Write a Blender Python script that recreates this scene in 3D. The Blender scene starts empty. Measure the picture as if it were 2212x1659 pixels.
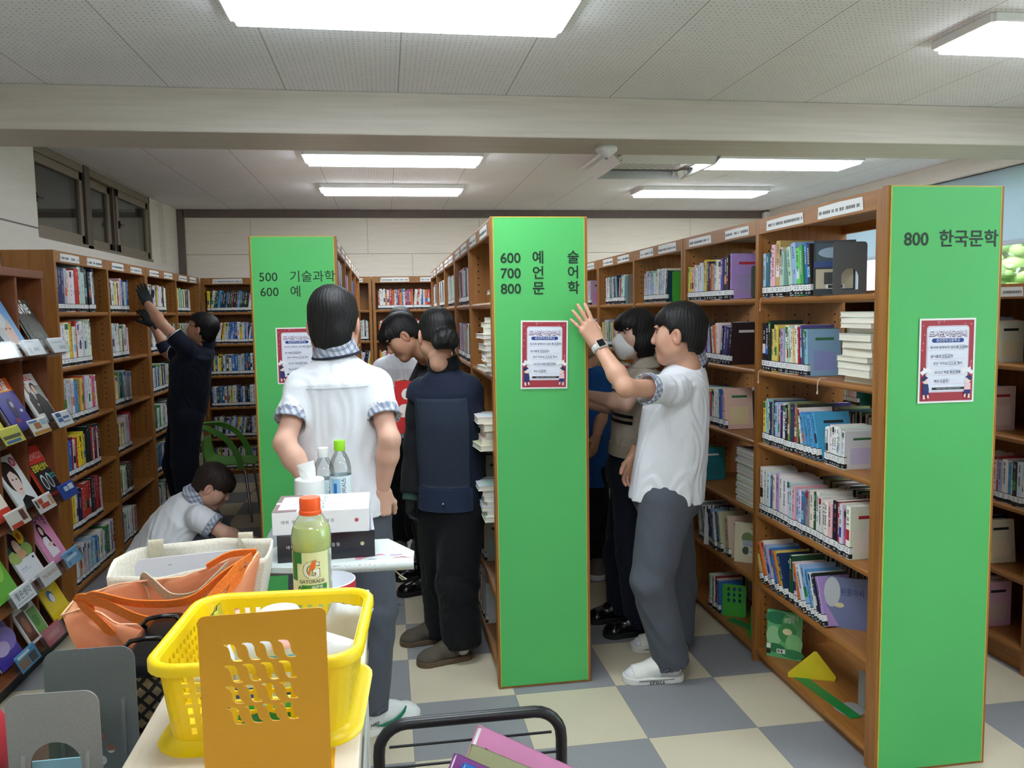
import bpy, math, random
import numpy as np
from mathutils import Vector, Matrix

SC = bpy.context.scene
COL = SC.collection
PI = math.pi

def lin(c):
    return tuple(((x/255)/12.92 if x/255 <= .04045 else ((x/255+.055)/1.055)**2.4) for x in c)

# ---------------------------------------------------------------- camera, world, exposure
FPX, YAW, PITCH, ROLL, EYE = 1750.4, .15283, .08904, -.01663, 1.6568
def cam_axes():
    cy, sy, cp, sp = math.cos(YAW), math.sin(YAW), math.cos(PITCH), math.sin(PITCH)
    f = Vector((sy*cp, cy*cp, -sp)); r = Vector((cy, -sy, 0)); u = r.cross(f)
    cr, sr = math.cos(ROLL), math.sin(ROLL)
    return f, cr*r+sr*u, -sr*r+cr*u
_f, _r, _u = cam_axes()
cd = bpy.data.cameras.new('camera'); cam = bpy.data.objects.new('camera', cd); COL.objects.link(cam)
cd.sensor_width = 36; cd.lens = 36*FPX/2212; cd.clip_start = .05
cam.matrix_world = Matrix(((_r.x, _u.x, -_f.x, 0), (_r.y, _u.y, -_f.y, 0), (_r.z, _u.z, -_f.z, EYE), (0, 0, 0, 1)))
SC.camera = cam

wd = bpy.data.worlds.new('sky'); SC.world = wd; wd.use_nodes = True
bg = wd.node_tree.nodes['Background']; bg.inputs[0].default_value = (.75, .87, 1, 1); bg.inputs[1].default_value = 3.5

SC.view_settings.view_transform = 'Standard'; SC.view_settings.look = 'None'
SC.view_settings.gamma = 1; SC.view_settings.use_curve_mapping = False
SC.view_settings.exposure = 1.07
LIGHT_E = 11.0

# ---------------------------------------------------------------- materials
MATS = {}
class N:
    def __init__(s, name):
        s.m = bpy.data.materials.new(name); s.m.use_nodes = True; s.t = s.m.node_tree
        s.b = s.t.nodes['Principled BSDF']; s.o = s.t.nodes['Material Output']
    def n(s, typ, **k):
        nd = s.t.nodes.new(typ)
        for a, v in k.items(): setattr(nd, a, v)
        return nd
    def l(s, a, b): s.t.links.new(a, b)
    def val(s, sock, v):
        if hasattr(v, 'is_linked') or isinstance(v, bpy.types.NodeSocket): s.l(v, sock)
        else: sock.default_value = v
    def math(s, op, a, b=0.0, c=None):
        nd = s.n('ShaderNodeMath', operation=op); s.val(nd.inputs[0], a); s.val(nd.inputs[1], b)
        if c is not None: s.val(nd.inputs[2], c)
        return nd.outputs[0]
    def mix(s, f, a, b, blend='MIX'):
        nd = s.n('ShaderNodeMix', data_type='RGBA', blend_type=blend)
        s.val(nd.inputs[0], f); s.val(nd.inputs[6], a); s.val(nd.inputs[7], b); return nd.outputs[2]
    def pos(s, obj=False):
        tc = s.n('ShaderNodeTexCoord') if obj else s.n('ShaderNodeNewGeometry')
        return tc.outputs['Object'] if obj else tc.outputs['Position']
    def xyz(s, v):
        nd = s.n('ShaderNodeSeparateXYZ'); s.l(v, nd.inputs[0]); return nd.outputs
    def scl(s, v, sc):
        nd = s.n('ShaderNodeMapping'); s.l(v, nd.inputs[0]); nd.inputs[3].default_value = sc; return nd.outputs[0]
    def noise(s, v, scale=5, detail=3, rough=.5):
        nd = s.n('ShaderNodeTexNoise'); s.l(v, nd.inputs['Vector']); nd.inputs['Scale'].default_value = scale
        nd.inputs['Detail'].default_value = detail; nd.inputs['Roughness'].default_value = rough; return nd.outputs['Fac']
    def ramp(s, f, *st):
        nd = s.n('ShaderNodeValToRGB'); s.l(f, nd.inputs[0]); e = nd.color_ramp.elements
        while len(e) < len(st): e.new(.5)
        for k, (p, c) in enumerate(st): e[k].position = p; e[k].color = (*c, 1)
        return nd.outputs[0]
    def bump(s, h, st=.2, d=.01):
        nd = s.n('ShaderNodeBump'); nd.inputs['Strength'].default_value = st; nd.inputs['Distance'].default_value = d
        s.l(h, nd.inputs['Height']); s.l(nd.outputs[0], s.b.inputs['Normal'])
    def set(s, **k):
        for a, v in k.items(): s.val(s.b.inputs[a.replace('_', ' ')], v)
        return s

def c4(c): return (*lin(c), 1)
def mat(name, col, rough=.6, noise=0, nscale=20, bump=0, bscale=60, stretch=(1, 1, 1), **k):
    """plain procedural material: base colour with a little mottling and an optional bump"""
    if name in MATS: return MATS[name]
    M = N(name); p = M.scl(M.pos(True), stretch)
    base = c4(col)
    if noise:
        f = M.noise(p, nscale, 4)
        d = tuple(x*(1-noise) for x in lin(col)); u = tuple(min(1, x*(1+noise)) for x in lin(col))
        M.l(M.ramp(f, (.25, d), (.75, u)), M.b.inputs['Base Color'])
    else: M.b.inputs['Base Color'].default_value = base
    M.b.inputs['Roughness'].default_value = rough
    if bump: M.bump(M.noise(p, bscale, 4), bump, .01)
    M.set(**k); MATS[name] = M.m; return M.m

def mat_attr(name, rough=.5, **k):
    """printed surfaces: colour comes from the mesh's own colour attribute"""
    M = N(name); a = M.n('ShaderNodeAttribute', attribute_name='Col')
    f = M.noise(M.pos(True), 40, 3); M.l(M.mix(.06, a.outputs['Color'], M.ramp(f, (.3, (.5,)*3), (.7, (1,)*3)), 'MULTIPLY'), M.b.inputs['Base Color'])
    M.b.inputs['Roughness'].default_value = rough; M.set(**k); MATS[name] = M.m; return M.m

PRINT = mat_attr('printed_paper', .45)
GLOSS = mat_attr('glossy_cover', .22)
MATTE = mat_attr('matte_paper', .75)

def m_wood(name, c1, c2, c3, rough=.38, axis=2):
    M = N(name); P = M.pos(); st = [14, 14, 14]; st[axis] = .9
    p = M.scl(P, tuple(st)); f = M.noise(p, 3.0, 6, .62); g = M.noise(P, 1.3, 2)
    col = M.ramp(f, (.28, lin(c1)), (.5, lin(c2)), (.75, lin(c3)))
    col = M.mix(.35, col, M.ramp(g, (.3, (.75,)*3), (.7, (1,)*3)), 'MULTIPLY')
    M.l(col, M.b.inputs['Base Color']); M.b.inputs['Roughness'].default_value = rough
    M.bump(f, .06, .003); MATS[name] = M.m; return M.m
WOODV = m_wood('honey_wood_upright', (140, 90, 42), (160, 105, 50), (177, 120, 60))
WOODY = m_wood('honey_wood_board', (140, 90, 42), (160, 105, 50), (177, 120, 60), axis=1)
WOODX = m_wood('honey_wood_cross_board', (140, 90, 42), (160, 105, 50), (177, 120, 60), axis=0)
REDWOOD = m_wood('reddish_wood', (112, 62, 34), (128, 72, 40), (142, 82, 46))
HOLE = mat('pin_hole_dark', (22, 14, 8), .9)
GREEN = mat('green_laminate', (82, 186, 100), .42, noise=.05, nscale=2.2, bump=.03, bscale=220)
GREENEDGE = mat('yellow_edge_banding', (196, 178, 70), .5, noise=.1)
BLACKINK = mat('dark_vinyl_lettering', (8, 38, 20), .5, noise=.1)
WHITEP = mat('white_plastic', (232, 232, 230), .4, noise=.03)
GREYP = mat('grey_plastic', (130, 132, 134), .45, noise=.05)
PAPER = mat('white_paper', (238, 238, 236), .8, noise=.04, nscale=30)
BROWN = mat('dark_brown_trim', (112, 96, 90), .5, noise=.08, nscale=8)
STEEL = mat('brushed_steel', (170, 172, 175), .3, noise=.05, Metallic=1.0)
BLACKM = mat('black_painted_metal', (16, 17, 19), .35, noise=.1)

def m_wall():
    M = N('beige_wall_panel'); P = M.pos(); x, y, z = M.xyz(P)
    f = M.noise(M.scl(P, (1, 1, 22)), 3, 4); g = M.noise(P, .9, 2)
    col = M.ramp(f, (.3, lin((240, 228, 212))), (.7, lin((248, 238, 224))))
    col = M.mix(.3, col, M.ramp(g, (.3, (.9,)*3), (.7, (1,)*3)), 'MULTIPLY')
    def line(v, off, w, wd=.003):
        q = M.math('FRACT', M.math('DIVIDE', M.math('SUBTRACT', v, off), w))
        return M.math('LESS_THAN', q, wd/w)
    up = M.math('GREATER_THAN', z, 2.31)
    vx = M.math('ADD', M.math('MULTIPLY', line(x, -1.395, 1.225), up), M.math('MULTIPLY', line(x, -.915, 1.225), M.math('SUBTRACT', 1.0, up)))
    hz = M.math('LESS_THAN', M.math('ABSOLUTE', M.math('SUBTRACT', z, 2.31)), .002)
    seam = M.math('MINIMUM', M.math('ADD', vx, hz), 1.0)
    M.l(M.mix(seam, col, c4((120, 105, 95))), M.b.inputs['Base Color']); M.b.inputs['Roughness'].default_value = .6
    M.bump(f, .05, .003); MATS['wall'] = M.m; return M.m
WALL = m_wall()
WALLP = mat('beige_wall_plain', (224, 217, 206), .6, noise=.04, nscale=3, stretch=(1, 1, 10), bump=.04, bscale=30)

def m_ceil():
    M = N('perforated_ceiling_board'); P = M.pos(); x, y, z = M.xyz(P)
    def fr(v, off, w): return M.math('FRACT', M.math('DIVIDE', M.math('SUBTRACT', v, off), w))
    sx = M.math('LESS_THAN', M.math('ABSOLUTE', M.math('SUBTRACT', fr(x, .096+.278, .556), .5)), .0035)
    sy = M.math('LESS_THAN', M.math('ABSOLUTE', M.math('SUBTRACT', fr(y, .35, .9), .5)), .0012)
    n1 = M.noise(P, 26, 2)
    dx = M.math('SUBTRACT', fr(x, 0, .0222), .5); dy = M.math('SUBTRACT', fr(M.math('ADD', y, M.math('MULTIPLY', n1, .012)), 0, .03), .5)
    d = M.math('ADD', M.math('MULTIPLY', dx, dx), M.math('MULTIPLY', dy, dy))
    hole = M.math('MULTIPLY', M.math('LESS_THAN', d, .022), M.math('GREATER_THAN', M.noise(P, 90, 1), .42))
    base = M.ramp(M.noise(P, 1.5, 3), (.3, lin((234, 233, 238))), (.7, lin((242, 241, 246))))
    col = M.mix(M.math('MULTIPLY', hole, .55), base, c4((90, 84, 82)))
    col = M.mix(M.math('MULTIPLY', M.math('MAXIMUM', sx, M.math('MULTIPLY', sy, .35)), .7), col, c4((110, 100, 96)))
    M.l(col, M.b.inputs['Base Color']); M.b.inputs['Roughness'].default_value = .8
    M.bump(hole, .3, .002); M.b.inputs['Specular IOR Level'].default_value = .2; return M.m
CEIL = m_ceil()

def m_floor():
    M = N('checkered_carpet_tile'); P = M.pos(); x, y, z = M.xyz(P)
    a = M.math('FLOOR', M.math('DIVIDE', M.math('SUBTRACT', x, .058), .45)); b = M.math('FLOOR', M.math('DIVIDE', M.math('SUBTRACT', y, 3.345), .45))
    ch = M.math('FLOORED_MODULO', M.math('ADD', a, b), 2.0)
    def edge(v, off):
        return M.math('LESS_THAN', M.math('ABSOLUTE', M.math('SUBTRACT', M.math('FRACT', M.math('ADD', M.math('DIVIDE', M.math('SUBTRACT', v, off), .45), .5)), .5)), .0035)
    n1 = M.noise(P, 420, 2, .7); n2 = M.noise(P, 3, 3); n3 = M.noise(P, 150, 2)
    be = M.ramp(n1, (.3, lin((176, 164, 138))), (.5, lin((204, 193, 168))), (.7, lin((222, 212, 190))))
    gr = M.ramp(n1, (.3, lin((108, 108, 112))), (.5, lin((138, 138, 142))), (.7, lin((170, 170, 174))))
    col = M.mix(ch, be, gr)
    col = M.mix(.5, col, M.ramp(n2, (.3, (.86,)*3), (.7, (1,)*3)), 'MULTIPLY')
    col = M.mix(M.math('MULTIPLY', M.math('MAXIMUM', edge(x, .058), edge(y, 3.345)), .45), col, c4((90, 84, 76)))
    M.l(col, M.b.inputs['Base Color']); M.b.inputs['Roughness'].default_value = .8
    M.bump(M.math('ADD', n1, n3), .12, .002); return M.m
FLOOR = m_floor()

def m_emit(name, col, st):
    M = N(name); M.b.inputs['Base Color'].default_value = (*col, 1); M.b.inputs['Emission Color'].default_value = (*col, 1)
    M.b.inputs['Emission Strength'].default_value = st; return M.m
LAMP = m_emit('led_diffuser', (.84, .93, 1), LIGHT_E)

def m_glass(name, tint=(.9, .95, .95), refl=.12, rough=.02, fres=.6):
    """thin clear sheet: transparent with a glossy coat"""
    M = N(name); t = M.n('ShaderNodeBsdfTransparent'); t.inputs[0].default_value = (*tint, 1)
    g = M.n('ShaderNodeBsdfGlossy'); g.inputs['Roughness'].default_value = rough
    lw = M.n('ShaderNodeLayerWeight'); lw.inputs[0].default_value = .35
    f = M.math('ADD', M.math('MULTIPLY', lw.outputs['Fresnel'], fres), refl)
    mx = M.n('ShaderNodeMixShader'); M.l(M.math('MINIMUM', f, 1.0), mx.inputs[0]); M.l(t.outputs[0], mx.inputs[1]); M.l(g.outputs[0], mx.inputs[2])
    M.l(mx.outputs[0], M.o.inputs[0]); MATS[name] = M.m; return M.m
PANE = m_glass('window_pane', (.8, .84, .84), .1)
CLEAR = m_glass('clear_plastic', (.93, .96, .96), .05, .05)

# ---------------------------------------------------------------- mesh builder
def rot(axis, a): return Matrix.Rotation(a, 3, axis)
ID3 = Matrix.Identity(3)

class MB:
    def __init__(s): s.v = []; s.f = []; s.c = []; s.mi = []
    def add(s, vs, fs, col=None, mi=0):
        o = len(s.v); s.v += [tuple(v) for v in vs]
        for f in fs: s.f.append(tuple(i+o for i in f)); s.c.append(col); s.mi.append(mi)
        return s
    def box(s, x0, x1, y0, y1, z0, z1, col=None, mi=0, M=None):
        vs = [Vector((x, y, z)) for z in (z0, z1) for y in (y0, y1) for x in (x0, x1)]
        if M is not None: vs = [M @ v for v in vs]
        return s.add(vs, [(0, 2, 3, 1), (4, 5, 7, 6), (0, 1, 5, 4), (2, 6, 7, 3), (0, 4, 6, 2), (1, 3, 7, 5)], col, mi)
    def quad(s, a, b, c, d, col=None, mi=0): return s.add([a, b, c, d], [(0, 1, 2, 3)], col, mi)
    def poly(s, pts, col=None, mi=0): return s.add(pts, [tuple(range(len(pts)))], col, mi)
    def prism(s, pts, d, col=None, mi=0):
        """closed polygon (3-D points) extruded along vector d"""
        d = Vector(d); n = len(pts); p = [Vector(q) for q in pts]
        return s.add(p+[q+d for q in p], [tuple(range(n))[::-1], tuple(range(n, 2*n))]+[(i, (i+1) % n, (i+1) % n+n, i+n) for i in range(n)], col, mi)
    def tube(s, pts, r, n=8, col=None, mi=0, closed=False, cap=True):
        P = [Vector(p) for p in pts]; m = len(P); rr = r if hasattr(r, '__len__') else [r]*m
        T = []
        for i in range(m):
            a = P[(i-1) % m] if closed or i else P[0]; b = P[(i+1) % m] if closed or i < m-1 else P[-1]
            T.append((b-a).normalized() if (b-a).length > 1e-9 else Vector((0, 0, 1)))
        u = T[0].orthogonal().normalized(); vs = []
        for i in range(m):
            u = (u-T[i]*u.dot(T[i])); u = u.normalized() if u.length > 1e-6 else T[i].orthogonal().normalized(); w = T[i].cross(u)
            for k in range(n):
                a = 2*PI*k/n; vs.append(P[i]+(u*math.cos(a)+w*math.sin(a))*rr[i])
        fs = []
        for i in range(m if closed else m-1):
            j = (i+1) % m
            for k in range(n): q = (k+1) % n; fs.append((i*n+k, i*n+q, j*n+q, j*n+k))
        if cap and not closed: fs += [tuple(range(n))[::-1], tuple(range((m-1)*n, m*n))]
        return s.add(vs, fs, col, mi)
    def lathe(s, prof, n=32, c=(0, 0, 0), col=None, mi=0, cols=None, a0=0., a1=2*PI, cap=True):
        full = abs(a1-a0-2*PI) < 1e-6; m = n if full else n+1; vs = []; c = Vector(c)
        for (r, z) in prof:
            for k in range(m):
                a = a0+(a1-a0)*k/n; vs.append(c+Vector((r*math.cos(a), r*math.sin(a), z)))
        o = len(s.v); s.v += [tuple(v) for v in vs]
        for i in range(len(prof)-1):
            for k in range(n):
                q = (k+1) % m; s.f.append(tuple(o+x for x in (i*m+k, i*m+q, (i+1)*m+q, (i+1)*m+k))); s.c.append(cols[i] if cols else col); s.mi.append(mi)
        if full and cap:
            if prof[0][0] > 1e-6: s.f.append(tuple(o+k for k in range(m))[::-1]); s.c.append(col); s.mi.append(mi)
            if prof[-1][0] > 1e-6: s.f.append(tuple(o+(len(prof)-1)*m+k for k in range(m))); s.c.append(col); s.mi.append(mi)
        return s
    def ball(s, c, r, col=None, mi=0, n=12, R=None):
        r = (r, r, r) if not hasattr(r, '__len__') else r; vs = []; c = Vector(c)
        for i in range(n//2+1):
            t = PI*i/(n//2)
            for k in range(n):
                a = 2*PI*k/n; q = Vector((r[0]*math.sin(t)*math.cos(a), r[1]*math.sin(t)*math.sin(a), r[2]*math.cos(t)))
                vs.append(c+(R @ q if R is not None else q))
        fs = [(i*n+k, (i+1)*n+k, (i+1)*n+(k+1) % n, i*n+(k+1) % n) for i in range(n//2) for k in range(n)]
        return s.add(vs, fs, col, mi)
    def mesh(s, me, M=None, col=None, mi=0):
        M = M or Matrix.Identity(4); return s.add([M @ v.co for v in me.vertices], [tuple(p.vertices) for p in me.polygons], col, mi)
    def data(s, name, mats, smooth=None):
        me = bpy.data.meshes.new(name); me.from_pydata(s.v, [], s.f)
        for m in (mats if isinstance(mats, (list, tuple)) else [mats]): me.materials.append(m)
        if any(s.mi): me.polygons.foreach_set('material_index', s.mi)
        if any(c is not None for c in s.c):
            a = me.color_attributes.new('Col', 'FLOAT_COLOR', 'CORNER'); buf = []
            for f, c in zip(s.f, s.c):
                c = (*lin(c), 1.) if c is not None else (.8, .8, .8, 1.)
                buf += list(c)*len(f)
            a.data.foreach_set('color', buf)
        me.update()
        if smooth is not None:
            if smooth >= 179: me.polygons.foreach_set('use_smooth', [True]*len(me.polygons))
            else: me.shade_auto(smooth) if hasattr(me, 'shade_auto') else autosmooth(me, smooth)
        return me
    def build(s, name, mats, parent=None, smooth=None, bevel=0):
        o = bpy.data.objects.new(name, s.data(name, mats, smooth)); COL.objects.link(o)
        if parent is not None: o.parent = parent
        if bevel:
            b = o.modifiers.new('edge', 'BEVEL'); b.width = bevel; b.segments = 2; b.limit_method = 'ANGLE'; b.angle_limit = math.radians(40)
        return o

def autosmooth(me, ang):
    me.polygons.foreach_set('use_smooth', [True]*len(me.polygons))
    me.set_sharp_from_angle(angle=math.radians(ang))

def tag(o, label=None, cat=None, group=None, kind=None):
    for k, v in (('label', label), ('category', cat), ('group', group), ('kind', kind)):
        if v: o[k] = v
    return o
def empty(name, loc=(0, 0, 0), rz=0., label=None, cat=None, group=None):
    o = bpy.data.objects.new(name, None); COL.objects.link(o); o.location = loc; o.rotation_euler = (0, 0, rz); o.empty_display_size = .05
    return tag(o, label, cat, group)

TXT = {}
def text(body, size=1., bold=0., align='LEFT', space=1.):
    """lettering as a mesh in the XY plane"""
    k = (body, size, bold, align, space)
    if k in TXT: return TXT[k]
    cu = bpy.data.curves.new('lettering', 'FONT'); cu.body = body; cu.size = size; cu.offset = bold*size; cu.align_x = align; cu.resolution_u = 3
    cu.space_character = space
    o = bpy.data.objects.new('lettering', cu); COL.objects.link(o)
    me = bpy.data.meshes.new_from_object(o.evaluated_get(bpy.context.evaluated_depsgraph_get()))
    bpy.data.objects.remove(o); TXT[k] = me; return me
def frame(o, x, y):
    """4x4 placing local X along x, local Y along y, at o"""
    x = Vector(x).normalized(); y = Vector(y).normalized(); z = x.cross(y)
    return Matrix(((x.x, y.x, z.x, o[0]), (x.y, y.y, z.y, o[1]), (x.z, y.z, z.z, o[2]), (0, 0, 0, 1)))

def plate(outline, holes, thick, name='plate', bevel=0., res=2):
    """flat plate in XY with cut-outs, centred on z=0"""
    cu = bpy.data.curves.new(name, 'CURVE'); cu.dimensions = '2D'; cu.fill_mode = 'BOTH'; cu.extrude = thick/2; cu.bevel_depth = bevel; cu.bevel_resolution = res
    for pts in [outline]+list(holes):
        sp = cu.splines.new('POLY'); sp.points.add(len(pts)-1); sp.use_cyclic_u = True
        for q, (x, y) in zip(sp.points, pts): q.co = (x, y, 0, 1)
    o = bpy.data.objects.new(name, cu); COL.objects.link(o)
    me = bpy.data.meshes.new_from_object(o.evaluated_get(bpy.context.evaluated_depsgraph_get())); bpy.data.objects.remove(o); return me
def rrect(x0, x1, y0, y1, r, n=6):
    out = []
    for cx, cy, a in ((x1-r, y1-r, 0), (x0+r, y1-r, 90), (x0+r, y0+r, 180), (x1-r, y0+r, 270)):
        for k in range(n+1):
            t = math.radians(a+90*k/n); out.append((cx+r*math.cos(t), cy+r*math.sin(t)))
    return out
# ---------------------------------------------------------------- the setting
CZ = 2.78; XL, XR, YB, YF = -2.13, 4.55, 9.05, -3.2
def struct(name, mb, mats, **k): return tag(mb.build(name, mats, **k), kind='structure')
struct('floor', MB().box(XL-2.2, XR+.3, YF-.2, YB+.2, -.1, 0), FLOOR)
struct('ceiling', MB().box(XL-.35, XR+.3, YF-.2, YB+.2, CZ, CZ+.12), CEIL)
w = MB().box(XL-.16, XL, YF, 5.53, 0, CZ).box(XL-.16, XL, 8.53, YB, 0, CZ).box(XL-.16, XL, 5.53, 8.53, 0, 2.17).box(XL-.16, XL-.04, 5.53, 8.53, CZ-.02, CZ)
w.box(XL-.16, XL-.05, 8.16, 8.53, 2.17, CZ)
struct('wall_left', w, WALLP)
struct('trim_1', MB().box(XL, XL+.004, YF, 5.53, 2.222, 2.23), BROWN)
struct('wall_back', MB().box(XL-.16, XR+.2, YB, YB+.15, 0, CZ), WALL)
struct('trim_2', MB().box(XL+.06, XR, YB-.03, YB, CZ-.085, CZ).box(XL, XL+.075, YB-.03, YB, 0, CZ), BROWN, bevel=.003)
struct('wall_front', MB().box(XL-.16, XR+.2, YF-.15, YF, 0, CZ), WALLP)
# right wall with a long band of windows
w = MB().box(XR, XR+.16, YF, YB, 0, .9).box(XR, XR+.16, YF, YB, 2.64, CZ).box(XR, XR+.16, YF, -.6, .9, 2.64).box(XR, XR+.16, 8.3, YB, .9, 2.64)
struct('wall_right', w, WALLP)
struct('trim_3', MB().box(XR-.12, XR, YF, YB, 2.64, CZ), WALLP, bevel=.004)
# ceiling beam across the room
def m_beam():
    M = N('beam_woodgrain'); P = M.pos(); f = M.noise(M.scl(P, (.6, 14, 14)), 3, 5, .6)
    M.l(M.ramp(f, (.3, lin((194, 186, 174))), (.7, lin((208, 201, 190)))), M.b.inputs['Base Color']); M.b.inputs['Roughness'].default_value = .55
    return M.m
struct('beam', MB().box(XL, XR-.12, 4.28, 4.71, 2.565, CZ), m_beam(), bevel=.006)

# clerestory window on the left wall
SASH = mat('grey_brown_window_frame', (128, 116, 100), .5, noise=.06, nscale=6)
SASHD = mat('dark_window_mullion', (84, 74, 64), .5, noise=.06, nscale=6)
wn = empty('window_1', (XL, 5.53, 2.17)); tag(wn, kind='structure')
def wpart(name, mb, m, par=wn, **k):
    o = mb.build(name, m, None, **k); o.parent = par; o.matrix_parent_inverse = Matrix.Translation(-Vector(par.location)) ; return o
b = MB().box(XL-.13, XL-.02, 5.53, 5.585, 2.17, CZ).box(XL-.13, XL-.02, 6.46, 6.57, 2.17, CZ).box(XL-.13, XL-.05, 7.17, 7.215, 2.17, CZ)
wpart('mullion', b, SASHD, bevel=.003)
wpart('window_frame', MB().box(XL-.13, XL-.03, 5.53, 8.16, CZ-.06, CZ).box(XL-.13, XL-.02, 5.53, 8.16, 2.17, 2.2).box(XL-.13, XL-.03, 8.12, 8.16, 2.17, CZ), SASH, bevel=.003)
for k, (a, c) in enumerate(((5.585, 6.46), (6.57, 7.17), (7.215, 8.12))):
    xs = XL-.075 if k != 1 else XL-.11
    s = MB().box(xs, xs+.035, a, a+.06, 2.2, 2.72).box(xs, xs+.035, c-.06, c, 2.2, 2.72).box(xs, xs+.035, a, c, 2.2, 2.265).box(xs, xs+.035, a, c, 2.66, 2.72)
    so = wpart('sash', s, SASH, bevel=.003)
    wpart('pane', MB().box(xs+.012, xs+.018, a+.06, c-.06, 2.265, 2.66), PANE)
    if k != 1: wpart('latch', MB().box(xs+.035, xs+.05, a+.02, a+.04, 2.4, 2.46).box(xs+.05, xs+.06, a+.02, a+.1, 2.425, 2.437), BLACKM)
struct('wall_corridor', MB().box(XL-1.9, XL-1.8, 4.0, 9.4, 0, CZ).box(XL-1.9, XL-.16, 9.3, 9.4, 0, CZ).box(XL-1.9, XL-.16, 4, 4.1, 0, CZ).box(XL-1.9, XL-.16, 4, 9.4, CZ, CZ+.1), mat('corridor_paint', (176, 170, 158), .7, noise=.05))

# window band on the right wall, roller blinds
ALU = mat('aluminium_frame', (176, 184, 196), .4, noise=.04)
wr = empty('window_2', (XR, -.6, .9)); tag(wr, kind='structure')
fr = MB().box(XR+.02, XR+.1, -.6, 8.3, .9, .95).box(XR+.02, XR+.1, -.6, 8.3, 2.59, 2.64)
y = -.6
while y < 8.31: fr.box(XR+.02, XR+.1, y-.03, y+.03, .9, 2.64); y += .89
wpart('window_frame', fr, ALU, wr, bevel=.003)
wpart('pane', MB().box(XR+.05, XR+.056, -.6, 8.3, .95, 2.59), m_glass('outer_pane', (.93, .97, .95), .04), wr)
wpart('sill', MB().box(XR-.12, XR+.02, -.6, 8.3, .86, .9), WALLP, wr)
def m_blind():
    M = N('grey_blue_blind'); M.set(Base_Color=c4((206, 216, 226)), Roughness=.8)
    t = M.n('ShaderNodeBsdfTranslucent'); t.inputs[0].default_value = c4((206, 220, 236)); mx = M.n('ShaderNodeMixShader'); mx.inputs[0].default_value = .5
    f = M.noise(M.scl(M.pos(), (1, 90, 90)), 4, 2); M.bump(f, .1, .002)
    M.l(M.b.outputs[0], mx.inputs[1]); M.l(t.outputs[0], mx.inputs[2]); M.l(mx.outputs[0], M.o.inputs[0]); return M.m
BL = m_blind()
for k, (a, c) in enumerate(((.2, 2.3), (2.32, 4.46), (4.48, 6.6), (6.62, 8.28))):
    bo = empty('roller_blind', (XR-.05, (a+c)/2, 2.64), 0, ('grey-blue roller blind half lowered over the right-hand window, right of the 800 panel', 'grey-blue roller blind on the window beside the viewer', 'grey-blue roller blind on the window behind the low bookcase', 'grey-blue roller blind nearest the back wall')[(2, 0, 1, 3)[k] if k != 1 else 1] if 0 else
               ('grey-blue roller blind on the right window wall, nearest the viewer', 'grey-blue roller blind second from the viewer on the right window wall', 'grey-blue roller blind above the low bookcase, third from the viewer', 'grey-blue roller blind nearest the back wall')[k], 'blind', 'roller blinds on the window wall')
    L = (c-a)/2
    MB().box(-.004, .004, -L, L, -.53, 0).build('fabric', BL, bo); MB().box(-.03, .03, -L, L, 0, .06).build('cassette', ALU, bo, bevel=.006)
    MB().box(-.012, .012, -L, L, -.56, -.53).build('bottom_bar', ALU, bo, bevel=.004)
# greenery outside the windows
rng = random.Random(5)
hb = MB()
for i in range(3600):
    y = rng.uniform(1, 13); z = rng.uniform(.2, 4.2); r = rng.uniform(.05, .17); x = 8.2+.35*z+rng.uniform(-.4, .4)
    g = rng.uniform(.8, 1.2); c = rng.choice(((178, 204, 128), (150, 186, 104), (206, 222, 160), (128, 164, 92)))
    hb.ball((x, y, z), (r, r*1.3, r*.6), tuple(min(255, q*g) for q in c), n=6, R=rot('X', rng.uniform(-.6, .6)))
tag(hb.build('hedge', MATTE, smooth=180), 'sunlit green hedge on the bank outside the window', 'hedge', kind='stuff')
sun = bpy.data.lights.new('sun', 'SUN'); sun.energy = 5; sun.angle = .02; so = bpy.data.objects.new('sun', sun); COL.objects.link(so)
so.rotation_euler = Vector((.75, .25, -.9)).to_track_quat('-Z', 'Y').to_euler()
struct('ground_outside', MB().box(XR+.3, 16, -6, 15, -.9, -.8), mat('outdoor_ground', (110, 130, 80), .9, noise=.2))

# ---------------------------------------------------------------- ceiling fixtures
def light(x, y, label):
    t = empty('ceiling_light', (x, y, CZ), 0, label, 'ceiling light', 'LED ceiling light panels')
    h = MB(); L, W = .615, .175
    for a in (-1, 1): h.box(-L, L, a*W-.012, a*W+.012, -.035, 0); h.box(a*L-.014, a*L+.014, -W, W, -.035, 0)
    h.build('frame', WHITEP, t, bevel=.004)
    MB().box(-L+.012, L-.012, -W+.01, W-.01, -.055, -.012).build('diffuser', LAMP, t, bevel=.006)
light(.09, 3.06, 'bright LED ceiling panel cut by the top of the photo, before the beam')
light(.09, 5.95, 'LED ceiling panel just behind the beam, above the aisle')
light(.09, 7.43, 'LED ceiling panel farthest back above the aisle, near the back wall')
light(2.98, 3.1, 'LED ceiling panel at the top right corner of the photo, over the 800 bookcase')
light(2.98, 5.92, 'LED ceiling panel behind the beam, beside the air conditioner')
light(2.98, 7.45, 'LED ceiling panel farthest back on the right, near the white sensor')
for x in (.09, 2.98):
    for y in (1.3, -1.3): light(x, y, 'LED ceiling panel above the space in front of the counter')  # out-of-view panels added to brighten the green panel fronts and foreground

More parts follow.
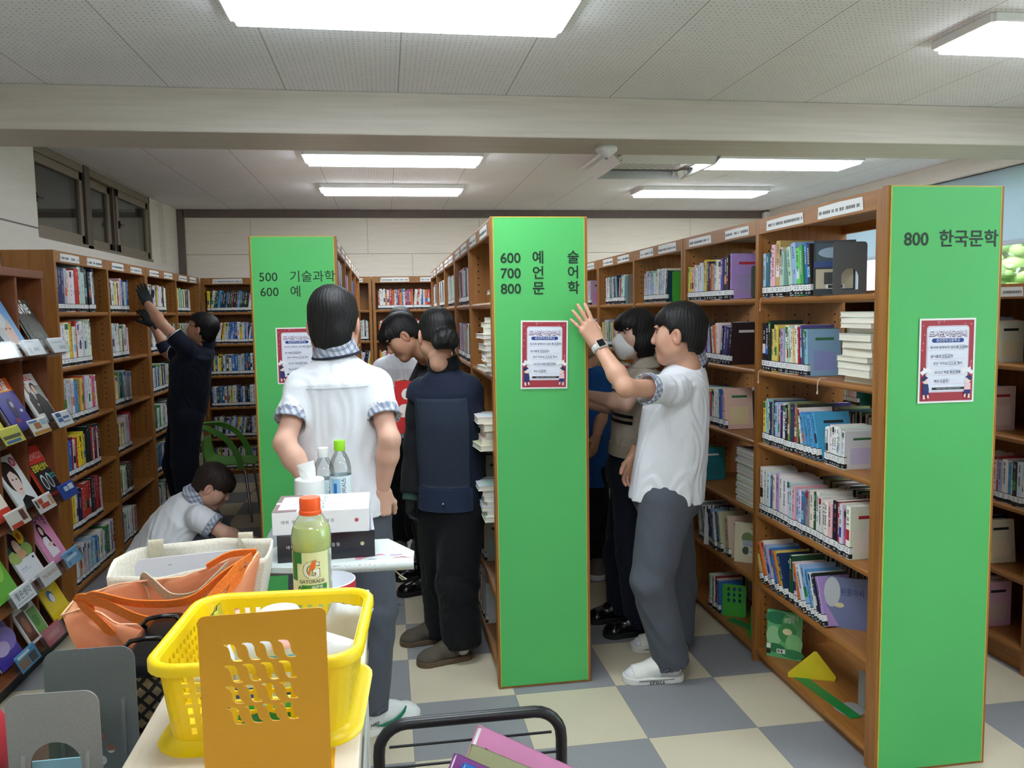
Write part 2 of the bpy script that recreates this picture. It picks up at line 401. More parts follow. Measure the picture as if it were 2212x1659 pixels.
ac = empty('air_conditioner', (2.0, 5.92, CZ), 0, 'white ceiling cassette air conditioner with open louvres behind the beam', 'air conditioner')
MB().box(-.45, .45, -.45, .45, -.028, 0).build('face_panel', WHITEP, ac, bevel=.01)
g = MB()
for i in range(16):
    for j in range(9): g.box(-.26+i*.033, -.26+i*.033+.02, -.27+j*.062+(.0 if i % 2 else .02), -.27+j*.062+.03+(.0 if i % 2 else .02), -.03, -.027)
g.build('intake_grille', mat('grille_slots', (150, 146, 144), .7), ac)
for a in range(4):
    R = rot('Z', a*PI/2)
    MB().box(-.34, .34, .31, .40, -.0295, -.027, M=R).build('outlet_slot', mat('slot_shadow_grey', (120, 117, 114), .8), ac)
    q = rot('X', math.radians(48))
    fl = MB()
    for (x0, x1, y0, y1, z0, z1) in ((-.34, .34, -.1, .0, -.004, .004), (-.3, -.285, -.06, -.03, .004, .03), (.285, .3, -.06, -.03, .004, .03)):
        vs = [R @ (q @ Vector((x, y, z))+Vector((0, .41, -.03))) for z in (z0, z1) for y in (y0, y1) for x in (x0, x1)]
        fl.add(vs, [(0, 2, 3, 1), (4, 5, 7, 6), (0, 1, 5, 4), (2, 6, 7, 3), (0, 4, 6, 2), (1, 3, 7, 5)])
    fl.build('louvre_flap', WHITEP, ac, bevel=.002)
sd = empty('smoke_detector', (1.25, 4.5, 2.565), 0, 'round white smoke detector under the ceiling beam', 'detector')
MB().lathe([(.0, 0), (.058, 0), (.062, -.008), (.06, -.022), (.05, -.03), (.03, -.042), (.014, -.056), (0, -.058)][::-1], 28).build('body', WHITEP, sd, smooth=40)
MB().tube([(0, 0, -.057), (0, 0, -.066)], .009, 10).build('sensor_tip', GREYP, sd)
mo = empty('motion_sensor', (XR-.55, YB-.04, CZ-.09), 0, 'small white box sensor high at the right end of the back wall', 'sensor')
mo.location = (4.42, YB-.06, 2.66)
MB().box(-.055, .055, -.06, .03, 0, .1).build('housing', WHITEP, mo, bevel=.012); MB().box(-.02, .02, -.03, .0, .1, .12).build('bracket', GREYP, mo)
MB().box(-.008, .008, -.063, -.059, .02, .035).build('lens', GREYP, mo)

# ---------------------------------------------------------------- bookcases
SHZ = [1.70, 1.375, 1.045, .715, .39, .062]        # tops of the six boards
TH = .028
TOPB = mat('dusty_particle_board', (160, 146, 130), .9, noise=.1, nscale=30)
def bookcase(label, x0, x1, ys, face, zs=SHZ, top=2.05, back=None, end=None, axis='y', labels=True, seed=1, strips=None, group=None):
    """one free-standing unit running along Y; ys = positions of its uprights; face = +1/-1 the side(s) with header rails"""
    t = empty('bookcase', ((x0+x1)/2, (ys[0]+ys[-1])/2, 0), 0, label, 'bookcase', group)
    cx, cy = t.location.x, t.location.y
    def put(name, mb, m, par=t, **k): return mb.build(name, m, par, **k)
    X0, X1 = x0-cx, x1-cx; Y = [q-cy for q in ys]; U = .03; rg = random.Random(seed)
    for i, yy in enumerate(Y):
        b = MB(); ya, yb = (yy, yy+U) if i == 0 else ((yy-U, yy) if i == len(Y)-1 else (yy-U/2, yy+U/2))
        b.box(X0, X1, ya, yb, 0, top)
        for sy in (ya-.0006, yb+.0006):
            if (i == 0 and sy < yy+.001) or (i == len(Y)-1 and sy > yy-.001): continue
            nx = (X1-X0); cols = [X0+.05, X0+nx*.42, X0+nx*.58, X1-.05] if nx > .35 else [X0+.05, X1-.05]
            for hx in cols:
                for zz in zs:
                    for q in range(1, 7):
                        z = zz+.03+q*.036
                        if z > top-.08: continue
                        pts = [(hx+.0045*math.cos(a*PI/3), sy, z+.0045*math.sin(a*PI/3)) for a in range(6)]
                        b.poly(pts if sy < ya else pts[::-1], mi=1)
        put('side_panel' if i in (0, len(Y)-1) else 'divider', b, [WOODV, HOLE])
    for i in range(len(Y)-1):
        a = Y[i]+(U if i == 0 else U/2); c = Y[i+1]-(U if i == len(Y)-2 else U/2)
        for k, z in enumerate(zs):
            b = MB(); n = 5; r = TH/2
            prof = [(X0+.004+r-r*math.sin(PI*q/n), z-r-r*math.cos(PI*q/n)) for q in range(n+1)] + [(X1-.004-r+r*math.sin(PI*q/n), z-r+r*math.cos(PI*q/n)) for q in range(n+1)]
            b.prism([(px, a, pz) for px, pz in prof][::-1], (0, c-a, 0)); put('shelf', b, WOODY, smooth=35)
        put('top_board', MB().box(X0+.006, X1-.006, a, c, top-.028, top-.002), TOPB)
        kz = zs[-1]-TH
        put('kickboard', MB().box(X0+.03, X1-.03, a, c, 0, kz), WOODY)
        for s in ((-1, 1) if face == 0 else (face,)):
            xf = X0 if s < 0 else X1
            h = put('header_rail', MB().box(min(xf, xf-s*.02), max(xf, xf-s*.02), a, c, top-.068, top), WOODY, bevel=.002)
            if labels:
                n = 2; L = c-a
                for q in range(n):
                    l0 = a+L*(.06+.48*q)+rg.uniform(0, .04); l1 = l0+L*rg.uniform(.3, .4); tb = MB()
                    xx = xf+s*.0012; z0, z1 = top-.058, top-.014+rg.uniform(-.004, .006); e = rg.uniform(-.002, .003)
                    tb.prism([(xx, l0, z0), (xx, l1, z0+e), (xx, l1-.003, z1+e), (xx, (l0+l1)/2, z1+.002), (xx, l0+.006, z1)], (s*.0006, 0, 0), (236, 236, 234))
                    yy = l0+.012
                    while yy < l1-.012:
                        ww = rg.uniform(.004, .009)
                        if rg.random() < .8: tb.quad(*[(xx+s*.0012, yy+dy, z0+.014+dz) for dy, dz in ((0, 0), (ww, 0), (ww, .012), (0, .012))], (96, 96, 100))
                        yy += ww+.003
                    tb.build('shelf_label', MATTE, h)
        if back is not None:
            bx = X0 if back < 0 else X1
            put('back_panel', MB().box(min(bx, bx-back*.008), max(bx, bx-back*.008), a, c, .0, top), WOODV)
    return t

def end_panel(case, x0, x1, y, lines, lx, size=.05):
    """green end panel facing the room, wood edging, lettering; a part of its bookcase"""
    cx, cy = case.location.x, case.location.y
    p = MB().box(x0-cx, x1-cx, y-cy+.004, y+.04-cy, 0, 2.055).build('end_panel', WOODV, case, bevel=.003)
    MB().box(x0+.012-cx, x1-.016-cx, y-cy, y+.006-cy, .012, 2.052).build('green_face', GREEN, p)
    e = MB().box(x0+.009-cx, x0+.0125-cx, y-cy-.0006, y+.006-cy, .01, 2.053).box(x1-.0165-cx, x1-.013-cx, y-cy-.0006, y+.006-cy, .01, 2.053).box(x0+.01-cx, x1-.014-cx, y-cy-.0006, y+.006-cy, 2.05, 2.054)
    e.build('edge_banding', GREENEDGE, p)
    for (s, px, pz, sz, bold) in lines:
        me = text(s, sz, bold)
        mb = MB().mesh(me, frame((px-cx, y-cy-.0012, pz), (1, 0, 0), (0, 0, 1)))
        mb.build('lettering', BLACKINK, p)
    return p

CB = [
 ('left', bookcase('tall wooden bookcase against the left wall, nearer unit, beside the magazine rack', -2.125, -1.85, [4.98, 5.88, 6.77], 1, back=-1, seed=3), (4.98, 5.88, 6.77)),
 ('left2', bookcase('tall wooden bookcase against the left wall, far unit next to the back corner', -2.125, -1.85, [6.78, 7.70, 8.62], 1, back=-1, seed=4), (6.78, 7.7, 8.62)),
]
row_l = bookcase('wooden bookcase with green 500 600 end panel behind the back-turned boy', -.665, -.24, [4.30, 5.21, 6.12], 0, seed=5)
bookcase('wooden bookcase behind the 500 600 bookcase, second unit of that row', -.665, -.24, [6.13, 7.04, 7.95], 0, seed=6)
row_c = bookcase('wooden bookcase with green 600 700 800 end panel in the middle', .447, .857, [3.45, 4.36, 5.27], 0, seed=7)
bookcase('wooden bookcase behind the middle 600 700 800 bookcase, second unit of that row', .447, .857, [5.28, 6.19, 7.10], 0, seed=8)
bookcase('narrow wooden bookcase at the far end of the middle row', .447, .857, [7.11, 8.02], 0, seed=9)
row_r = bookcase('wooden bookcase with green 800 end panel, nearest on the right', 1.665, 2.09, [2.55, 3.48, 4.40], 0, seed=10)
bookcase('wooden bookcase behind the crowd on the right, second unit of the nearest right row', 1.665, 2.09, [4.41, 5.33, 6.26], 0, seed=11)
bookcase('wooden bookcase at the far end of the 800 row, third unit', 1.665, 2.09, [6.27, 7.2, 8.1], 0, seed=12)
LOWZ = [1.385, 1.06, .745, .43, .115]
row_w = bookcase('lower wooden bookcase behind the 800 panel at the right edge', 2.76, 3.16, [2.2, 3.1, 4.0, 4.9], -1, zs=LOWZ, top=1.745, back=1, seed=13)
end_panel(row_l, -.668, -.236, 4.255, [('500', -.625, 1.83, .062, .004), ('기술과학', -.475, 1.83, .062, .004), ('600', -.622, 1.755, .062, .004), ('예', -.475, 1.755, .062, .004), ('술', -.31, 1.755, .062, .004)], 0)
end_panel(row_c, .444, .861, 3.405, [('600', .482, 1.862, .059, .016), ('예', .618, 1.862, .059, .016), ('술', .77, 1.862, .059, .016), ('700', .482, 1.798, .059, .016), ('언', .618, 1.798, .059, .016), ('어', .77, 1.798, .059, .016), ('800', .482, 1.733, .059, .016), ('문', .618, 1.733, .059, .016), ('학', .77, 1.733, .059, .016)], 0)
end_panel(row_r, 1.662, 2.094, 2.508, [('800', 1.72, 1.856, .061, .016), ('한국문학', 1.848, 1.856, .061, .016)], 0)
# back-wall bookcases (built like the others, then turned to face the room)
BACK = []
for k, (xa, xb, lab) in enumerate(((-1.86, -.14, 'wooden bookcase on the back wall, left of the aisle, behind the green chair'), (-.13, 1.6, 'wooden bookcase on the back wall at the end of the aisle'), (1.61, 3.4, 'wooden bookcase on the back wall, right part'))):
    n = 2; t = bookcase(lab, -.14, .14, [-(xb-xa)/2, 0, (xb-xa)/2], 1, back=-1, seed=20+k)
    t.location = ((xa+xb)/2, YB-.175, 0); t.rotation_euler = (0, 0, -PI/2); BACK.append(t)

# ---------------------------------------------------------------- magazine rack on the left
RX, RY0, RY1 = -1.72, 3.33, 4.48
LIPZ = [1.50, 1.13, .765, .42, .13]
rk = empty('magazine_rack', (RX, (RY0+RY1)/2, 0), 0, 'tall brown wooden magazine rack with clear lips at the left edge', 'magazine rack')
cy = rk.location.y; COLY = [RY1-.285*i for i in range(5)]
for i, yy in enumerate(COLY):
    d = .022; a = yy-d if i == 0 else (yy-d/2 if i < 4 else yy)
    MB().box(-.38, .0 if i in (0, 4) else -.012, a-cy, a+d-cy, .05, 1.885).build('side_panel' if i in (0, 4) else 'divider', REDWOOD, rk, bevel=.002)
MB().box(-.38, .004, RY0-cy, RY1-cy, 1.86, 1.9).build('top_board', REDWOOD, rk, bevel=.003)
MB().box(-.38, -.365, RY0-cy, RY1-cy, .05, 1.88).build('back_panel', REDWOOD, rk)
MB().box(-.34, .02, RY0-cy+.02, RY1-cy-.02, 0, .1).build('toe_base', BLACKM, rk)
LEAN = math.radians(27)
for z in LIPZ:
    b = MB(); zz = z-.03
    b.prism([(-.02, RY0-cy+.02, zz), (.09, RY0-cy+.02, zz+.012), (.09, RY0-cy+.02, zz+.022), (-.02, RY0-cy+.02, zz+.03), (-.02-.3*math.sin(LEAN), RY0-cy+.02, zz+.03+.3*math.cos(LEAN)), (-.04-.3*math.sin(LEAN), RY0-cy+.02, zz+.03+.3*math.cos(LEAN))], (0, RY1-RY0-.04, 0))
    b.build('tier_board', REDWOOD, rk)
LIPM = m_glass('clear_acrylic', (.95, .97, .97), .015, .15, fres=.22)
def card(spec, lip, y, z):
    """small title card standing in a lip pocket"""
    b = MB(); base = spec[0]; w, h = .2, .075
    b.box(-.0008, .0008, -w/2, w/2, 0, h, base)
    for (u0, v0, u1, v1, c) in spec[1]:
        b.quad(*[(.0016, -w/2+w*u, h*v) for u, v in ((u0, v0), (u1, v0), (u1, v1), (u0, v1))], c)
    for (s, u, v, sz, c) in spec[2]:
        b.mesh(text(s, sz, .01), frame((.0022, -w/2+w*u, h*v), (0, 1, 0), (0, 0, 1)), c)
    o = b.build('title_card', PRINT, lip); o.location = (.098, y-lip_y(lip), z); o.rotation_euler = (0, math.radians(14), 0); return o
def lip_y(l): return 0
BLK, RED, WHT, BLU, ORG = (30, 30, 34), (200, 60, 60), (240, 240, 240), (40, 80, 170), (225, 130, 50)
CARDS = [
 [((238, 238, 242), [(.1, .62, .8, .7, (190, 195, 205)), (.45, .2, .9, .45, (205, 206, 212))], [('GO ON', .5, .2, .02, (150, 150, 160))]),
  ((236, 236, 242), [(.1, .8, .6, .86, (190, 190, 205)), (.12, .1, .3, .5, (205, 200, 210))], [('BASIC', .4, .25, .024, (120, 120, 130))]),
  ((236, 236, 238), [(.1, .1, .8, .5, (205, 205, 210))], [])],
 [((244, 244, 246), [(.15, .62, .45, .9, (45, 90, 165)), (.15, .3, .45, .55, (60, 100, 170)), (.5, .45, .9, .6, (90, 130, 190)), (.4, .2, .85, .3, (170, 170, 175))], []),
  ((244, 240, 228), [(.05, .75, .5, .9, (90, 130, 180)), (.25, .35, .6, .72, (190, 120, 60)), (.05, .02, .98, .22, (220, 150, 50)), (.65, .5, .95, .85, (170, 200, 220))], []),
  ((225, 215, 80), [(.05, .3, .9, .5, (90, 90, 60)), (.1, .06, .8, .22, (60, 110, 170))], [])],
 [((40, 80, 175), [(.3, .45, .55, .75, (215, 225, 240)), (.6, .45, .9, .8, (235, 240, 250))], []),
  ((240, 232, 228), [(.2, .5, .45, .8, (215, 90, 60)), (.25, .2, .7, .48, (205, 80, 60)), (.05, .35, .15, .8, (70, 60, 70)), (.8, .2, .95, .8, (220, 160, 110))], []),
  ((238, 225, 215), [(.05, .0, .6, .25, (205, 70, 50)), (.65, .2, .9, .8, (120, 70, 60))], [])],
 [((120, 175, 215), [(.1, .4, .8, .6, (210, 225, 235)), (.3, .65, .6, .75, (60, 110, 160)), (.1, .1, .25, .3, (90, 120, 140))], []),
  ((226, 222, 218), [], [('THE BIG ISSUE', .1, .4, .026, (205, 150, 130))]),
  ((238, 238, 240), [(.05, .1, .9, .2, (190, 190, 195))], [('좋은생각', .12, .35, .04, (70, 60, 65))])],
 [((215, 190, 70), [], []), ((190, 80, 90), [(.1, .3, .8, .6, (215, 130, 130))], []), ((80, 150, 195), [(.05, .1, .5, .6, (150, 120, 90)), (.55, .1, .9, .6, (90, 80, 80)), (.1, .7, .7, .85, (235, 235, 235))], [])],
]
for ti, z in enumerate(LIPZ):
    for ci in range(3):
        yc = (COLY[ci]+COLY[ci+1])/2-cy; hw = .125
        lp = MB(); t = .0025
        lp.box(-.0, t, -hw, hw, 0, .075).box(-.05, 0, -hw, hw, 0, t).box(-.05, 0, -hw, -hw+t, 0, .05).box(-.05, 0, hw-t, hw, 0, .05)
        lo = lp.build('acrylic_lip', LIPM, rk); lo.location = (.122, yc, z-.008); lo.rotation_euler = (0, -math.radians(26), 0)
        for sx in (-1, 1):
            pass
        sp = CARDS[ti][ci]; b = MB(); w, h = .19, .082; off = .012
        b.box(-.0008, .0008, -w/2+off, w/2+off, .003, h, sp[0])
        for (u0, v0, u1, v1, c) in sp[1]: b.quad(*[(.0016, -w/2+off+w*u, .003+h*v) for u, v in ((u0, v0), (u1, v0), (u1, v1), (u0, v1))], c)
        for (s, u, v, sz, c) in sp[2]: b.mesh(text(s, sz, .01), frame((.002, -w/2+off+w*u, .003+h*v), (0, 1, 0), (0, 0, 1)), c)
        co = b.build('title_card', PRINT, lo); co.location = (-.003, 0, 0)

def ell(cx, cy_, rx, ry, n=18, a=0):
    return [(cx+rx*math.cos(2*PI*k/n)*math.cos(a)-ry*math.sin(2*PI*k/n)*math.sin(a), cy_+rx*math.cos(2*PI*k/n)*math.sin(a)+ry*math.sin(2*PI*k/n)*math.cos(a)) for k in range(n)]
def flat_art(b, to3, art, lift):
    """printed artwork on a flat cover: art = list of ('r',u0,v0,u1,v1,c) / ('e',u,v,ru,rv,c) / ('p',pts,c) / ('t',string,u,v,size,c[,bold])"""
    k = 0
    for a in art:
        k += 1; h = lift*(1+.35*k)
        if a[0] == 'r': b.poly([to3(u, v, h) for u, v in ((a[1], a[2]), (a[3], a[2]), (a[3], a[4]), (a[1], a[4]))], a[5])
        elif a[0] == 'e': b.poly([to3(u, v, h) for u, v in ell(a[1], a[2], a[3], a[4])], a[5])
        elif a[0] == 'p': b.poly([to3(u, v, h) for u, v in a[1]], a[2])
        elif a[0] == 't':
            me = text(a[1], a[4], a[6] if len(a) > 6 else .01)
            b.add([to3(a[2]+v.co.x, a[3]+v.co.y, h) for v in me.vertices], [tuple(p.vertices) for p in me.polygons], a[5])
def magazine(ti, ci, label, base, art, w=.205, h=.27, back=(215, 212, 205), th=.006, shift=0.):
    yc = (COLY[ci]+COLY[ci+1])/2+shift; z = LIPZ[ti]+.012
    o = empty('magazine', (RX+.045, yc, z), 0, label, 'magazine', 'magazines on the rack')
    M = Matrix.Rotation(-LEAN, 3, 'Y')
    b = MB().box(0, th, -w/2, w/2, 0, h, base)
    flat_art(b, lambda u, v, l: (th+l, -w/2+u*w, v*h), [tuple(a) for a in art], .0004)
    for i, v in enumerate(b.v): b.v[i] = tuple(M @ Vector(v))
    b.build('cover', GLOSS, o)
    p = MB().box(-.006, -.0005, -w/2+.002, w/2-.002, .001, h-.002, back)
    for i, v in enumerate(p.v): p.v[i] = tuple(M @ Vector(v))
    p.build('pages', MATTE, o)
SKIN = (226, 190, 170); HAIRC = (38, 32, 32)
def T(s, u, v, sz, c, bold=.01): return ('t', s, u, v, sz, c, bold)
# texts in unit-cover coordinates are scaled by the cover itself, so size is a fraction of the cover width
magazine(0, 0, 'dark green-grey travel magazine at the right end of the rack top tier', (62, 66, 58), [('r', 0, .9, 1, 1, (78, 82, 70)), ('e', .5, .35, .3, .2, (74, 78, 70)), T('travie', -.12, .72, .42, (238, 238, 236), .02), ('e', .6, .28, .1, .05, (92, 96, 86))])
magazine(0, 1, 'sky-blue magazine with a face, second from the end of the top tier', (110, 165, 215), [('e', .35, .4, .42, .42, (180, 185, 190)), ('e', .5, .36, .24, .3, (214, 180, 168)), ('e', .3, .62, .3, .18, (200, 205, 210)), ('e', .6, .42, .04, .015, (60, 50, 50)), ('e', .42, .42, .04, .015, (60, 50, 50)), ('r', 0, 0, 1, .12, (46, 50, 60))])
magazine(0, 2, 'pale magazine mostly cut off at the left end of the top tier', (214, 220, 226), [('r', .1, .7, .9, .85, (120, 130, 160)), ('e', .5, .35, .25, .25, (160, 150, 150))])
magazine(1, 0, 'white magazine with two people in black suits on the rack second tier', (228, 226, 224), [('r', .5, .45, 1, .75, (160, 168, 160)), T('campusALL', .02, .87, .17, (200, 50, 70), .02), ('e', .3, .7, .11, .14, HAIRC), ('e', .32, .72, .08, .09, SKIN), ('p', [(.12, .2), (.1, .5), (.25, .62), (.42, .6), (.48, .2)], (44, 46, 52)), ('e', .62, .72, .14, .1, (60, 50, 44)), ('e', .62, .68, .09, .09, SKIN), ('p', [(.4, .0), (.44, .45), (.55, .58), (.75, .58), (.95, .4), (.98, 0)], (36, 38, 42)), ('e', .38, .38, .04, .03, SKIN)])
magazine(1, 1, 'magazine with orange band over deep blue on the rack second tier', (58, 54, 150), [('r', 0, .74, 1, 1, (226, 92, 40)), T('과기술', .05, .8, .28, (246, 226, 210), .02), ('r', .3, .75, .9, .775, (246, 180, 60)), ('e', .5, .42, .13, .2, (36, 36, 84)), ('e', .52, .5, .06, .06, (190, 180, 200)), ('e', .8, .36, .07, .03, (205, 205, 225)), ('e', .4, .2, .12, .05, (130, 60, 80))])
magazine(1, 2, 'yellow-green children magazine cut off by the frame, second tier', (214, 206, 70), [('r', .1, .6, .9, .9, (90, 150, 80))])
magazine(2, 0, 'red science magazine with a black picture on the rack third tier', (208, 52, 44), [('r', .03, .05, .97, .66, (34, 36, 38)), T('Newton', .06, .74, .27, (236, 150, 140), .005), T('감광최신상식', .08, .52, .15, (240, 226, 50), .02), ('e', .3, .28, .13, .16, (190, 196, 196)), ('e', .3, .27, .09, .12, (60, 62, 64)), ('e', .6, .28, .12, .16, (176, 186, 186)), ('e', .6, .27, .08, .12, (60, 62, 64)), ('r', .7, .3, .97, .34, (40, 120, 130)), ('r', .7, .36, .97, .4, (40, 130, 120))], back=(230, 120, 40))
magazine(2, 1, 'white magazine with a dark-haired portrait and pink disc, third tier', (224, 228, 228), [('p', [(.2, .0), (.3, .18), (.55, .24), (.8, .14), (.95, 0)], (30, 34, 40)), ('e', .42, .62, .34, .3, HAIRC), ('e', .46, .5, .22, .26, (232, 206, 196)), ('p', [(.2, .66), (.3, .84), (.6, .84), (.68, .6), (.5, .72)], HAIRC), ('e', .39, .56, .04, .014, (40, 30, 30)), ('e', .56, .55, .04, .014, (40, 30, 30)), ('e', .5, .36, .06, .016, (196, 110, 110)), ('e', .82, .86, .14, .09, (204, 70, 100)), T('36', .73, .82, .15, (240, 225, 228), .02), T('DJ', .02, .78, .14, (60, 150, 80), .02)], back=(200, 215, 205))
magazine(2, 2, 'cream magazine with a red strip cut off by the frame, third tier', (236, 224, 210), [('r', 0, 0, 1, .2, (204, 70, 50))])
magazine(3, 0, 'pink magazine with a long-haired woman in white on the fourth tier', (226, 150, 186), [T('MBC사랑', .0, .84, .24, (96, 50, 120), .02), ('e', .42, .62, .15, .2, (44, 30, 36)), ('e', .42, .66, .08, .09, (236, 206, 190)), ('p', [(.25, .12), (.24, .45), (.34, .54), (.55, .52), (.66, .4), (.7, .14)], (238, 232, 236)), ('p', [(.5, .7), (.62, .5), (.68, .25), (.58, .3), (.52, .5)], (44, 30, 36)), T('4', .78, .72, .14, (110, 40, 110), .02), ('e', .5, .36, .14, .04, (232, 200, 186))])
magazine(3, 1, 'white magazine with sunflower and child photo on the fourth tier', (232, 234, 238), [('r', 0, .42, 1, 1, (60, 92, 84)), ('r', 0, .88, .6, 1, (200, 214, 222)), ('e', .78, .8, .2, .15, (240, 196, 50)), ('e', .78, .8, .09, .07, (200, 110, 40)), ('e', .2, .5, .3, .12, (170, 190, 110)), ('e', .8, .54, .25, .12, (150, 180, 100)), ('e', .4, .74, .24, .2, (44, 34, 36)), ('e', .46, .64, .15, .15, SKIN), ('e', .5, .5, .2, .08, (214, 170, 130)), ('r', .8, .34, .9, .38, (70, 76, 110)), ('r', .1, .26, .4, .28, (190, 192, 200)), ('r', .1, .22, .55, .235, (200, 202, 208))])
magazine(3, 2, 'green magazine cut off by the frame on the fourth tier', (110, 180, 70), [('e', .6, .6, .3, .3, (150, 206, 90))])
magazine(4, 0, 'plain yellow magazine with a small blue and white figure, bottom tier', (238, 206, 40), [('e', .42, .46, .15, .12, (60, 130, 180)), ('e', .45, .42, .11, .09, (236, 236, 240)), ('r', .5, .56, .8, .58, (246, 228, 120)), ('r', .46, .62, .82, .63, (246, 228, 120)), ('r', .1, .9, .5, .93, (244, 220, 90))], back=(80, 84, 74))
magazine(4, 1, 'white magazine with brown and green photos on the bottom tier', (232, 232, 230), [T('LUST', .04, .7, .3, (60, 60, 64), .005), ('r', .04, .05, .46, .58, (96, 62, 44)), ('e', .25, .35, .12, .16, (150, 92, 60)), ('r', .52, .05, .96, .54, (106, 160, 70)), ('e', .7, .3, .14, .12, (80, 130, 54)), ('e', .6, .64, .22, .08, (130, 140, 110)), ('e', .72, .86, .12, .07, (200, 204, 210))])
magazine(4, 2, 'violet-blue magazine cut off by the frame on the bottom tier', (70, 54, 150), [('e', .7, .4, .4, .2, (130, 110, 190)), ('e', .4, .3, .3, .12, (180, 160, 200))])

sg = empty('sign', (RX+.01, 3.86, 1.845), 0, 'small green sign with white characters standing on top of the magazine rack', 'sign')
MB().box(-.006, .006, -.16, .13, .0, .12).build('board', GREEN, sg, bevel=.004)
MB().mesh(text('신간', .1, .02), frame((.0075, -.14, .025), (0, 1, 0), (0, 0, 1))).build('lettering', PAPER, sg)
sg.location = (RX-.02, 3.86, 1.9)
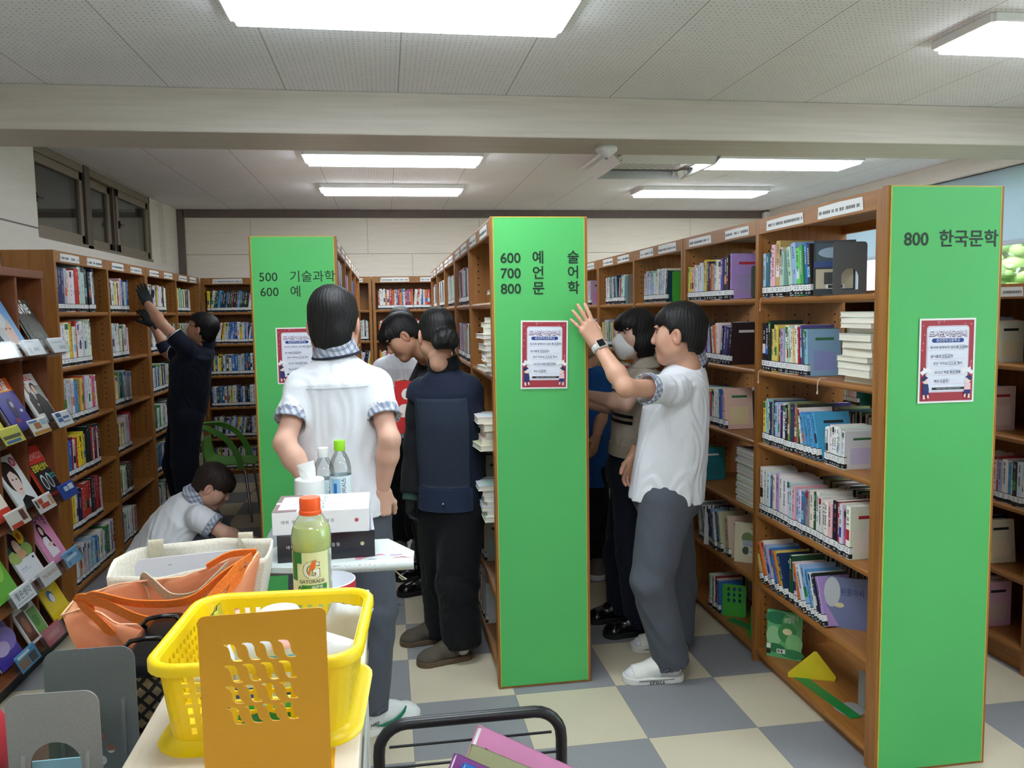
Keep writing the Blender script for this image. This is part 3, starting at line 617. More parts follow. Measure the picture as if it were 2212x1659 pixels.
# ---------------------------------------------------------------- distance-field modelling for bodies and cloth
F32 = np.float32
def smin(a, b, k):
    if k <= 0: return np.minimum(a, b)
    h = np.clip(.5+.5*(b-a)/k, 0, 1); return b+(a-b)*h-k*h*(1-h)
class G:
    def __init__(s, lo, hi, h):
        s.h = h; s.lo = np.array(lo, F32); n = np.ceil((np.array(hi)-np.array(lo))/h).astype(int)+2
        s.ax = [s.lo[i]+h*np.arange(n[i], dtype=F32) for i in range(3)]; s.d = np.full(tuple(n), 9., F32)
    def win(s, lo, hi):
        sl = []
        for i in range(3):
            a = int(max(0, math.floor((lo[i]-s.lo[i])/s.h))); b = int(min(len(s.ax[i]), math.ceil((hi[i]-s.lo[i])/s.h)+1))
            if b <= a: return None
            sl.append(slice(a, b))
        return tuple(sl)
    def at(s, sl): return s.ax[0][sl[0]][:, None, None], s.ax[1][sl[1]][None, :, None], s.ax[2][sl[2]][None, None, :]
    def op(s, fn, lo, hi, k, sub=False):
        m = k+3*s.h; sl = s.win(np.array(lo)-m, np.array(hi)+m)
        if sl is None: return s
        v = fn(*s.at(sl))
        s.d[sl] = -smin(-s.d[sl], v, k) if sub else smin(s.d[sl], v, k); return s
    def cone(s, a, b, ra, rb, k=.02, sub=False, cut=None):
        a = np.array(a, F32); b = np.array(b, F32); ba = b-a; L2 = float(ba@ba)+1e-12; R = max(ra, rb)
        def fn(X, Y, Z):
            t = np.clip(((X-a[0])*ba[0]+(Y-a[1])*ba[1]+(Z-a[2])*ba[2])/L2, 0, 1)
            d = np.sqrt((X-a[0]-t*ba[0])**2+(Y-a[1]-t*ba[1])**2+(Z-a[2]-t*ba[2])**2)-(ra+(rb-ra)*t)
            if cut is not None:      # flat end at b
                u = ba/math.sqrt(L2); d = np.maximum(d, (X-b[0])*u[0]+(Y-b[1])*u[1]+(Z-b[2])*u[2])
                if cut == 2: d = np.maximum(d, -((X-a[0])*u[0]+(Y-a[1])*u[1]+(Z-a[2])*u[2]))
            return d
        return s.op(fn, np.minimum(a, b)-R, np.maximum(a, b)+R, k, sub)
    def ell(s, c, r, k=.02, M=None, sub=False):
        c = np.array(c, F32); r = np.array(r, F32); A = np.eye(3, dtype=F32) if M is None else np.array(M, F32)   # rows = local axes
        R = float(r.max()) if M is not None else r
        def fn(X, Y, Z):
            x, y, z = X-c[0], Y-c[1], Z-c[2]
            q = [A[i, 0]*x+A[i, 1]*y+A[i, 2]*z for i in range(3)]
            k0 = np.sqrt(sum((q[i]/r[i])**2 for i in range(3))); k1 = np.sqrt(sum((q[i]/r[i]**2)**2 for i in range(3)))+1e-9
            return k0*(k0-1)/k1
        return s.op(fn, c-R, c+R, k, sub)
    def loft(s, o, ax, sec, k=.02, p=2.4):
        """stack of ellipses; ax rows = right, forward, up; sec = [(t, rx, ry, ox, oy)] along up from o"""
        o = np.array(o, F32); A = np.array(ax, F32); S = np.array([tuple(q)+(0.,)*(5-len(q)) for q in sec], F32)
        pts = np.array([o+A[2]*q[0]+A[0]*(q[3]+sx*q[1])+A[1]*(q[4]+sy*q[2]) for q in S for sx in (-1, 1) for sy in (-1, 1)])
        def fn(X, Y, Z):
            x, y, z = X-o[0], Y-o[1], Z-o[2]
            l = [A[i, 0]*x+A[i, 1]*y+A[i, 2]*z for i in range(3)]
            t = l[2]; rx, ry, ox, oy = (np.interp(t, S[:, 0], S[:, j]).astype(F32) for j in (1, 2, 3, 4))
            q = (np.abs((l[0]-ox)/rx)**p+np.abs((l[1]-oy)/ry)**p)**(1/p)
            d = (q-1)*np.minimum(rx, ry)*.92
            return np.maximum(d, np.maximum(S[0, 0]-t, t-S[-1, 0]))
        return s.op(fn, pts.min(0), pts.max(0), k)
    def plane(s, o, n):
        """keep the side the normal points away from"""
        n = np.array(n, F32); n /= np.linalg.norm(n); X, Y, Z = s.at((slice(None),)*3)
        s.d = np.maximum(s.d, (X-o[0])*n[0]+(Y-o[1])*n[1]+(Z-o[2])*n[2]); return s
    def warp(s, fn, band=.025):
        m = np.abs(s.d) < band; I = np.nonzero(m)
        s.d[I] += fn(*[s.ax[i][I[i]] for i in range(3)]).astype(F32); return s
    def mesh(s):
        d = s.d; h = s.h; N_ = [n-1 for n in d.shape]; sg = d < 0
        c = [sg[i:i+N_[0], j:j+N_[1], k:k+N_[2]] for i in (0, 1) for j in (0, 1) for k in (0, 1)]
        anyc = np.zeros(N_, bool); allc = np.ones(N_, bool)
        for q in c: anyc |= q; allc &= q
        I = np.nonzero(anyc & ~allc); n = len(I[0])
        if n == 0: return np.zeros((0, 3)), np.zeros((0, 4), int)
        idx = np.full(N_, -1, np.int32); idx[I] = np.arange(n)
        off = [(i, j, k) for i in (0, 1) for j in (0, 1) for k in (0, 1)]
        val = [d[I[0]+a, I[1]+b, I[2]+e] for a, b, e in off]
        acc = np.zeros((n, 3), F32); cnt = np.zeros(n, F32)
        for p in range(8):
            for q in range(p+1, 8):
                if sum(abs(off[p][i]-off[q][i]) for i in range(3)) != 1: continue
                m = (val[p] < 0) != (val[q] < 0)
                if not m.any(): continue
                t = val[p][m]/(val[p][m]-val[q][m]); P0 = np.array(off[p], F32); P1 = np.array(off[q], F32)
                acc[m] += P0+(P1-P0)*t[:, None]; cnt[m] += 1
        v = (np.stack(I, 1)+acc/cnt[:, None])*h+s.lo
        quads = []
        for ax in range(3):
            b, e = [i for i in range(3) if i != ax]
            lo = [slice(None)]*3; hi = [slice(None)]*3; lo[ax] = slice(0, -1); hi[ax] = slice(1, None)
            for u in (b, e): lo[u] = slice(1, -1); hi[u] = slice(1, -1)
            s0 = sg[tuple(lo)]; s1 = sg[tuple(hi)]; E = np.nonzero(s0 != s1)
            if len(E[0]) == 0: continue
            base = [E[i].copy() for i in range(3)]; base[b] = base[b]+1; base[e] = base[e]+1
            def cell(db, de):
                q = list(base); q[b] = base[b]-db; q[e] = base[e]-de; return idx[tuple(q)]
            Q = np.stack([cell(1, 1), cell(0, 1), cell(0, 0), cell(1, 0)], 1)
            fl = s0[E] if ax != 1 else ~s0[E]
            Q[~fl] = Q[~fl][:, ::-1]; quads.append(Q)
        Q = np.concatenate(quads); Q = Q[(Q >= 0).all(1)]
        return v, Q

def np_mesh(name, parts, mats, parent=None, col=None, smooth=True):
    """parts = [(verts, quads, rgb array or None)] joined in one mesh"""
    V, Q, Cc = [], [], []; o = 0
    for p in parts:
        v, q = p[0], p[1]; V.append(v); Q.append(q+o); o += len(v)
        Cc.append(p[2] if len(p) > 2 and p[2] is not None else None)
    V = np.concatenate(V).astype(F32); Q = np.concatenate(Q).astype(np.int32)
    me = bpy.data.meshes.new(name); me.vertices.add(len(V)); me.vertices.foreach_set('co', V.ravel())
    me.loops.add(Q.size); me.loops.foreach_set('vertex_index', Q.ravel()); me.polygons.add(len(Q))
    me.polygons.foreach_set('loop_start', np.arange(0, Q.size, 4, dtype=np.int32)); me.polygons.foreach_set('loop_total', np.full(len(Q), 4, np.int32))
    for m in (mats if isinstance(mats, (list, tuple)) else [mats]): me.materials.append(m)
    if any(c is not None for c in Cc):
        a = me.color_attributes.new('Col', 'FLOAT_COLOR', 'POINT')
        buf = np.concatenate([np.concatenate([c, np.ones((len(c), 1))], 1) if c is not None else np.tile(np.array([.8, .8, .8, 1]), (len(p[0]), 1)) for c, p in zip(Cc, parts)])
        a.data.foreach_set('color', buf.astype(F32).ravel())
    me.update(calc_edges=True); me.validate()
    me.polygons.foreach_set('use_smooth', [smooth]*len(me.polygons))
    ob = bpy.data.objects.new(name, me); COL.objects.link(ob)
    if parent is not None: ob.parent = parent; 
    return ob
def unit(v): v = np.array(v, float); return v/np.linalg.norm(v)
def axes(up, right):
    u = unit(up); r = np.array(right, float); r = unit(r-u*(r@u)); return np.array([r, np.cross(u, r), u])
def to_world(v, A, o): return v @ np.array(A)+np.array(o)       # rows of A = local axes in world
def wob(seed, f=1.):
    """cheap smooth pseudo-noise field"""
    r = np.random.RandomState(seed); K = r.normal(0, 1, (7, 3))*f; ph = r.uniform(0, 6.3, 7)
    return lambda x, y, z: sum(np.sin(K[i, 0]*x+K[i, 1]*y+K[i, 2]*z+ph[i]) for i in range(7))/3.2

# ---------------------------------------------------------------- skin, hair and cloth materials
def m_skin(name, tone):
    M = N(name); a = M.n('ShaderNodeAttribute', attribute_name='Col'); f = M.noise(M.pos(True), 30, 4)
    M.l(M.mix(.25, a.outputs['Color'], M.ramp(f, (.3, (.86, .8, .78)), (.7, (1, 1, 1))), 'MULTIPLY'), M.b.inputs['Base Color'])
    M.set(Roughness=.5, Subsurface_Weight=.12, Subsurface_Radius=(.01, .004, .002)); M.bump(M.noise(M.pos(True), 500, 2), .06, .001); MATS[name] = M.m; return M.m
SKINM = m_skin('skin', None)
def m_hair(name, col):
    M = N(name); p = M.scl(M.pos(True), (260, 260, 16)); f = M.noise(p, 1.5, 5, .65)
    c = lin(col); M.l(M.ramp(f, (.3, tuple(x*.6 for x in c)), (.75, tuple(x*1.5 for x in c))), M.b.inputs['Base Color'])
    M.set(Roughness=.5); M.b.inputs['Specular IOR Level'].default_value = .3; M.bump(f, .3, .003); MATS[name] = M.m; return M.m
HAIR = m_hair('black_hair', (23, 21, 22)); HAIRB = m_hair('dark_brown_hair', (44, 32, 28))
def m_cloth(name, col, wr=.25, weave=900, rough=.85, stretch=(1, 1, .5)):
    M = N(name); P = M.pos(True); f = M.noise(M.scl(P, stretch), 9, 5, .55); w = M.noise(P, weave, 1); c = lin(col)
    M.l(M.ramp(w, (.3, tuple(x*.9 for x in c)), (.7, tuple(min(1, x*1.08) for x in c))), M.b.inputs['Base Color'])
    M.b.inputs['Roughness'].default_value = rough; M.b.inputs['Specular IOR Level'].default_value = .25
    M.set(Sheen_Weight=.05); M.bump(M.math('ADD', f, M.math('MULTIPLY', w, .008)), wr, .03); MATS[name] = M.m; return M.m
SHIRT = m_cloth('white_school_shirt', (232, 234, 240), .28)
NAVYP = m_cloth('navy_polo', (22, 28, 44), .15); JEAN = m_cloth('dark_denim', (22, 27, 42), .25, 500)
GREYT = m_cloth('grey_school_trousers', (84, 88, 98), .3); BLACKC = m_cloth('black_cloth', (18, 20, 24), .25)
NAVYV = m_cloth('navy_vest', (26, 34, 54), .15); KNIT = m_cloth('beige_knit', (186, 176, 160), .2, 300); BLUEC = m_cloth('blue_apron', (30, 84, 150), .2)
GLOVE = m_cloth('charcoal_glove', (40, 44, 46), .3); SOCK = m_cloth('white_sock', (226, 226, 230), .2); MASK = m_cloth('white_mask', (236, 236, 238), .06)
def m_mesh_vest():
    M = N('navy_mesh_weave'); x, y, z = M.xyz(M.pos(True)); 
    def s(v): return M.math('SINE', M.math('MULTIPLY', v, 900.0))
    d = M.math('MULTIPLY', s(M.math('ADD', x, z)), s(M.math('SUBTRACT', x, z))); h = M.math('GREATER_THAN', d, .1)
    M.l(M.mix(h, c4((22, 30, 46)), c4((40, 54, 78))), M.b.inputs['Base Color']); M.set(Roughness=.8); M.bump(d, .4, .002); return M.m
VMESH = m_mesh_vest()
def m_plaid():
    M = N('grey_blue_plaid'); x, y, z = M.xyz(M.pos(True))
    def st(v, w, t): return M.math('LESS_THAN', M.math('FRACT', M.math('DIVIDE', v, w)), t)
    u = M.math('ADD', x, M.math('MULTIPLY', z, .55)); v = M.math('SUBTRACT', z, M.math('MULTIPLY', y, .7))
    c = M.mix(M.math('MULTIPLY', st(u, .022, .45), .55), c4((205, 210, 222)), c4((96, 108, 140)))
    c = M.mix(M.math('MULTIPLY', st(v, .022, .4), .5), c, c4((84, 94, 124))); c = M.mix(M.math('MULTIPLY', st(u, .0073, .2), .6), c, c4((60, 66, 88)))
    M.l(c, M.b.inputs['Base Color']); M.set(Roughness=.85); return M.m
PLAID = m_plaid(); TRIMN = mat('navy_trim', (24, 28, 48), .8)
RUBBERW = mat('white_rubber', (226, 226, 220), .5, noise=.05); LEATHB = mat('black_leather', (14, 14, 16), .2, noise=.2); SUEDE = mat('taupe_suede', (84, 76, 66), .9, noise=.15, nscale=200, bump=.1, bscale=400)
SHOEW = mat('white_leather', (222, 224, 222), .45, noise=.05); SWOOSH = mat('green_shoe_mark', (0, 120, 84), .5, noise=.05); SHOEG = mat('grey_shoe', (110, 104, 100), .7, noise=.15)

TONE = {'fair': (216, 170, 148), 'tan': (196, 146, 118), 'warm': (206, 158, 132), 'pale': (220, 180, 160)}

# ---------------------------------------------------------------- head, hair, hands, shoes in their own frames
HEADS = {}
def head_mesh(tone, female=False, brows=True):
    key = (tone, female)
    if key in HEADS: return HEADS[key]
    g = G((-.11, -.125, -.18), (.11, .14, .15), .0028); fw = .94 if female else 1.
    g.ell((0, -.012, .036), (.076, .096, .085), 0)
    g.ell((0, .022, -.035), (.062*fw, .07, .082), .03)
    g.ell((0, .058, -.094), (.026*fw, .026, .024), .035)
    for s in (-1, 1):
        g.cone((s*.052*fw, .0, -.06), (s*.018, .062, -.098), .026, .02, .025)      # jaw line
        g.ell((s*.04, .06, -.024), (.026, .02, .026), .035); g.ell((s*.048*fw, .028, -.03), (.024, .045, .052), .03)                        # cheek
        g.ell((s*.031, .094, .012), (.02, .014, .011), .014, sub=True)             # socket
        g.ell((s*.031, .074, .011), (.0125, .0125, .0115), .003)                   # eyeball and lids
        g.ell((s*.033, .08, .034), (.026, .012, .007), .012)                       # brow ridge
        g.ell((s*.08, -.006, -.008), (.011, .02, .034), .004, M=np.array([[.94, s*.34, 0], [-s*.34, .94, 0], [0, 0, 1]]))
        g.ell((s*.094, .002, -.004), (.014, .012, .021), .003, sub=True); g.ell((s*.094, .002, -.026), (.009, .007, .007), .003, sub=True)
        g.ell((s*.011, .1, -.03), (.008, .009, .007), .008)                        # nostril wing
    g.cone((0, .086, .016), (0, .101, -.02), .0085, .0115, .018)
    g.ell((0, .0895, -.056), (.02, .0095, .006), .008); g.ell((0, .0875, -.067), (.017, .0095, .0065), .008)
    g.ell((0, .103, -.0615), (.023, .008, .0014), .004, sub=True)
    g.cone((0, -.022, -.07), (0, -.036, -.135), .05*fw, .05*fw, .03)
    v, q = g.mesh(); c = np.tile(np.array(lin(TONE[tone])), (len(v), 1)); x, y, z = v.T
    def paint(mask, rgb, a=1.):
        m = np.clip(mask, 0, 1)[:, None]*a; c[:] = c*(1-m)+np.array(lin(rgb))*m
    ax_ = np.abs(x)
    paint(1.3-((x/.022)**2+((z+.06)/.0125)**2+((y-.1)/.02)**2)*1.1, (190, 104, 100), .75)
    paint((1.6-(((ax_-.031)/.0145)**2+((z-.0105)/.0045)**2)*1.6)*(y > .07), (40, 28, 26), .95)
    paint((1.4-(((ax_-.031)/.019)**2+((z-.017)/.0028)**2)*1.4)*(y > .065), (34, 24, 22), .8)
    if brows: paint((1.4-(((ax_-.034)/.023)**2+((z-.0345-(ax_-.03)*.12)/.0048)**2)*1.3)*(y > .05), (44, 36, 34), .85)
    paint((1.2-((ax_-.045)/.02)**2-((z+.028)/.02)**2)*(y > .04), (214, 136, 120), .18)
    paint((ax_ > .07)*1.*(np.abs(y) < .04)*(np.abs(z) < .05), (206, 120, 104), .18)
    HEADS[key] = (v, q, c); return HEADS[key]

def hair_mesh(style):
    g = G((-.14, -.19, -.24), (.14, .15, .165), .0032); nz = wob(3, 55); n2 = wob(8, 30)
    E = g.ell
    if style in ('boy', 'long_boy', 'bowl', 'reader'):
        E((0, -.012, .042), (.086, .107, .094), 0); E((0, -.05, -.012), (.075, .062, .085 if style != 'long_boy' else .1), .02)
        E((0, -.005, .012), (.083, .075, .062), .02)
        if style == 'bowl': E((0, .02, .04), (.084, .09, .07), .02)
        if style == 'reader': E((0, .06, .06), (.07, .055, .04), .02)
    elif style == 'man':
        E((0, -.012, .042), (.086, .107, .093), 0); E((0, -.048, -.014), (.076, .064, .08), .02); E((0, .02, .06), (.08, .08, .06), .02)
    elif style == 'bob':
        E((0, -.01, .04), (.09, .109, .096), 0); E((0, -.015, -.035), (.102, .097, .105), .02); E((0, .045, .05), (.074, .07, .06), .02)
    elif style == 'bun':
        E((0, -.012, .042), (.085, .106, .092), 0); E((0, -.05, -.008), (.078, .062, .076), .02)
        E((.012, -.125, -.035), (.056, .042, .05), .012); E((.045, -.118, -.05), (.03, .03, .03), .01); E((-.03, -.12, -.05), (.03, .028, .035), .01)
        for q in range(6):
            a = q*1.05; g.cone((.012+.03*math.cos(a), -.15, -.035+.028*math.sin(a)), (.012+.045*math.cos(a+1), -.125, -.035+.045*math.sin(a+1)), .012, .008, .006)
        g.cone((.05, -.1, -.07), (.055, -.085, -.17), .01, .004, .01); g.cone((-.07, -.02, -.03), (-.072, -.0, -.11), .008, .003, .01); g.cone((.066, -.09, -.06), (.07, -.08, -.14), .007, .003, .01)
    def lock(x, y, z):
        a = np.arctan2(x, y+.03); w = n2(x, y, z)
        return .0008*np.sin(a*37+2.8*w+z*34)+.0007*np.sin(a*83-2.3*w-z*50)+.0018*nz(x, y, z)
    g.warp(lock, .03)
    X, Y, Z = g.at((slice(None),)*3); jag = (.006*np.sin(X*190+1.3)+.005*np.sin(X*83)+.003*np.sin(X*410))
    ax_ = np.abs(X)
    def cut(v): g.d = np.maximum(g.d, v.astype(F32))
    if style == 'bob':
        cut(np.minimum(np.minimum(Y-.02-.4*np.maximum(ax_-.03, 0), .03+jag-Z), .066-ax_)); cut(np.minimum(Y-.06, .03+jag-Z)); cut(-.118+.25*(Y+.02)*0+jag*.5-Z)
        cut(np.minimum(np.minimum(-.05-Z, .05-ax_), Y+.055))
    elif style == 'bun':
        cut(np.minimum(Y-.03-.0*X, .07-Z+.0*Y)); cut(np.minimum(Y+.0, .02-Z+.0*X)); cut(np.minimum(np.minimum(-.065+.6*ax_-Z, Y+.1), 1+0*X))
        for s in (-1, 1): E((s*.088, .006, -.012), (.02, .022, .03), .004, sub=True)
    else:
        fr = {'boy': .034, 'long_boy': .03, 'bowl': .012, 'man': .05, 'reader': .018}[style]
        cut(np.minimum(Y-.025, fr+jag-Z)); cut(np.minimum(Y+.0, -.0+jag*.5-Z-.35*(Y-.0)))
        nape = {'boy': -.085, 'long_boy': -.1, 'bowl': -.078, 'man': -.075, 'reader': -.075}[style]
        cut(nape+jag*.5+.35*ax_-Z); cut(np.minimum(Y+.045, -.03-Z))
        for s in (-1, 1): E((s*.09, .0, -.01), (.024, .026, .036), .004, sub=True)
    return g.mesh()

def hand_mesh(side, curl, tone, spread=1., thumb=(0.4, .3), scale=1.):
    """side -1 left / +1 right; fingers along +y, back of the hand +z; curl = three bends for each finger"""
    g = G((-.1, -.05, -.12), (.1, .21, .06), .0024); ts = -side; tips = []
    fx = [.03, .0105, -.009, -.0275]; fl = [.072, .079, .073, .058]; kn = [.088, .092, .088, .08]; fr = [.0088, .009, .0086, .0076]
    g.cone((0, -.05, 0), (0, .0, 0), .0235, .024, .01)
    for i in range(4):
        x = fx[i]*ts; g.cone((x*.62, .01, -.002), (x, kn[i]-.006, -.001), .0165, .0115, .018)
        d = np.array([ts*(.09*(1.5-i))*spread, 1., 0.]); d /= np.linalg.norm(d); p = np.array([x, kn[i], .001]); a = 0
        c = curl[i] if hasattr(curl[0], '__len__') else curl
        for j, (sg, b) in enumerate(zip((.45, .3, .25), c)):
            a += b; q = p+(d*math.cos(a)+np.array([0, 0, -1.])*math.sin(a))*fl[i]*sg
            r = fr[i]*(1-.1*j); g.cone(p, q, r, r*.92, .004); p = q
        tips.append((p, r, unit(d*math.cos(a)+np.array([0, 0, -1.])*math.sin(a))))
    g.ell((ts*.024, .035, -.012), (.016, .034, .014), .014)
    a, b = thumb; p = np.array([ts*.024, .022, -.006]); d = unit((ts*.72, .68, -.25*b-.1)); q = p+d*.04; g.cone(p, q, .014, .0112, .012)
    d2 = unit(d*math.cos(a)+np.array([-ts*.5, .6, -.5])*math.sin(a)); r = q+d2*.03; g.cone(q, r, .0106, .01, .006); e = r+unit(d2+np.array([-ts*.1, .1, 0]))*.022; g.cone(r, e, .01, .0082, .005)
    v, q = g.mesh(); c = np.tile(np.array(lin(TONE[tone])) if tone in TONE else np.array(lin(tone)), (len(v), 1))
    if tone in TONE:
        for (p, r, d) in tips+[(e, .008, d2)]:
            m = np.clip(1-np.linalg.norm(v-p, axis=1)/.014, 0, 1)[:, None]*.5; c = c*(1-m)+np.array(lin((226, 150, 138)))*m
        k = np.clip(.003-np.abs(v[:, 1]-.091), 0, .003)[:, None]/.003*(v[:, 2] > .004)[:, None]*.25; c = c*(1-k)+np.array(lin((200, 120, 100)))*k
    v = v*scale
    return v, q, c

CURL = {'flat': ((.05, .1, .06), (.02, .08, .06), (.05, .1, .06), (.12, .12, .08)), 'relax': ((.35, .45, .25), (.45, .5, .3), (.5, .55, .3), (.55, .6, .3)),
        'fist': ((1.3, 1.5, .9), (1.35, 1.55, .9), (1.4, 1.55, .9), (1.4, 1.6, .9)), 'grip': ((.8, .9, .5), (.85, .95, .5), (.9, 1., .5), (.95, 1., .5)), 'reach': ((.15, .3, .2), (.2, .3, .2), (.25, .35, .2), (.3, .4, .25))}

def shoe_parts(style):
    """foot frame: heel behind the origin, toes along +y, z up; returns [(part name, material, verts, quads)]"""
    out = []; B = ((-.08, -.1, -.01), (.08, .24, .16))
    def sole(t, grow=0., z0=0.):
        g = G(*B, .0034)
        def fn(X, Y, Z):
            tt = np.clip((Y+.04)/.18, 0, 1); d2 = np.sqrt((X-.004*tt)**2+(Y-(-.04+.18*tt))**2)-(.036+.014*tt+grow)
            return np.maximum(d2, np.abs(Z-z0-t/2)-t/2)
        g.op(fn, (-.08, -.1, z0), (.08, .24, z0+t), 0); return g.mesh()
    def foot(g, k=.03, f=1.):
        g.cone((0, -.035, .05), (0, .04, .062), .034*f, .036*f, k); g.cone((0, .04, .06), (.003, .13, .034), .038*f, .034*f, k); g.ell((.003, .14, .03), (.044*f, .045*f, .024*f), k); return g
    if style == 'slide':
        out.append(('sole', RUBBERW, *sole(.03, .006)))
        g = G(*B, .0034); foot(g, .03, .96); g.cone((0, -.03, .06), (0, -.03, .15), .034, .036, .02); g.plane((0, 0, .03), (0, 0, -1)); out.append(('sock', SOCK, *g.mesh()))
        g = G(*B, .0034); foot(g, .03, 1.12); g.plane((0, .02, 0), (0, -1, .25)); g.plane((0, .145, 0), (0, 1, -.15)); g.plane((0, 0, .026), (0, 0, -1)); out.append(('strap', RUBBERW, *g.mesh()))
    elif style in ('sneaker', 'greysneaker'):
        out.append(('sole', RUBBERW, *sole(.032, .004)))
        g = G(*B, .0034); foot(g, .03, 1.1); g.cone((0, -.035, .05), (0, -.035, .095), .042, .036, .02); g.cone((0, .02, .075), (0, .08, .065), .03, .026, .02); g.plane((0, -.03, .098), (0, -.2, 1)); g.plane((0, 0, .026), (0, 0, -1)); out.append(('upper', SHOEW if style == 'sneaker' else SHOEG, *g.mesh()))
        g = G(*B, .0034); g.cone((0, -.025, .08), (0, -.02, .16), .032, .034, .01); out.append(('sock', SOCK, *g.mesh()))
    elif style == 'clog':
        out.append(('sole', mat('cork_footbed', (96, 78, 58), .8, noise=.2, nscale=90), *sole(.026, .004)))
        g = G(*B, .0034); foot(g, .03, 1.14); g.plane((0, .0, .05), (0, -1, .35)); g.plane((0, 0, .022), (0, 0, -1)); out.append(('upper', SUEDE, *g.mesh()))
        g = G(*B, .0034); foot(g, .03, 1.2); g.plane((0, .015, .05), (0, -1, .3)); g.plane((0, .04, .05), (0, 1, -.3)); g.plane((0, 0, .03), (0, 0, -1)); out.append(('strap', SUEDE, *g.mesh()))
        g = G(*B, .0034); g.cone((0, -.03, .05), (0, -.02, .14), .034, .036, .01); g.plane((0, 0, .026), (0, 0, -1)); out.append(('sock', SOCK, *g.mesh()))
    else:
        out.append(('sole', mat('black_sole', (20, 20, 20), .7), *sole(.026, .005)))
        g = G(*B, .0034); foot(g, .03, 1.12); g.cone((0, -.035, .05), (0, -.035, .08), .042, .036, .02); g.plane((0, -.03, .088), (0, -.1, 1)); g.plane((0, 0, .022), (0, 0, -1)); out.append(('upper', LEATHB, *g.mesh()))
        g = G(*B, .0034); foot(g, .03, 1.17); g.plane((0, .05, .05), (0, -1, .2)); g.plane((0, .085, .05), (0, 1, -.1)); g.plane((0, 0, .04), (0, 0, -1)); out.append(('strap', LEATHB, *g.mesh()))
        g = G(*B, .0034); g.cone((0, -.025, .06), (0, -.02, .15), .031, .033, .01); out.append(('sock', BLACKC, *g.mesh()))
    return out
SHOES = {}
def shoes(style):
    if style not in SHOES: SHOES[style] = shoe_parts(style)
    return SHOES[style]

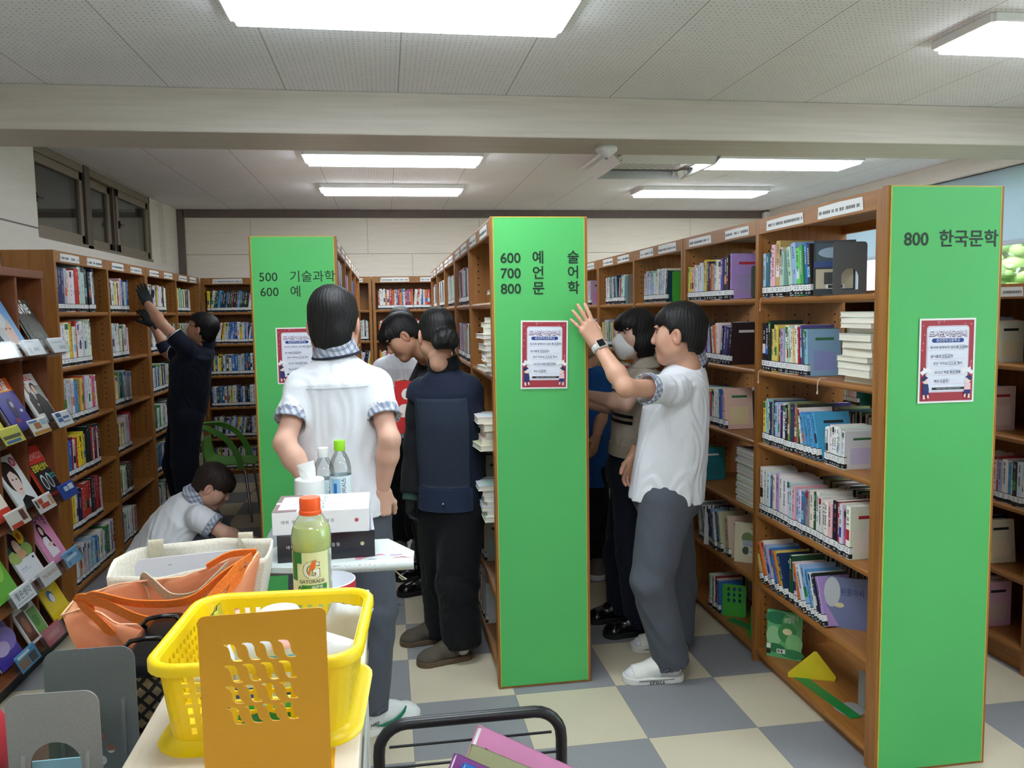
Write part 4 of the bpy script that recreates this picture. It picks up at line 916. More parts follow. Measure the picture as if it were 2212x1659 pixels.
# ---------------------------------------------------------------- a dressed person
def person(label, J, tone='fair', hair='boy', hairm=None, top=SHIRT, bottom=GREYT, shoe='loafer', hands=None, head=((0, 1, 0), (0, 0, 1)), feet=((0, 1), (0, 1)),
           hem=.1, tw=(.2, .2, .2), td=(.135, .125, .12), sleeve=.62, sl_r=(.062, .066), cuffs=None, collar=None, seed=1, female=False, leg_r=(.098, .082, .07), h=.0065, hem_tilt=(0, 0), legs=True, long_sleeve=False, wr=.0035, hip=(.165, .12), leg_clip=.0, hs=1.):
    o = np.array([(J['anL'][0]+J['anR'][0])/2, (J['anL'][1]+J['anR'][1])/2, 0.]) if 'anL' in J else np.array([*J['pel'][:2], 0.])
    root = empty('person', tuple(o), 0, label, 'person'); K = {k: np.array(v, float)-o for k, v in J.items()}
    P = K; sc = .93 if female else 1.
    A = axes(P['neck']-P['pel'], P['shR']-P['shL']); r, f, u = A
    allp = np.array(list(P.values())); lo, hi = allp.min(0)-.3, allp.max(0)+.3; lo[2] = max(lo[2], -.02)
    res = {'root': root, 'A': A, 'P': P, 'o': o}
    # ---- body
    g = G(lo, hi, h); C = g.cone
    C(P['pel'], P['chest'], .1*sc, .1*sc, .04); C(P['chest'], P['neck']-u*.06, .095*sc, .055*sc, .04); C(P['neck']-u*.06, P['neck'], .055*sc, .054*sc, .02)
    hf, hu = unit(head[0]), np.array(head[1], float); hr = unit(np.cross(hf, hu)); hu = np.cross(hr, hf); HA = np.array([hr, hf, hu])
    nb = to_world(np.array([0, -.03, -.1]), HA, P['head']); C(P['neck'], nb, .056*sc, .053*sc, .02)
    HP = []
    for S, s in (('L', -1), ('R', 1)):
        sh, el, wr_ = P['sh'+S], P['el'+S], P['wr'+S]
        C(P['neck']-u*.08, sh, .045*sc, .05*sc, .03); C(sh, el, .044*sc, .037*sc, .02); m = el+(wr_-el)*.3; C(el, m, .037*sc, .04*sc, .02); C(m, wr_, .04*sc, .0255*sc, .02)
        if legs:
            hp, knn, an = P['hp'+S], P['kn'+S], P['an'+S]
            C(P['pel'], hp, .09, .08, .04); C(hp, knn, .075, .05, .03); m = knn+(an-knn)*.3; C(knn, m, .05, .052, .03); C(m, an, .052, .034, .03)
    v, q = g.mesh(); parts = [(v, q, np.tile(np.array(lin(TONE[tone])), (len(v), 1)))]
    hv, hq, hc = head_mesh(tone, female); parts.append((to_world(hv*hs, HA, P['head']), hq, hc)); res['hs'] = hs
    hands = hands or {}
    gl = []
    for S, s in (('L', -1), ('R', 1)):
        hd = hands.get(S, {}); dd = unit(hd.get('dir', P['wr'+S]-P['el'+S])); nn = np.array(hd.get('back', r*s), float); nn = unit(nn-dd*(nn@dd))
        B = np.array([np.cross(dd, nn), dd, nn]); glove = hd.get('glove')
        hv, hq, hc = hand_mesh(s, CURL[hd.get('curl', 'relax')], glove or tone, hd.get('spread', 1.), hd.get('thumb', (.4, .3)), sc*hd.get('scale', 1.)*(1.06 if glove else 1))
        w = to_world(hv, B, P['wr'+S]); res['hand'+S] = (B, P['wr'+S])
        (gl if glove else parts).append((w, hq, hc))
    np_mesh('body', parts, SKINM, root)
    for w, hq, hc in gl: np_mesh('glove', [(w, hq)], GLOVE, root)
    # ---- hair
    v, q = hair_mesh(hair); np_mesh('hair', [(to_world(v*hs, HA, P['head']), q)], hairm or HAIR, root)
    res['HA'] = HA
    # ---- top
    L = np.linalg.norm(P['neck']-P['pel']); g = G(lo, hi, h*.9); o0 = P['pel']-u*hem; T = L+hem
    oc = P['chest']-P['pel']; ocx, ocy = oc @ r, oc @ f
    sec = [(-.05, tw[0], td[0]), (0, tw[0], td[0]), (T*.35, (tw[0]+tw[1])/2, (td[0]+td[1])/2, ocx*.4, ocy*.4), (T*.62, tw[1], td[1], ocx, ocy), (T*.82, tw[2]*.97, td[2], ocx*.5, ocy*.5), (T*.92, tw[2]*.66, td[2]*.78, 0, 0), (T*.985, .068*sc, .07*sc), (T*1.0, .062*sc, .064*sc)]
    g.loft(o0, A, sec, .03)
    ends = {}
    for S, s in (('L', -1), ('R', 1)):
        sh, el, wr_ = P['sh'+S], P['el'+S], P['wr'+S]; g.cone(P['neck']-u*.085, sh-u*.004, .058*sc, min(.064, sl_r[0])*sc, .035)
        if long_sleeve:
            g.cone(sh, el, .062*sc, .052*sc, .03); e = el+(wr_-el)*.96; g.cone(el, e, .052*sc, .038*sc, .02, cut=1); ends[S] = (el, e)
        else:
            e = sh+(el-sh)*sleeve; g.cone(sh, e, sl_r[0]*sc, sl_r[1]*sc, .03, cut=1); ends[S] = (sh, e)
    fo = wob(seed, 9); fo2 = wob(seed+50, 24); 
    def fold(x, y, z):
        l = np.stack([x, y, z], 1) @ A.T; q = fo(l[:, 0]*1.6, l[:, 1]*1.6, l[:, 2]*.55); a = np.arctan2(l[:, 0]-P['pel'] @ r, l[:, 1]-P['pel'] @ f)
        t = np.clip(1-((l[:, 2]-o0 @ u)/T), 0, 1)
        return wr*(np.sin(5*q+a*3)*.6+np.sin(9*fo2(l[:, 0], l[:, 1], l[:, 2]*.6))*.45)*(.45+.8*t)
    if wr: g.warp(fold, .03)
    if not long_sleeve:
        for S in 'LR':
            a, e = ends[S]; d = unit(e-a); g.cone(e-d*.025, e+d*.01, sl_r[1]*sc-.0075, sl_r[1]*sc-.0075, .003, sub=True)
    n = -u+r*hem_tilt[0]+f*hem_tilt[1]; g.plane(o0, n)
    v, q = g.mesh(); st = np_mesh('shirt', [(v, q)], top, root); res['shirt'] = st; res['ends'] = ends
    if cuffs:
        for S in 'LR':
            a, e = ends[S]; d = unit(e-a); k = G(e-.14, e+.14, .0045); R = sl_r[1]*sc
            k.cone(e-d*.034, e+d*.004, R+.002, R+.003, 0, cut=2); k.warp(fold, .03); k.cone(e-d*.045, e+d*.02, R-.006, R-.005, 0, sub=True); v, q = k.mesh(); np_mesh('cuff', [(v, q)], cuffs, st)
    if collar:
        c0 = P['neck']+u*.012; cu = unit(nb-P['neck']+u*.08); k = G(c0-.16, c0+.16, .0042)
        k.cone(c0-cu*.02, c0+cu*.042, .09*sc, .071*sc, 0, cut=2); k.cone(c0-cu*.04, c0+cu*.07, .082*sc, .063*sc, 0, sub=True)
        k.plane(c0+f*.05, unit(f*.8+cu*.6)); v, q = k.mesh(); np_mesh('collar', [(v, q)], collar[0], st)
        if len(collar) > 1:
            k = G(c0-.16, c0+.16, .0042); k.cone(c0-cu*.024, c0-cu*.014, .0945*sc, .0905*sc, 0, cut=2); k.cone(c0-cu*.04, c0+cu*.02, .08*sc, .07*sc, 0, sub=True); v, q = k.mesh(); np_mesh('collar_band', [(v, q)], collar[1], st)
    # ---- legs and shoes
    if legs:
        g = G(lo, hi, h*.95); M = np.array([r, f, u]); mid = (P['hpL']+P['hpR'])/2
        g.ell(P['pel']-u*.02, (hip[0], hip[1], .15), 0, M=M)
        for S in 'LR':
            hp, knn, an = P['hp'+S], P['kn'+S], P['an'+S]; g.cone(hp, knn, leg_r[0], leg_r[1], .035)
            e = an+unit(an-knn)*leg_clip; g.cone(knn, e, leg_r[1], leg_r[2], .02, cut=1)
        def fold2(x, y, z):
            q = fo(x*1.3, y*1.3, z*1.1); q2 = fo2(x, y, z); kz = np.minimum(np.abs(z-P['knL'][2]), np.abs(z-P['knR'][2]))
            w = .5+1.1*np.exp(-(kz/.12)**2); return .003*w*(np.sin(4*q+z*22)*.7+np.sin(5*q2)*.4)
        g.warp(fold2, .03)
        for S in 'LR':
            knn, an = P['kn'+S], P['an'+S]; e = an+unit(an-knn)*leg_clip; d = unit(an-knn); g.cone(e-d*.03, e+d*.02, leg_r[2]-.007, leg_r[2]-.007, .003, sub=True)
        v, q = g.mesh(); np_mesh('trousers', [(v, q)], bottom, root)
        for S, fd in zip('LR', feet):
            fy = unit((fd[0], fd[1], 0)); FA = np.array([np.cross(fy, (0, 0, 1)), fy, (0, 0, 1)]); an = P['an'+S].copy(); an[2] = 0; base = an+fy*.03
            nm = {'slide': 'slide_sandal', 'sneaker': 'sneaker', 'greysneaker': 'sneaker', 'clog': 'clog'}.get(shoe, 'leather_shoe'); main = None
            for (pn, pm, v, q) in shoes(shoe):
                ob = np_mesh(nm if main is None else pn, [(to_world(v, FA, base), q)], pm, root if main is None else main)
                if main is None: main = ob
            res['shoe'+S] = (main, FA, base)
    return res
def local_mb(mb, A, o):
    for i, v in enumerate(mb.v): mb.v[i] = tuple(to_world(np.array(v), A, o))
    return mb
def face_mask(res, ties=True):
    g = G((-.1, -.02, -.15), (.1, .16, .04), .003); g.ell((0, .052, -.058), (.066, .068, .062), 0); g.cone((0, .1, .0), (0, .118, -.035), .01, .012, .03); g.cone((0, .112, -.04), (0, .08, -.1), .016, .02, .03)
    g.plane((0, .03, -.05), (0, -1, .05)); g.plane((0, .06, .0), (0, -.35, 1)); v, q = g.mesh()
    m = np_mesh('mask', [(to_world(v, res['HA'], res['P']['head']), q)], MASK, res['root'])
    b = MB()
    for s in (-1, 1):
        b.tube([(s*.064, .04, -.03), (s*.078, .01, .0), (s*.082, -.016, .018), (s*.083, -.024, -.005), (s*.08, -.01, -.04), (s*.066, .03, -.075)], .0014, 6)
    local_mb(b, res['HA'], res['P']['head']).build('ear_loop', MASK, m, smooth=60)
    return m
# ---------------------------------------------------------------- the people
J = {}
J['back_boy'] = dict(pel=(-0.177, 3.120, 0.939), chest=(-0.192, 3.120, 1.324), neck=(-0.191, 3.130, 1.513), head=(-0.196, 3.160, 1.621), shL=(-0.313, 3.110, 1.392), shR=(-0.051, 3.110, 1.391), elL=(-0.374, 2.980, 1.198), elR=(0.002, 2.970, 1.197), wrL=(-0.268, 2.920, 1.029), wrR=(-0.031, 3.030, 1.000), hpL=(-0.290, 3.120, 0.900), hpR=(-0.099, 3.120, 0.890), knL=(-0.317, 3.100, 0.509), knR=(-0.071, 3.100, 0.509), anL=(-0.341, 3.140, 0.141), anR=(-0.106, 3.140, 0.100))
J['front_boy'] = dict(pel=(1.251, 3.500, 0.840), chest=(1.295, 3.500, 1.211), neck=(1.345, 3.500, 1.431), head=(1.292, 3.470, 1.544), shL=(1.223, 3.330, 1.310), shR=(1.363, 3.660, 1.334), elL=(0.959, 3.180, 1.339), elR=(1.325, 3.720, 1.050), wrL=(0.880, 3.330, 1.517), wrR=(1.127, 3.620, 0.974), hpL=(1.210, 3.410, 0.787), hpR=(1.282, 3.600, 0.750), knL=(1.129, 3.360, 0.460), knR=(1.355, 3.660, 0.333), anL=(1.223, 3.360, 0.070), anR=(1.356, 3.660, 0.043))
J['girl'] = dict(pel=(1.231, 3.980, 0.846), chest=(1.264, 3.980, 1.205), neck=(1.294, 3.980, 1.371), head=(1.252, 3.970, 1.532), shL=(1.250, 3.830, 1.308), shR=(1.301, 4.120, 1.300), elL=(1.122, 3.720, 1.210), elR=(1.210, 4.200, 1.134), wrL=(0.962, 3.900, 1.242), wrR=(0.994, 4.100, 1.177), hpL=(1.206, 3.900, 0.791), hpR=(1.255, 4.060, 0.756), knL=(1.212, 3.870, 0.416), knR=(1.209, 4.080, 0.366), anL=(1.270, 3.900, 0.062), anR=(1.232, 4.100, 0.052))
J['bun_woman'] = dict(pel=(0.290, 3.820, 0.773), chest=(0.289, 3.800, 1.167), neck=(0.264, 3.800, 1.409), head=(0.234, 3.820, 1.550), shL=(0.160, 3.870, 1.279), shR=(0.366, 3.760, 1.296), elL=(0.122, 3.860, 1.020), elR=(0.348, 3.950, 1.031), wrL=(0.090, 3.800, 0.804), wrR=(0.315, 4.050, 0.898), hpL=(0.227, 3.860, 0.687), hpR=(0.332, 3.780, 0.702), knL=(0.242, 3.980, 0.301), knR=(0.300, 3.760, 0.360), anL=(0.244, 4.000, 0.040), anR=(0.316, 3.760, 0.073))
J['dark_boy'] = dict(pel=(0.241, 4.850, 0.727), chest=(0.232, 4.750, 1.132), neck=(0.240, 4.620, 1.390), head=(0.085, 4.500, 1.530), shL=(0.214, 4.500, 1.250), shR=(0.288, 4.850, 1.273), elL=(0.215, 4.450, 1.058), elR=(0.249, 4.850, 1.065), wrL=(0.123, 4.350, 1.084), wrR=(0.139, 4.700, 1.243), hpL=(0.220, 4.750, 0.664), hpR=(0.258, 4.950, 0.635), knL=(0.223, 4.700, 0.369), knR=(0.208, 4.950, 0.332), anL=(0.233, 4.750, 0.086), anR=(0.218, 5.000, 0.065))
J['white5'] = dict(pel=(0.064, 5.450, 0.780), chest=(0.069, 5.450, 1.186), neck=(0.081, 5.450, 1.396), head=(0.098, 5.450, 1.568), shL=(0.209, 5.420, 1.293), shR=(-0.025, 5.480, 1.295), elL=(0.200, 5.300, 1.134), elR=(-0.010, 5.400, 1.100), wrL=(0.120, 5.150, 1.107), wrR=(0.086, 5.150, 1.138), hpL=(0.133, 5.450, 0.714), hpR=(0.040, 5.470, 0.714), knL=(0.155, 5.450, 0.395), knR=(0.053, 5.500, 0.388), anL=(0.164, 5.450, 0.137), anR=(0.058, 5.550, 0.099))
J['navy_man'] = dict(pel=(-1.479, 6.300, 0.986), chest=(-1.436, 6.280, 1.298), neck=(-1.336, 6.280, 1.460), head=(-1.338, 6.250, 1.563), shL=(-1.425, 6.120, 1.434), shR=(-1.537, 6.420, 1.379), elL=(-1.586, 6.120, 1.617), elR=(-1.649, 6.500, 1.388), wrL=(-1.721, 6.300, 1.762), wrR=(-1.744, 6.500, 1.608), hpL=(-1.467, 6.220, 0.909), hpR=(-1.522, 6.400, 0.906), knL=(-1.498, 6.200, 0.586), knR=(-1.612, 6.420, 0.551), anL=(-1.484, 6.300, 0.214), anR=(-1.580, 6.500, 0.208))
J['crouch_boy'] = dict(pel=(-1.323, 4.800, 0.257), chest=(-1.198, 4.750, 0.480), neck=(-1.093, 4.750, 0.635), head=(-0.999, 4.750, 0.697), shL=(-1.131, 4.920, 0.570), shR=(-1.049, 4.600, 0.555), elL=(-1.015, 4.950, 0.375), elR=(-0.915, 4.580, 0.464), wrL=(-0.901, 5.000, 0.326), wrR=(-0.820, 4.660, 0.399), hpL=(-1.326, 4.900, 0.199), hpR=(-1.260, 4.700, 0.244), knL=(-1.058, 4.900, 0.363), knR=(-0.999, 4.680, 0.407), anL=(-1.137, 4.900, 0.094), anR=(-1.087, 4.680, 0.132))
J['blue_person'] = dict(pel=(1.211, 4.850, 0.682), chest=(1.214, 4.850, 1.059), neck=(1.216, 4.850, 1.303), head=(1.200, 4.850, 1.475), shL=(1.279, 4.780, 1.250), shR=(1.135, 4.920, 1.243), elL=(1.281, 4.750, 1.040), elR=(1.108, 4.850, 1.006), wrL=(1.227, 4.680, 0.897), wrR=(1.095, 4.700, 0.941), hpL=(1.238, 4.820, 0.599), hpR=(1.183, 4.900, 0.586), knL=(1.260, 4.800, 0.340), knR=(1.186, 4.920, 0.313), anL=(1.299, 4.930, 0.077), anR=(1.212, 5.000, 0.061))
J['crouch_boy'].update(pel=(-1.36, 4.8, .27), hpL=(-1.36, 4.9, .24), hpR=(-1.33, 4.7, .24), knL=(-1.03, 4.93, .40), knR=(-.98, 4.67, .42), anL=(-1.2, 4.93, .09), anR=(-1.16, 4.68, .09))
ppl = {}
ppl['back'] = person('person seen from behind in white short-sleeved shirt and grey trousers, standing at the counter', J['back_boy'], 'fair', 'long_boy', shoe='sneaker', cuffs=PLAID, collar=(PLAID, TRIMN), seed=11,
    hands={'L': dict(dir=(.35, .3, -.9), back=(-.9, -.2, -.2), curl='relax'), 'R': dict(dir=(-.1, -.05, -1), back=(.25, -.95, 0), curl='fist', thumb=(.6, .6))}, head=((.13, 1, -.1), (0, .05, 1)), feet=((-.3, 1), (.85, .55)), hem=.05, tw=(.18, .162, .172), td=(.145, .125, .12), hem_tilt=(.12, .05), sl_r=(.06, .062), leg_clip=.0, wr=.0042, hs=1.1)
ppl['front'] = person('person in white shirt and grey trousers pressing a hand on the middle green panel', J['front_boy'], 'warm', 'boy', shoe='slide', cuffs=PLAID, collar=(PLAID, TRIMN), seed=12,
    hands={'L': dict(dir=(-.5, .1, .86), back=(.12, -1, .1), curl='flat', spread=1.5, thumb=(.5, 2.6), scale=1.06), 'R': dict(dir=(-.3, -.15, -1), back=(-.3, .8, 0), curl='relax')}, head=((-.86, .5, -.03), (0, 0, 1)), feet=((-1, .1), (-1, .22)), hem=.05, tw=(.18, .175, .175), td=(.165, .15, .12), hem_tilt=(0, -.1), sl_r=(.06, .064), leg_r=(.12, .093, .08), wr=.005, hip=(.16, .165), hs=1.1)
ppl['girl'] = person('person with black bob and white mask in beige knit top behind the middle panel', J['girl'], 'pale', 'bob', shoe='loafer', top=KNIT, bottom=JEAN, seed=13, female=True,
    hands={'L': dict(curl='grip'), 'R': dict(curl='grip')}, head=((-.95, -.22, -.02), (0, 0, 1)), feet=((-1, -.12), (-1, -.1)), hem=-.09, tw=(.16, .165, .16), td=(.125, .12, .105), sleeve=.55, sl_r=(.06, .062), leg_r=(.105, .1, .1), wr=.003, hip=(.165, .135), collar=(KNIT,))
face_mask(ppl['girl'])
ppl['bun'] = person('person with low hair bun, navy vest, black sleeves and taupe clogs, seen from behind', J['bun_woman'], 'warm', 'bun', shoe='clog', top=NAVYV, bottom=BLACKC, seed=14, female=True,
    hands={'L': dict(dir=(-.05, .3, -1), back=(-.8, .3, 0), curl='relax', glove=(40, 44, 46)), 'R': dict(curl='relax', glove=(40, 44, 46))}, head=((-.2, .95, -.2), (0, .2, 1)), feet=((-1, -.12), (-.96, -.2)), hem=.03, tw=(.16, .165, .165), td=(.14, .14, .115), sleeve=.12, sl_r=(.075, .08), leg_r=(.11, .1, .095), wr=.002, hip=(.165, .13), collar=(BLACKC,))
ppl['dark'] = person('person in black top bending over a red book between the bookcases', J['dark_boy'], 'tan', 'reader', shoe='loafer', top=BLACKC, bottom=BLACKC, seed=15,
    hands={'L': dict(dir=(-.9, -.1, -.1), back=(-.2, -.6, -.75), curl='grip'), 'R': dict(dir=(-.95, -.2, -.2), back=(.2, .8, .5), curl='grip')}, head=((-.78, -.12, -.62), (-.6, 0, .8)), feet=((-1, -.3), (-1, -.1)), hem=.05, tw=(.18, .18, .18), td=(.13, .125, .115), wr=.003)
ppl['white5'] = person('person in white shirt and black trousers mostly hidden behind the person with the red book', J['white5'], 'fair', 'boy', shoe='greysneaker', bottom=BLACKC, seed=16,
    hands={'L': dict(curl='grip'), 'R': dict(curl='grip')}, head=((.1, -1, -.3), (0, -.2, 1)), feet=((.1, -1), (-.2, -1)), hem=-.06, tw=(.18, .18, .175), td=(.12, .12, .11), wr=.003)
ppl['navy'] = person('person in navy polo and dark trousers reaching up to the left bookcase with gloved hands', J['navy_man'], 'tan', 'man', top=NAVYP, bottom=JEAN, shoe='loafer', seed=17,
    hands={'L': dict(dir=(-.35, .25, .9), back=(.4, -.85, .2), curl='reach', spread=.4, glove=(40, 44, 46)), 'R': dict(dir=(-.5, .1, .8), back=(.3, -.8, .3), curl='relax', spread=.4, glove=(40, 44, 46))}, head=((-.9, .2, .36), (.3, -.05, 1)), feet=((-1, .3), (-1, .2)), hem=.02, tw=(.165, .18, .175), td=(.14, .15, .12), sleeve=.55, sl_r=(.064, .066), hip=(.17, .135), leg_r=(.115, .096, .09), collar=(NAVYP,), cuffs=None, wr=.003)
face_mask(ppl['navy'])
ppl['crouch'] = person('person in white school shirt crouching low beside the left bookcase', J['crouch_boy'], 'fair', 'bowl', HAIRB, shoe='sneaker', cuffs=PLAID, collar=(PLAID,), seed=18,
    hands={'L': dict(dir=(.9, .1, -.3), back=(0, .2, 1), curl='reach'), 'R': dict(dir=(.95, .1, -.3), back=(0, -.3, 1), curl='reach')}, head=((.85, -.02, -.52), (.5, 0, .85)), feet=((1, .1), (1, -.05)), hem=.14, tw=(.2, .19, .18), td=(.15, .15, .12), wr=.0055, sl_r=(.064, .07), leg_r=(.085, .075, .068), hip=(.14, .1))
ppl['blue'] = person('person in blue apron mostly hidden behind the middle green panel', J['blue_person'], 'tan', 'man', top=BLUEC, bottom=BLACKC, shoe='greysneaker', seed=19,
    hands={'L': dict(curl='relax'), 'R': dict(curl='relax')}, head=((-.8, -.5, -.2), (0, 0, 1)), feet=((-.3, -1), (-.6, -.8)), hem=.1, tw=(.15, .15, .15), td=(.12, .12, .1), wr=.003)
bpy.context.view_layer.update()

# watch, glasses, vest panels and other worn things
_d = unit(ppl['front']['P']['wrL']-ppl['front']['P']['elL']); _n = np.array((.12, -1, .1)); _n = unit(_n-_d*(_n@_d)); WF = (np.array([np.cross(_d, _n), _d, _n]), ppl['front']['P']['wrL'])
def wrist_band(res, S, mb, name, m, **k): return local_mb(mb, *WF).build(name, m, res['root'], **k)
b = MB()
b.tube([(.031*math.cos(t), -.025, .027*math.sin(t)) for t in [2*PI*i/24 for i in range(24)]], .0055, 8, closed=True)
vs = b.v[:]; b.v = [(x, -.025+(y+.025)*2.9, z) for x, y, z in vs]
wt = wrist_band(ppl['front'], 'L', b, 'watch_strap', mat('light_grey_strap', (196, 194, 190), .6, noise=.04), smooth=180)
cs = MB().box(-.019, .019, -.046, -.004, .027, .037); local_mb(cs, *WF).build('watch_case', mat('silver_case', (205, 205, 206), .3), wt, bevel=.006)
cs = MB().box(-.0155, .0155, -.042, -.008, .0368, .0385); local_mb(cs, *WF).build('watch_screen', mat('dark_glass_screen', (12, 13, 16), .08), wt, bevel=.004)
def glasses(res):
    b = MB()
    for s in (-1, 1):
        pts = [(s*.033+x, .112, .008+y) for x, y in rrect(-.024, .024, -.017, .017, .009)]
        b.tube(pts, .0016, 6, closed=True); b.tube([(s*.057, .11, .014), (s*.074, .07, .016), (s*.082, -.01, .012), (s*.082, -.03, -.004)], .0015, 6)
    b.tube([(-.009, .113, .01), (0, .115, .013), (.009, .113, .01)], .0014, 6)
    local_mb(b, res['HA'], res['P']['head']).build('glasses', BLACKM, res['root'], smooth=60)
glasses(ppl['navy'])
def limb_band(res, a, b_, t0, t1, R, name, m, par=None, thick=.006):
    P = res['P']; A0, B0 = P[a], P[b_]; p, q = A0+(B0-A0)*t0, A0+(B0-A0)*t1; g = G(np.minimum(p, q)-R-.03, np.maximum(p, q)+R+.03, .004)
    g.cone(p, q, R+thick, R+thick, 0, cut=2); v, f = g.mesh(); return np_mesh(name, [(v, f)], m, par or res['root'])
limb_band(ppl['navy'], 'elR', 'wrR', .05, .38, .046, 'arm_band', m_cloth('navy_arm_band', (34, 42, 70), .15))
for S in 'LR':
    a, e = ppl['navy']['ends'][S]; d = unit(e-a); g = G(e-.13, e+.13, .004); g.cone(e-d*.012, e-d*.004, .0675, .0675, 0, cut=2); v, f = g.mesh(); np_mesh('sleeve_piping', [(v, f)], PAPER, ppl['navy']['shirt'])
    a, e = ppl['girl']['ends'][S]; d = unit(e-a)
    for q in (.012, .03):
        g = G(e-.12, e+.12, .004); g.cone(e-d*(q+.009), e-d*q, .06, .0605, 0, cut=2); v, f = g.mesh(); np_mesh('sleeve_stripe', [(v, f)], BLACKC, ppl['girl']['shirt'])
# black sleeves of the vest wearer, mesh back panel, hem band with a snap
r = ppl['bun']; P = r['P']; A = r['A']
g = G(np.min([P[k] for k in ('shL', 'shR', 'elL', 'elR', 'wrL', 'wrR')], 0)-.15, np.max([P[k] for k in ('shL', 'shR', 'elL', 'elR', 'wrL', 'wrR')], 0)+.15, .006)
for S in 'LR': g.cone(P['sh'+S], P['el'+S], .068, .058, .02); g.cone(P['el'+S], P['el'+S]+(P['wr'+S]-P['el'+S])*.97, .058, .046, .02, cut=1)
fo = wob(77, 14); g.warp(lambda x, y, z: .0035*np.sin(4*fo(x, y, z)+z*20), .03); v, f = g.mesh(); np_mesh('sleeve', [(v, f)], BLACKC, r['root'])
for S in 'LR': limb_band(r, 'el'+S, 'wr'+S, .9, 1.12, .03, 'glove_cuff', mat('green_glove_cuff', (40, 66, 58), .8, noise=.1))
def shell_patch(res, t0, t1, x0, x1, name, m, hem, tw, td, out=.004, back=True, par=None, wr=0, n=28):
    """a cloth panel laid on the back (or front) of the torso, following its sections"""
    P = res['P']; A = res['A']; L = np.linalg.norm(P['neck']-P['pel']); T = L+hem; o0 = P['pel']-A[2]*hem; oc = P['chest']-P['pel']; ocx, ocy = oc @ A[0], oc @ A[1]
    S = np.array([(0, tw[0], td[0], 0, 0), (.35, (tw[0]+tw[1])/2, (td[0]+td[1])/2, ocx*.4, ocy*.4), (.62, tw[1], td[1], ocx, ocy), (.82, tw[2]*.97, td[2], ocx*.5, ocy*.5), (.92, tw[2]*.66, td[2]*.78, 0, 0), (1, .062, .064, 0, 0)])
    V = []; Q = []; s = -1 if back else 1
    for layer in (0, 1):
        for i in range(n+1):
            t = t0+(t1-t0)*i/n; rx, ry, ox, oy = [np.interp(t, S[:, 0], S[:, j]) for j in (1, 2, 3, 4)]
            for j in range(n+1):
                c = x0+(x1-x0)*j/n; y = max(1-abs(c)**2.4, 0)**(1/2.4); e = out*(1-2*layer) if layer == 0 else -.003
                V.append(o0+A[2]*t*T+A[0]*(ox+c*(rx+e))+A[1]*(oy+s*y*(ry+e)))
    m1 = (n+1)*(n+1)
    for i in range(n):
        for j in range(n):
            q = [i*(n+1)+j, i*(n+1)+j+1, (i+1)*(n+1)+j+1, (i+1)*(n+1)+j]; Q.append(q if s < 0 else q[::-1])
    for i in range(n):
        for a, b2 in ((i*(n+1), (i+1)*(n+1)), (i*(n+1)+n, (i+1)*(n+1)+n)): Q.append([a, b2, b2+m1, a+m1])
        for a, b2 in ((i, i+1), (n*(n+1)+i, n*(n+1)+i+1)): Q.append([a, b2, b2+m1, a+m1])
    return np_mesh(name, [(np.array(V), np.array(Q))], m, par or res['root'])
kw = dict(hem=.03, tw=(.16, .165, .165), td=(.14, .14, .115))
shell_patch(r, .17, .79, -.72, .8, 'mesh_panel', VMESH, out=.006, par=r['shirt'], **kw)
hb_ = shell_patch(r, .0, .165, -.9, .85, 'hem_band', m_cloth('navy_hem_band', (36, 48, 72), .15), out=.008, par=r['shirt'], **kw)
sn = to_world(np.array([.02, -.152, .012]), A, P['pel']-A[2]*.0)
MB().ball(tuple(sn), .006, n=10).build('snap', STEEL, hb_, smooth=180)
# stripes across the girl's knit, hem ribbing
kw = dict(hem=-.09, tw=(.16, .165, .16), td=(.125, .12, .105))
for t in (.33, .4): shell_patch(ppl['girl'], t, t+.035, -.97, .97, 'knit_stripe', BLACKC, out=.006, par=ppl['girl']['shirt'], back=False, **kw); shell_patch(ppl['girl'], t, t+.035, -.97, .97, 'knit_stripe', BLACKC, out=.006, par=ppl['girl']['shirt'], **kw)
for bk in (True, False): shell_patch(ppl['girl'], -.06, .07, -.98, .98, 'hem_rib', m_cloth('beige_rib', (174, 164, 148), .1, 200), out=.004, par=ppl['girl']['shirt'], back=bk, **kw)
# seams of the white shirts
kw = dict(hem=.05, tw=(.18, .162, .172), td=(.145, .125, .12))
shell_patch(ppl['back'], .795, .802, -.95, .95, 'yoke_seam', mat('shirt_seam_shadow', (204, 206, 214), .9), out=.0035, par=ppl['back']['shirt'], n=16, **kw)
# marks on the shoes
m_, FA, base = ppl['front']['shoeL']
b = MB().mesh(text('crocs', .028, .02, 'CENTER', 1.1), frame((-.0565, .05, .007), (0, -1, 0), (0, 0, 1)))
local_mb(b, FA, base).build('lettering', BLACKM, m_)
for S in 'LR':
    m_, FA, base = ppl['front']['shoe'+S]
    b = MB(); pts = []
    for i in range(40):
        t = i/40
        if t < .5: y = -.04+.18*(t*2); x = -(.036+.014*t*2+.0068)
        else: y = .14-.18*((t-.5)*2); x = .0+(.036+.014*(1-(t-.5)*2)+.0068)+.004
        pts.append((x, y, .021))
    for a in range(2):
        side = pts[:20] if a == 0 else pts[20:]
        c_ = MB(); c_.tube(side[1:], .0014, 5); local_mb(c_, FA, base).build('sole_line', BLACKM, m_)
    pass
m_, FA, base = ppl['back']['shoeR']
sw = [(-.035, .046), (.0, .04), (.045, .044), (.082, .06), (.104, .083), (.096, .06), (.07, .04), (.03, .03), (.0, .032)]
b = MB().prism([(.043+.006*min(1, max(0, y+.02)/.1)-.0*z, y, z) for y, z in sw], (.008, 0, -.0))
local_mb(b, FA, base).build('side_mark', SWOOSH, m_)
b = MB().mesh(text('NIKE', .018, .02), frame((.047, -.058, .048), (0, 1, 0), (0, 0, 1)))
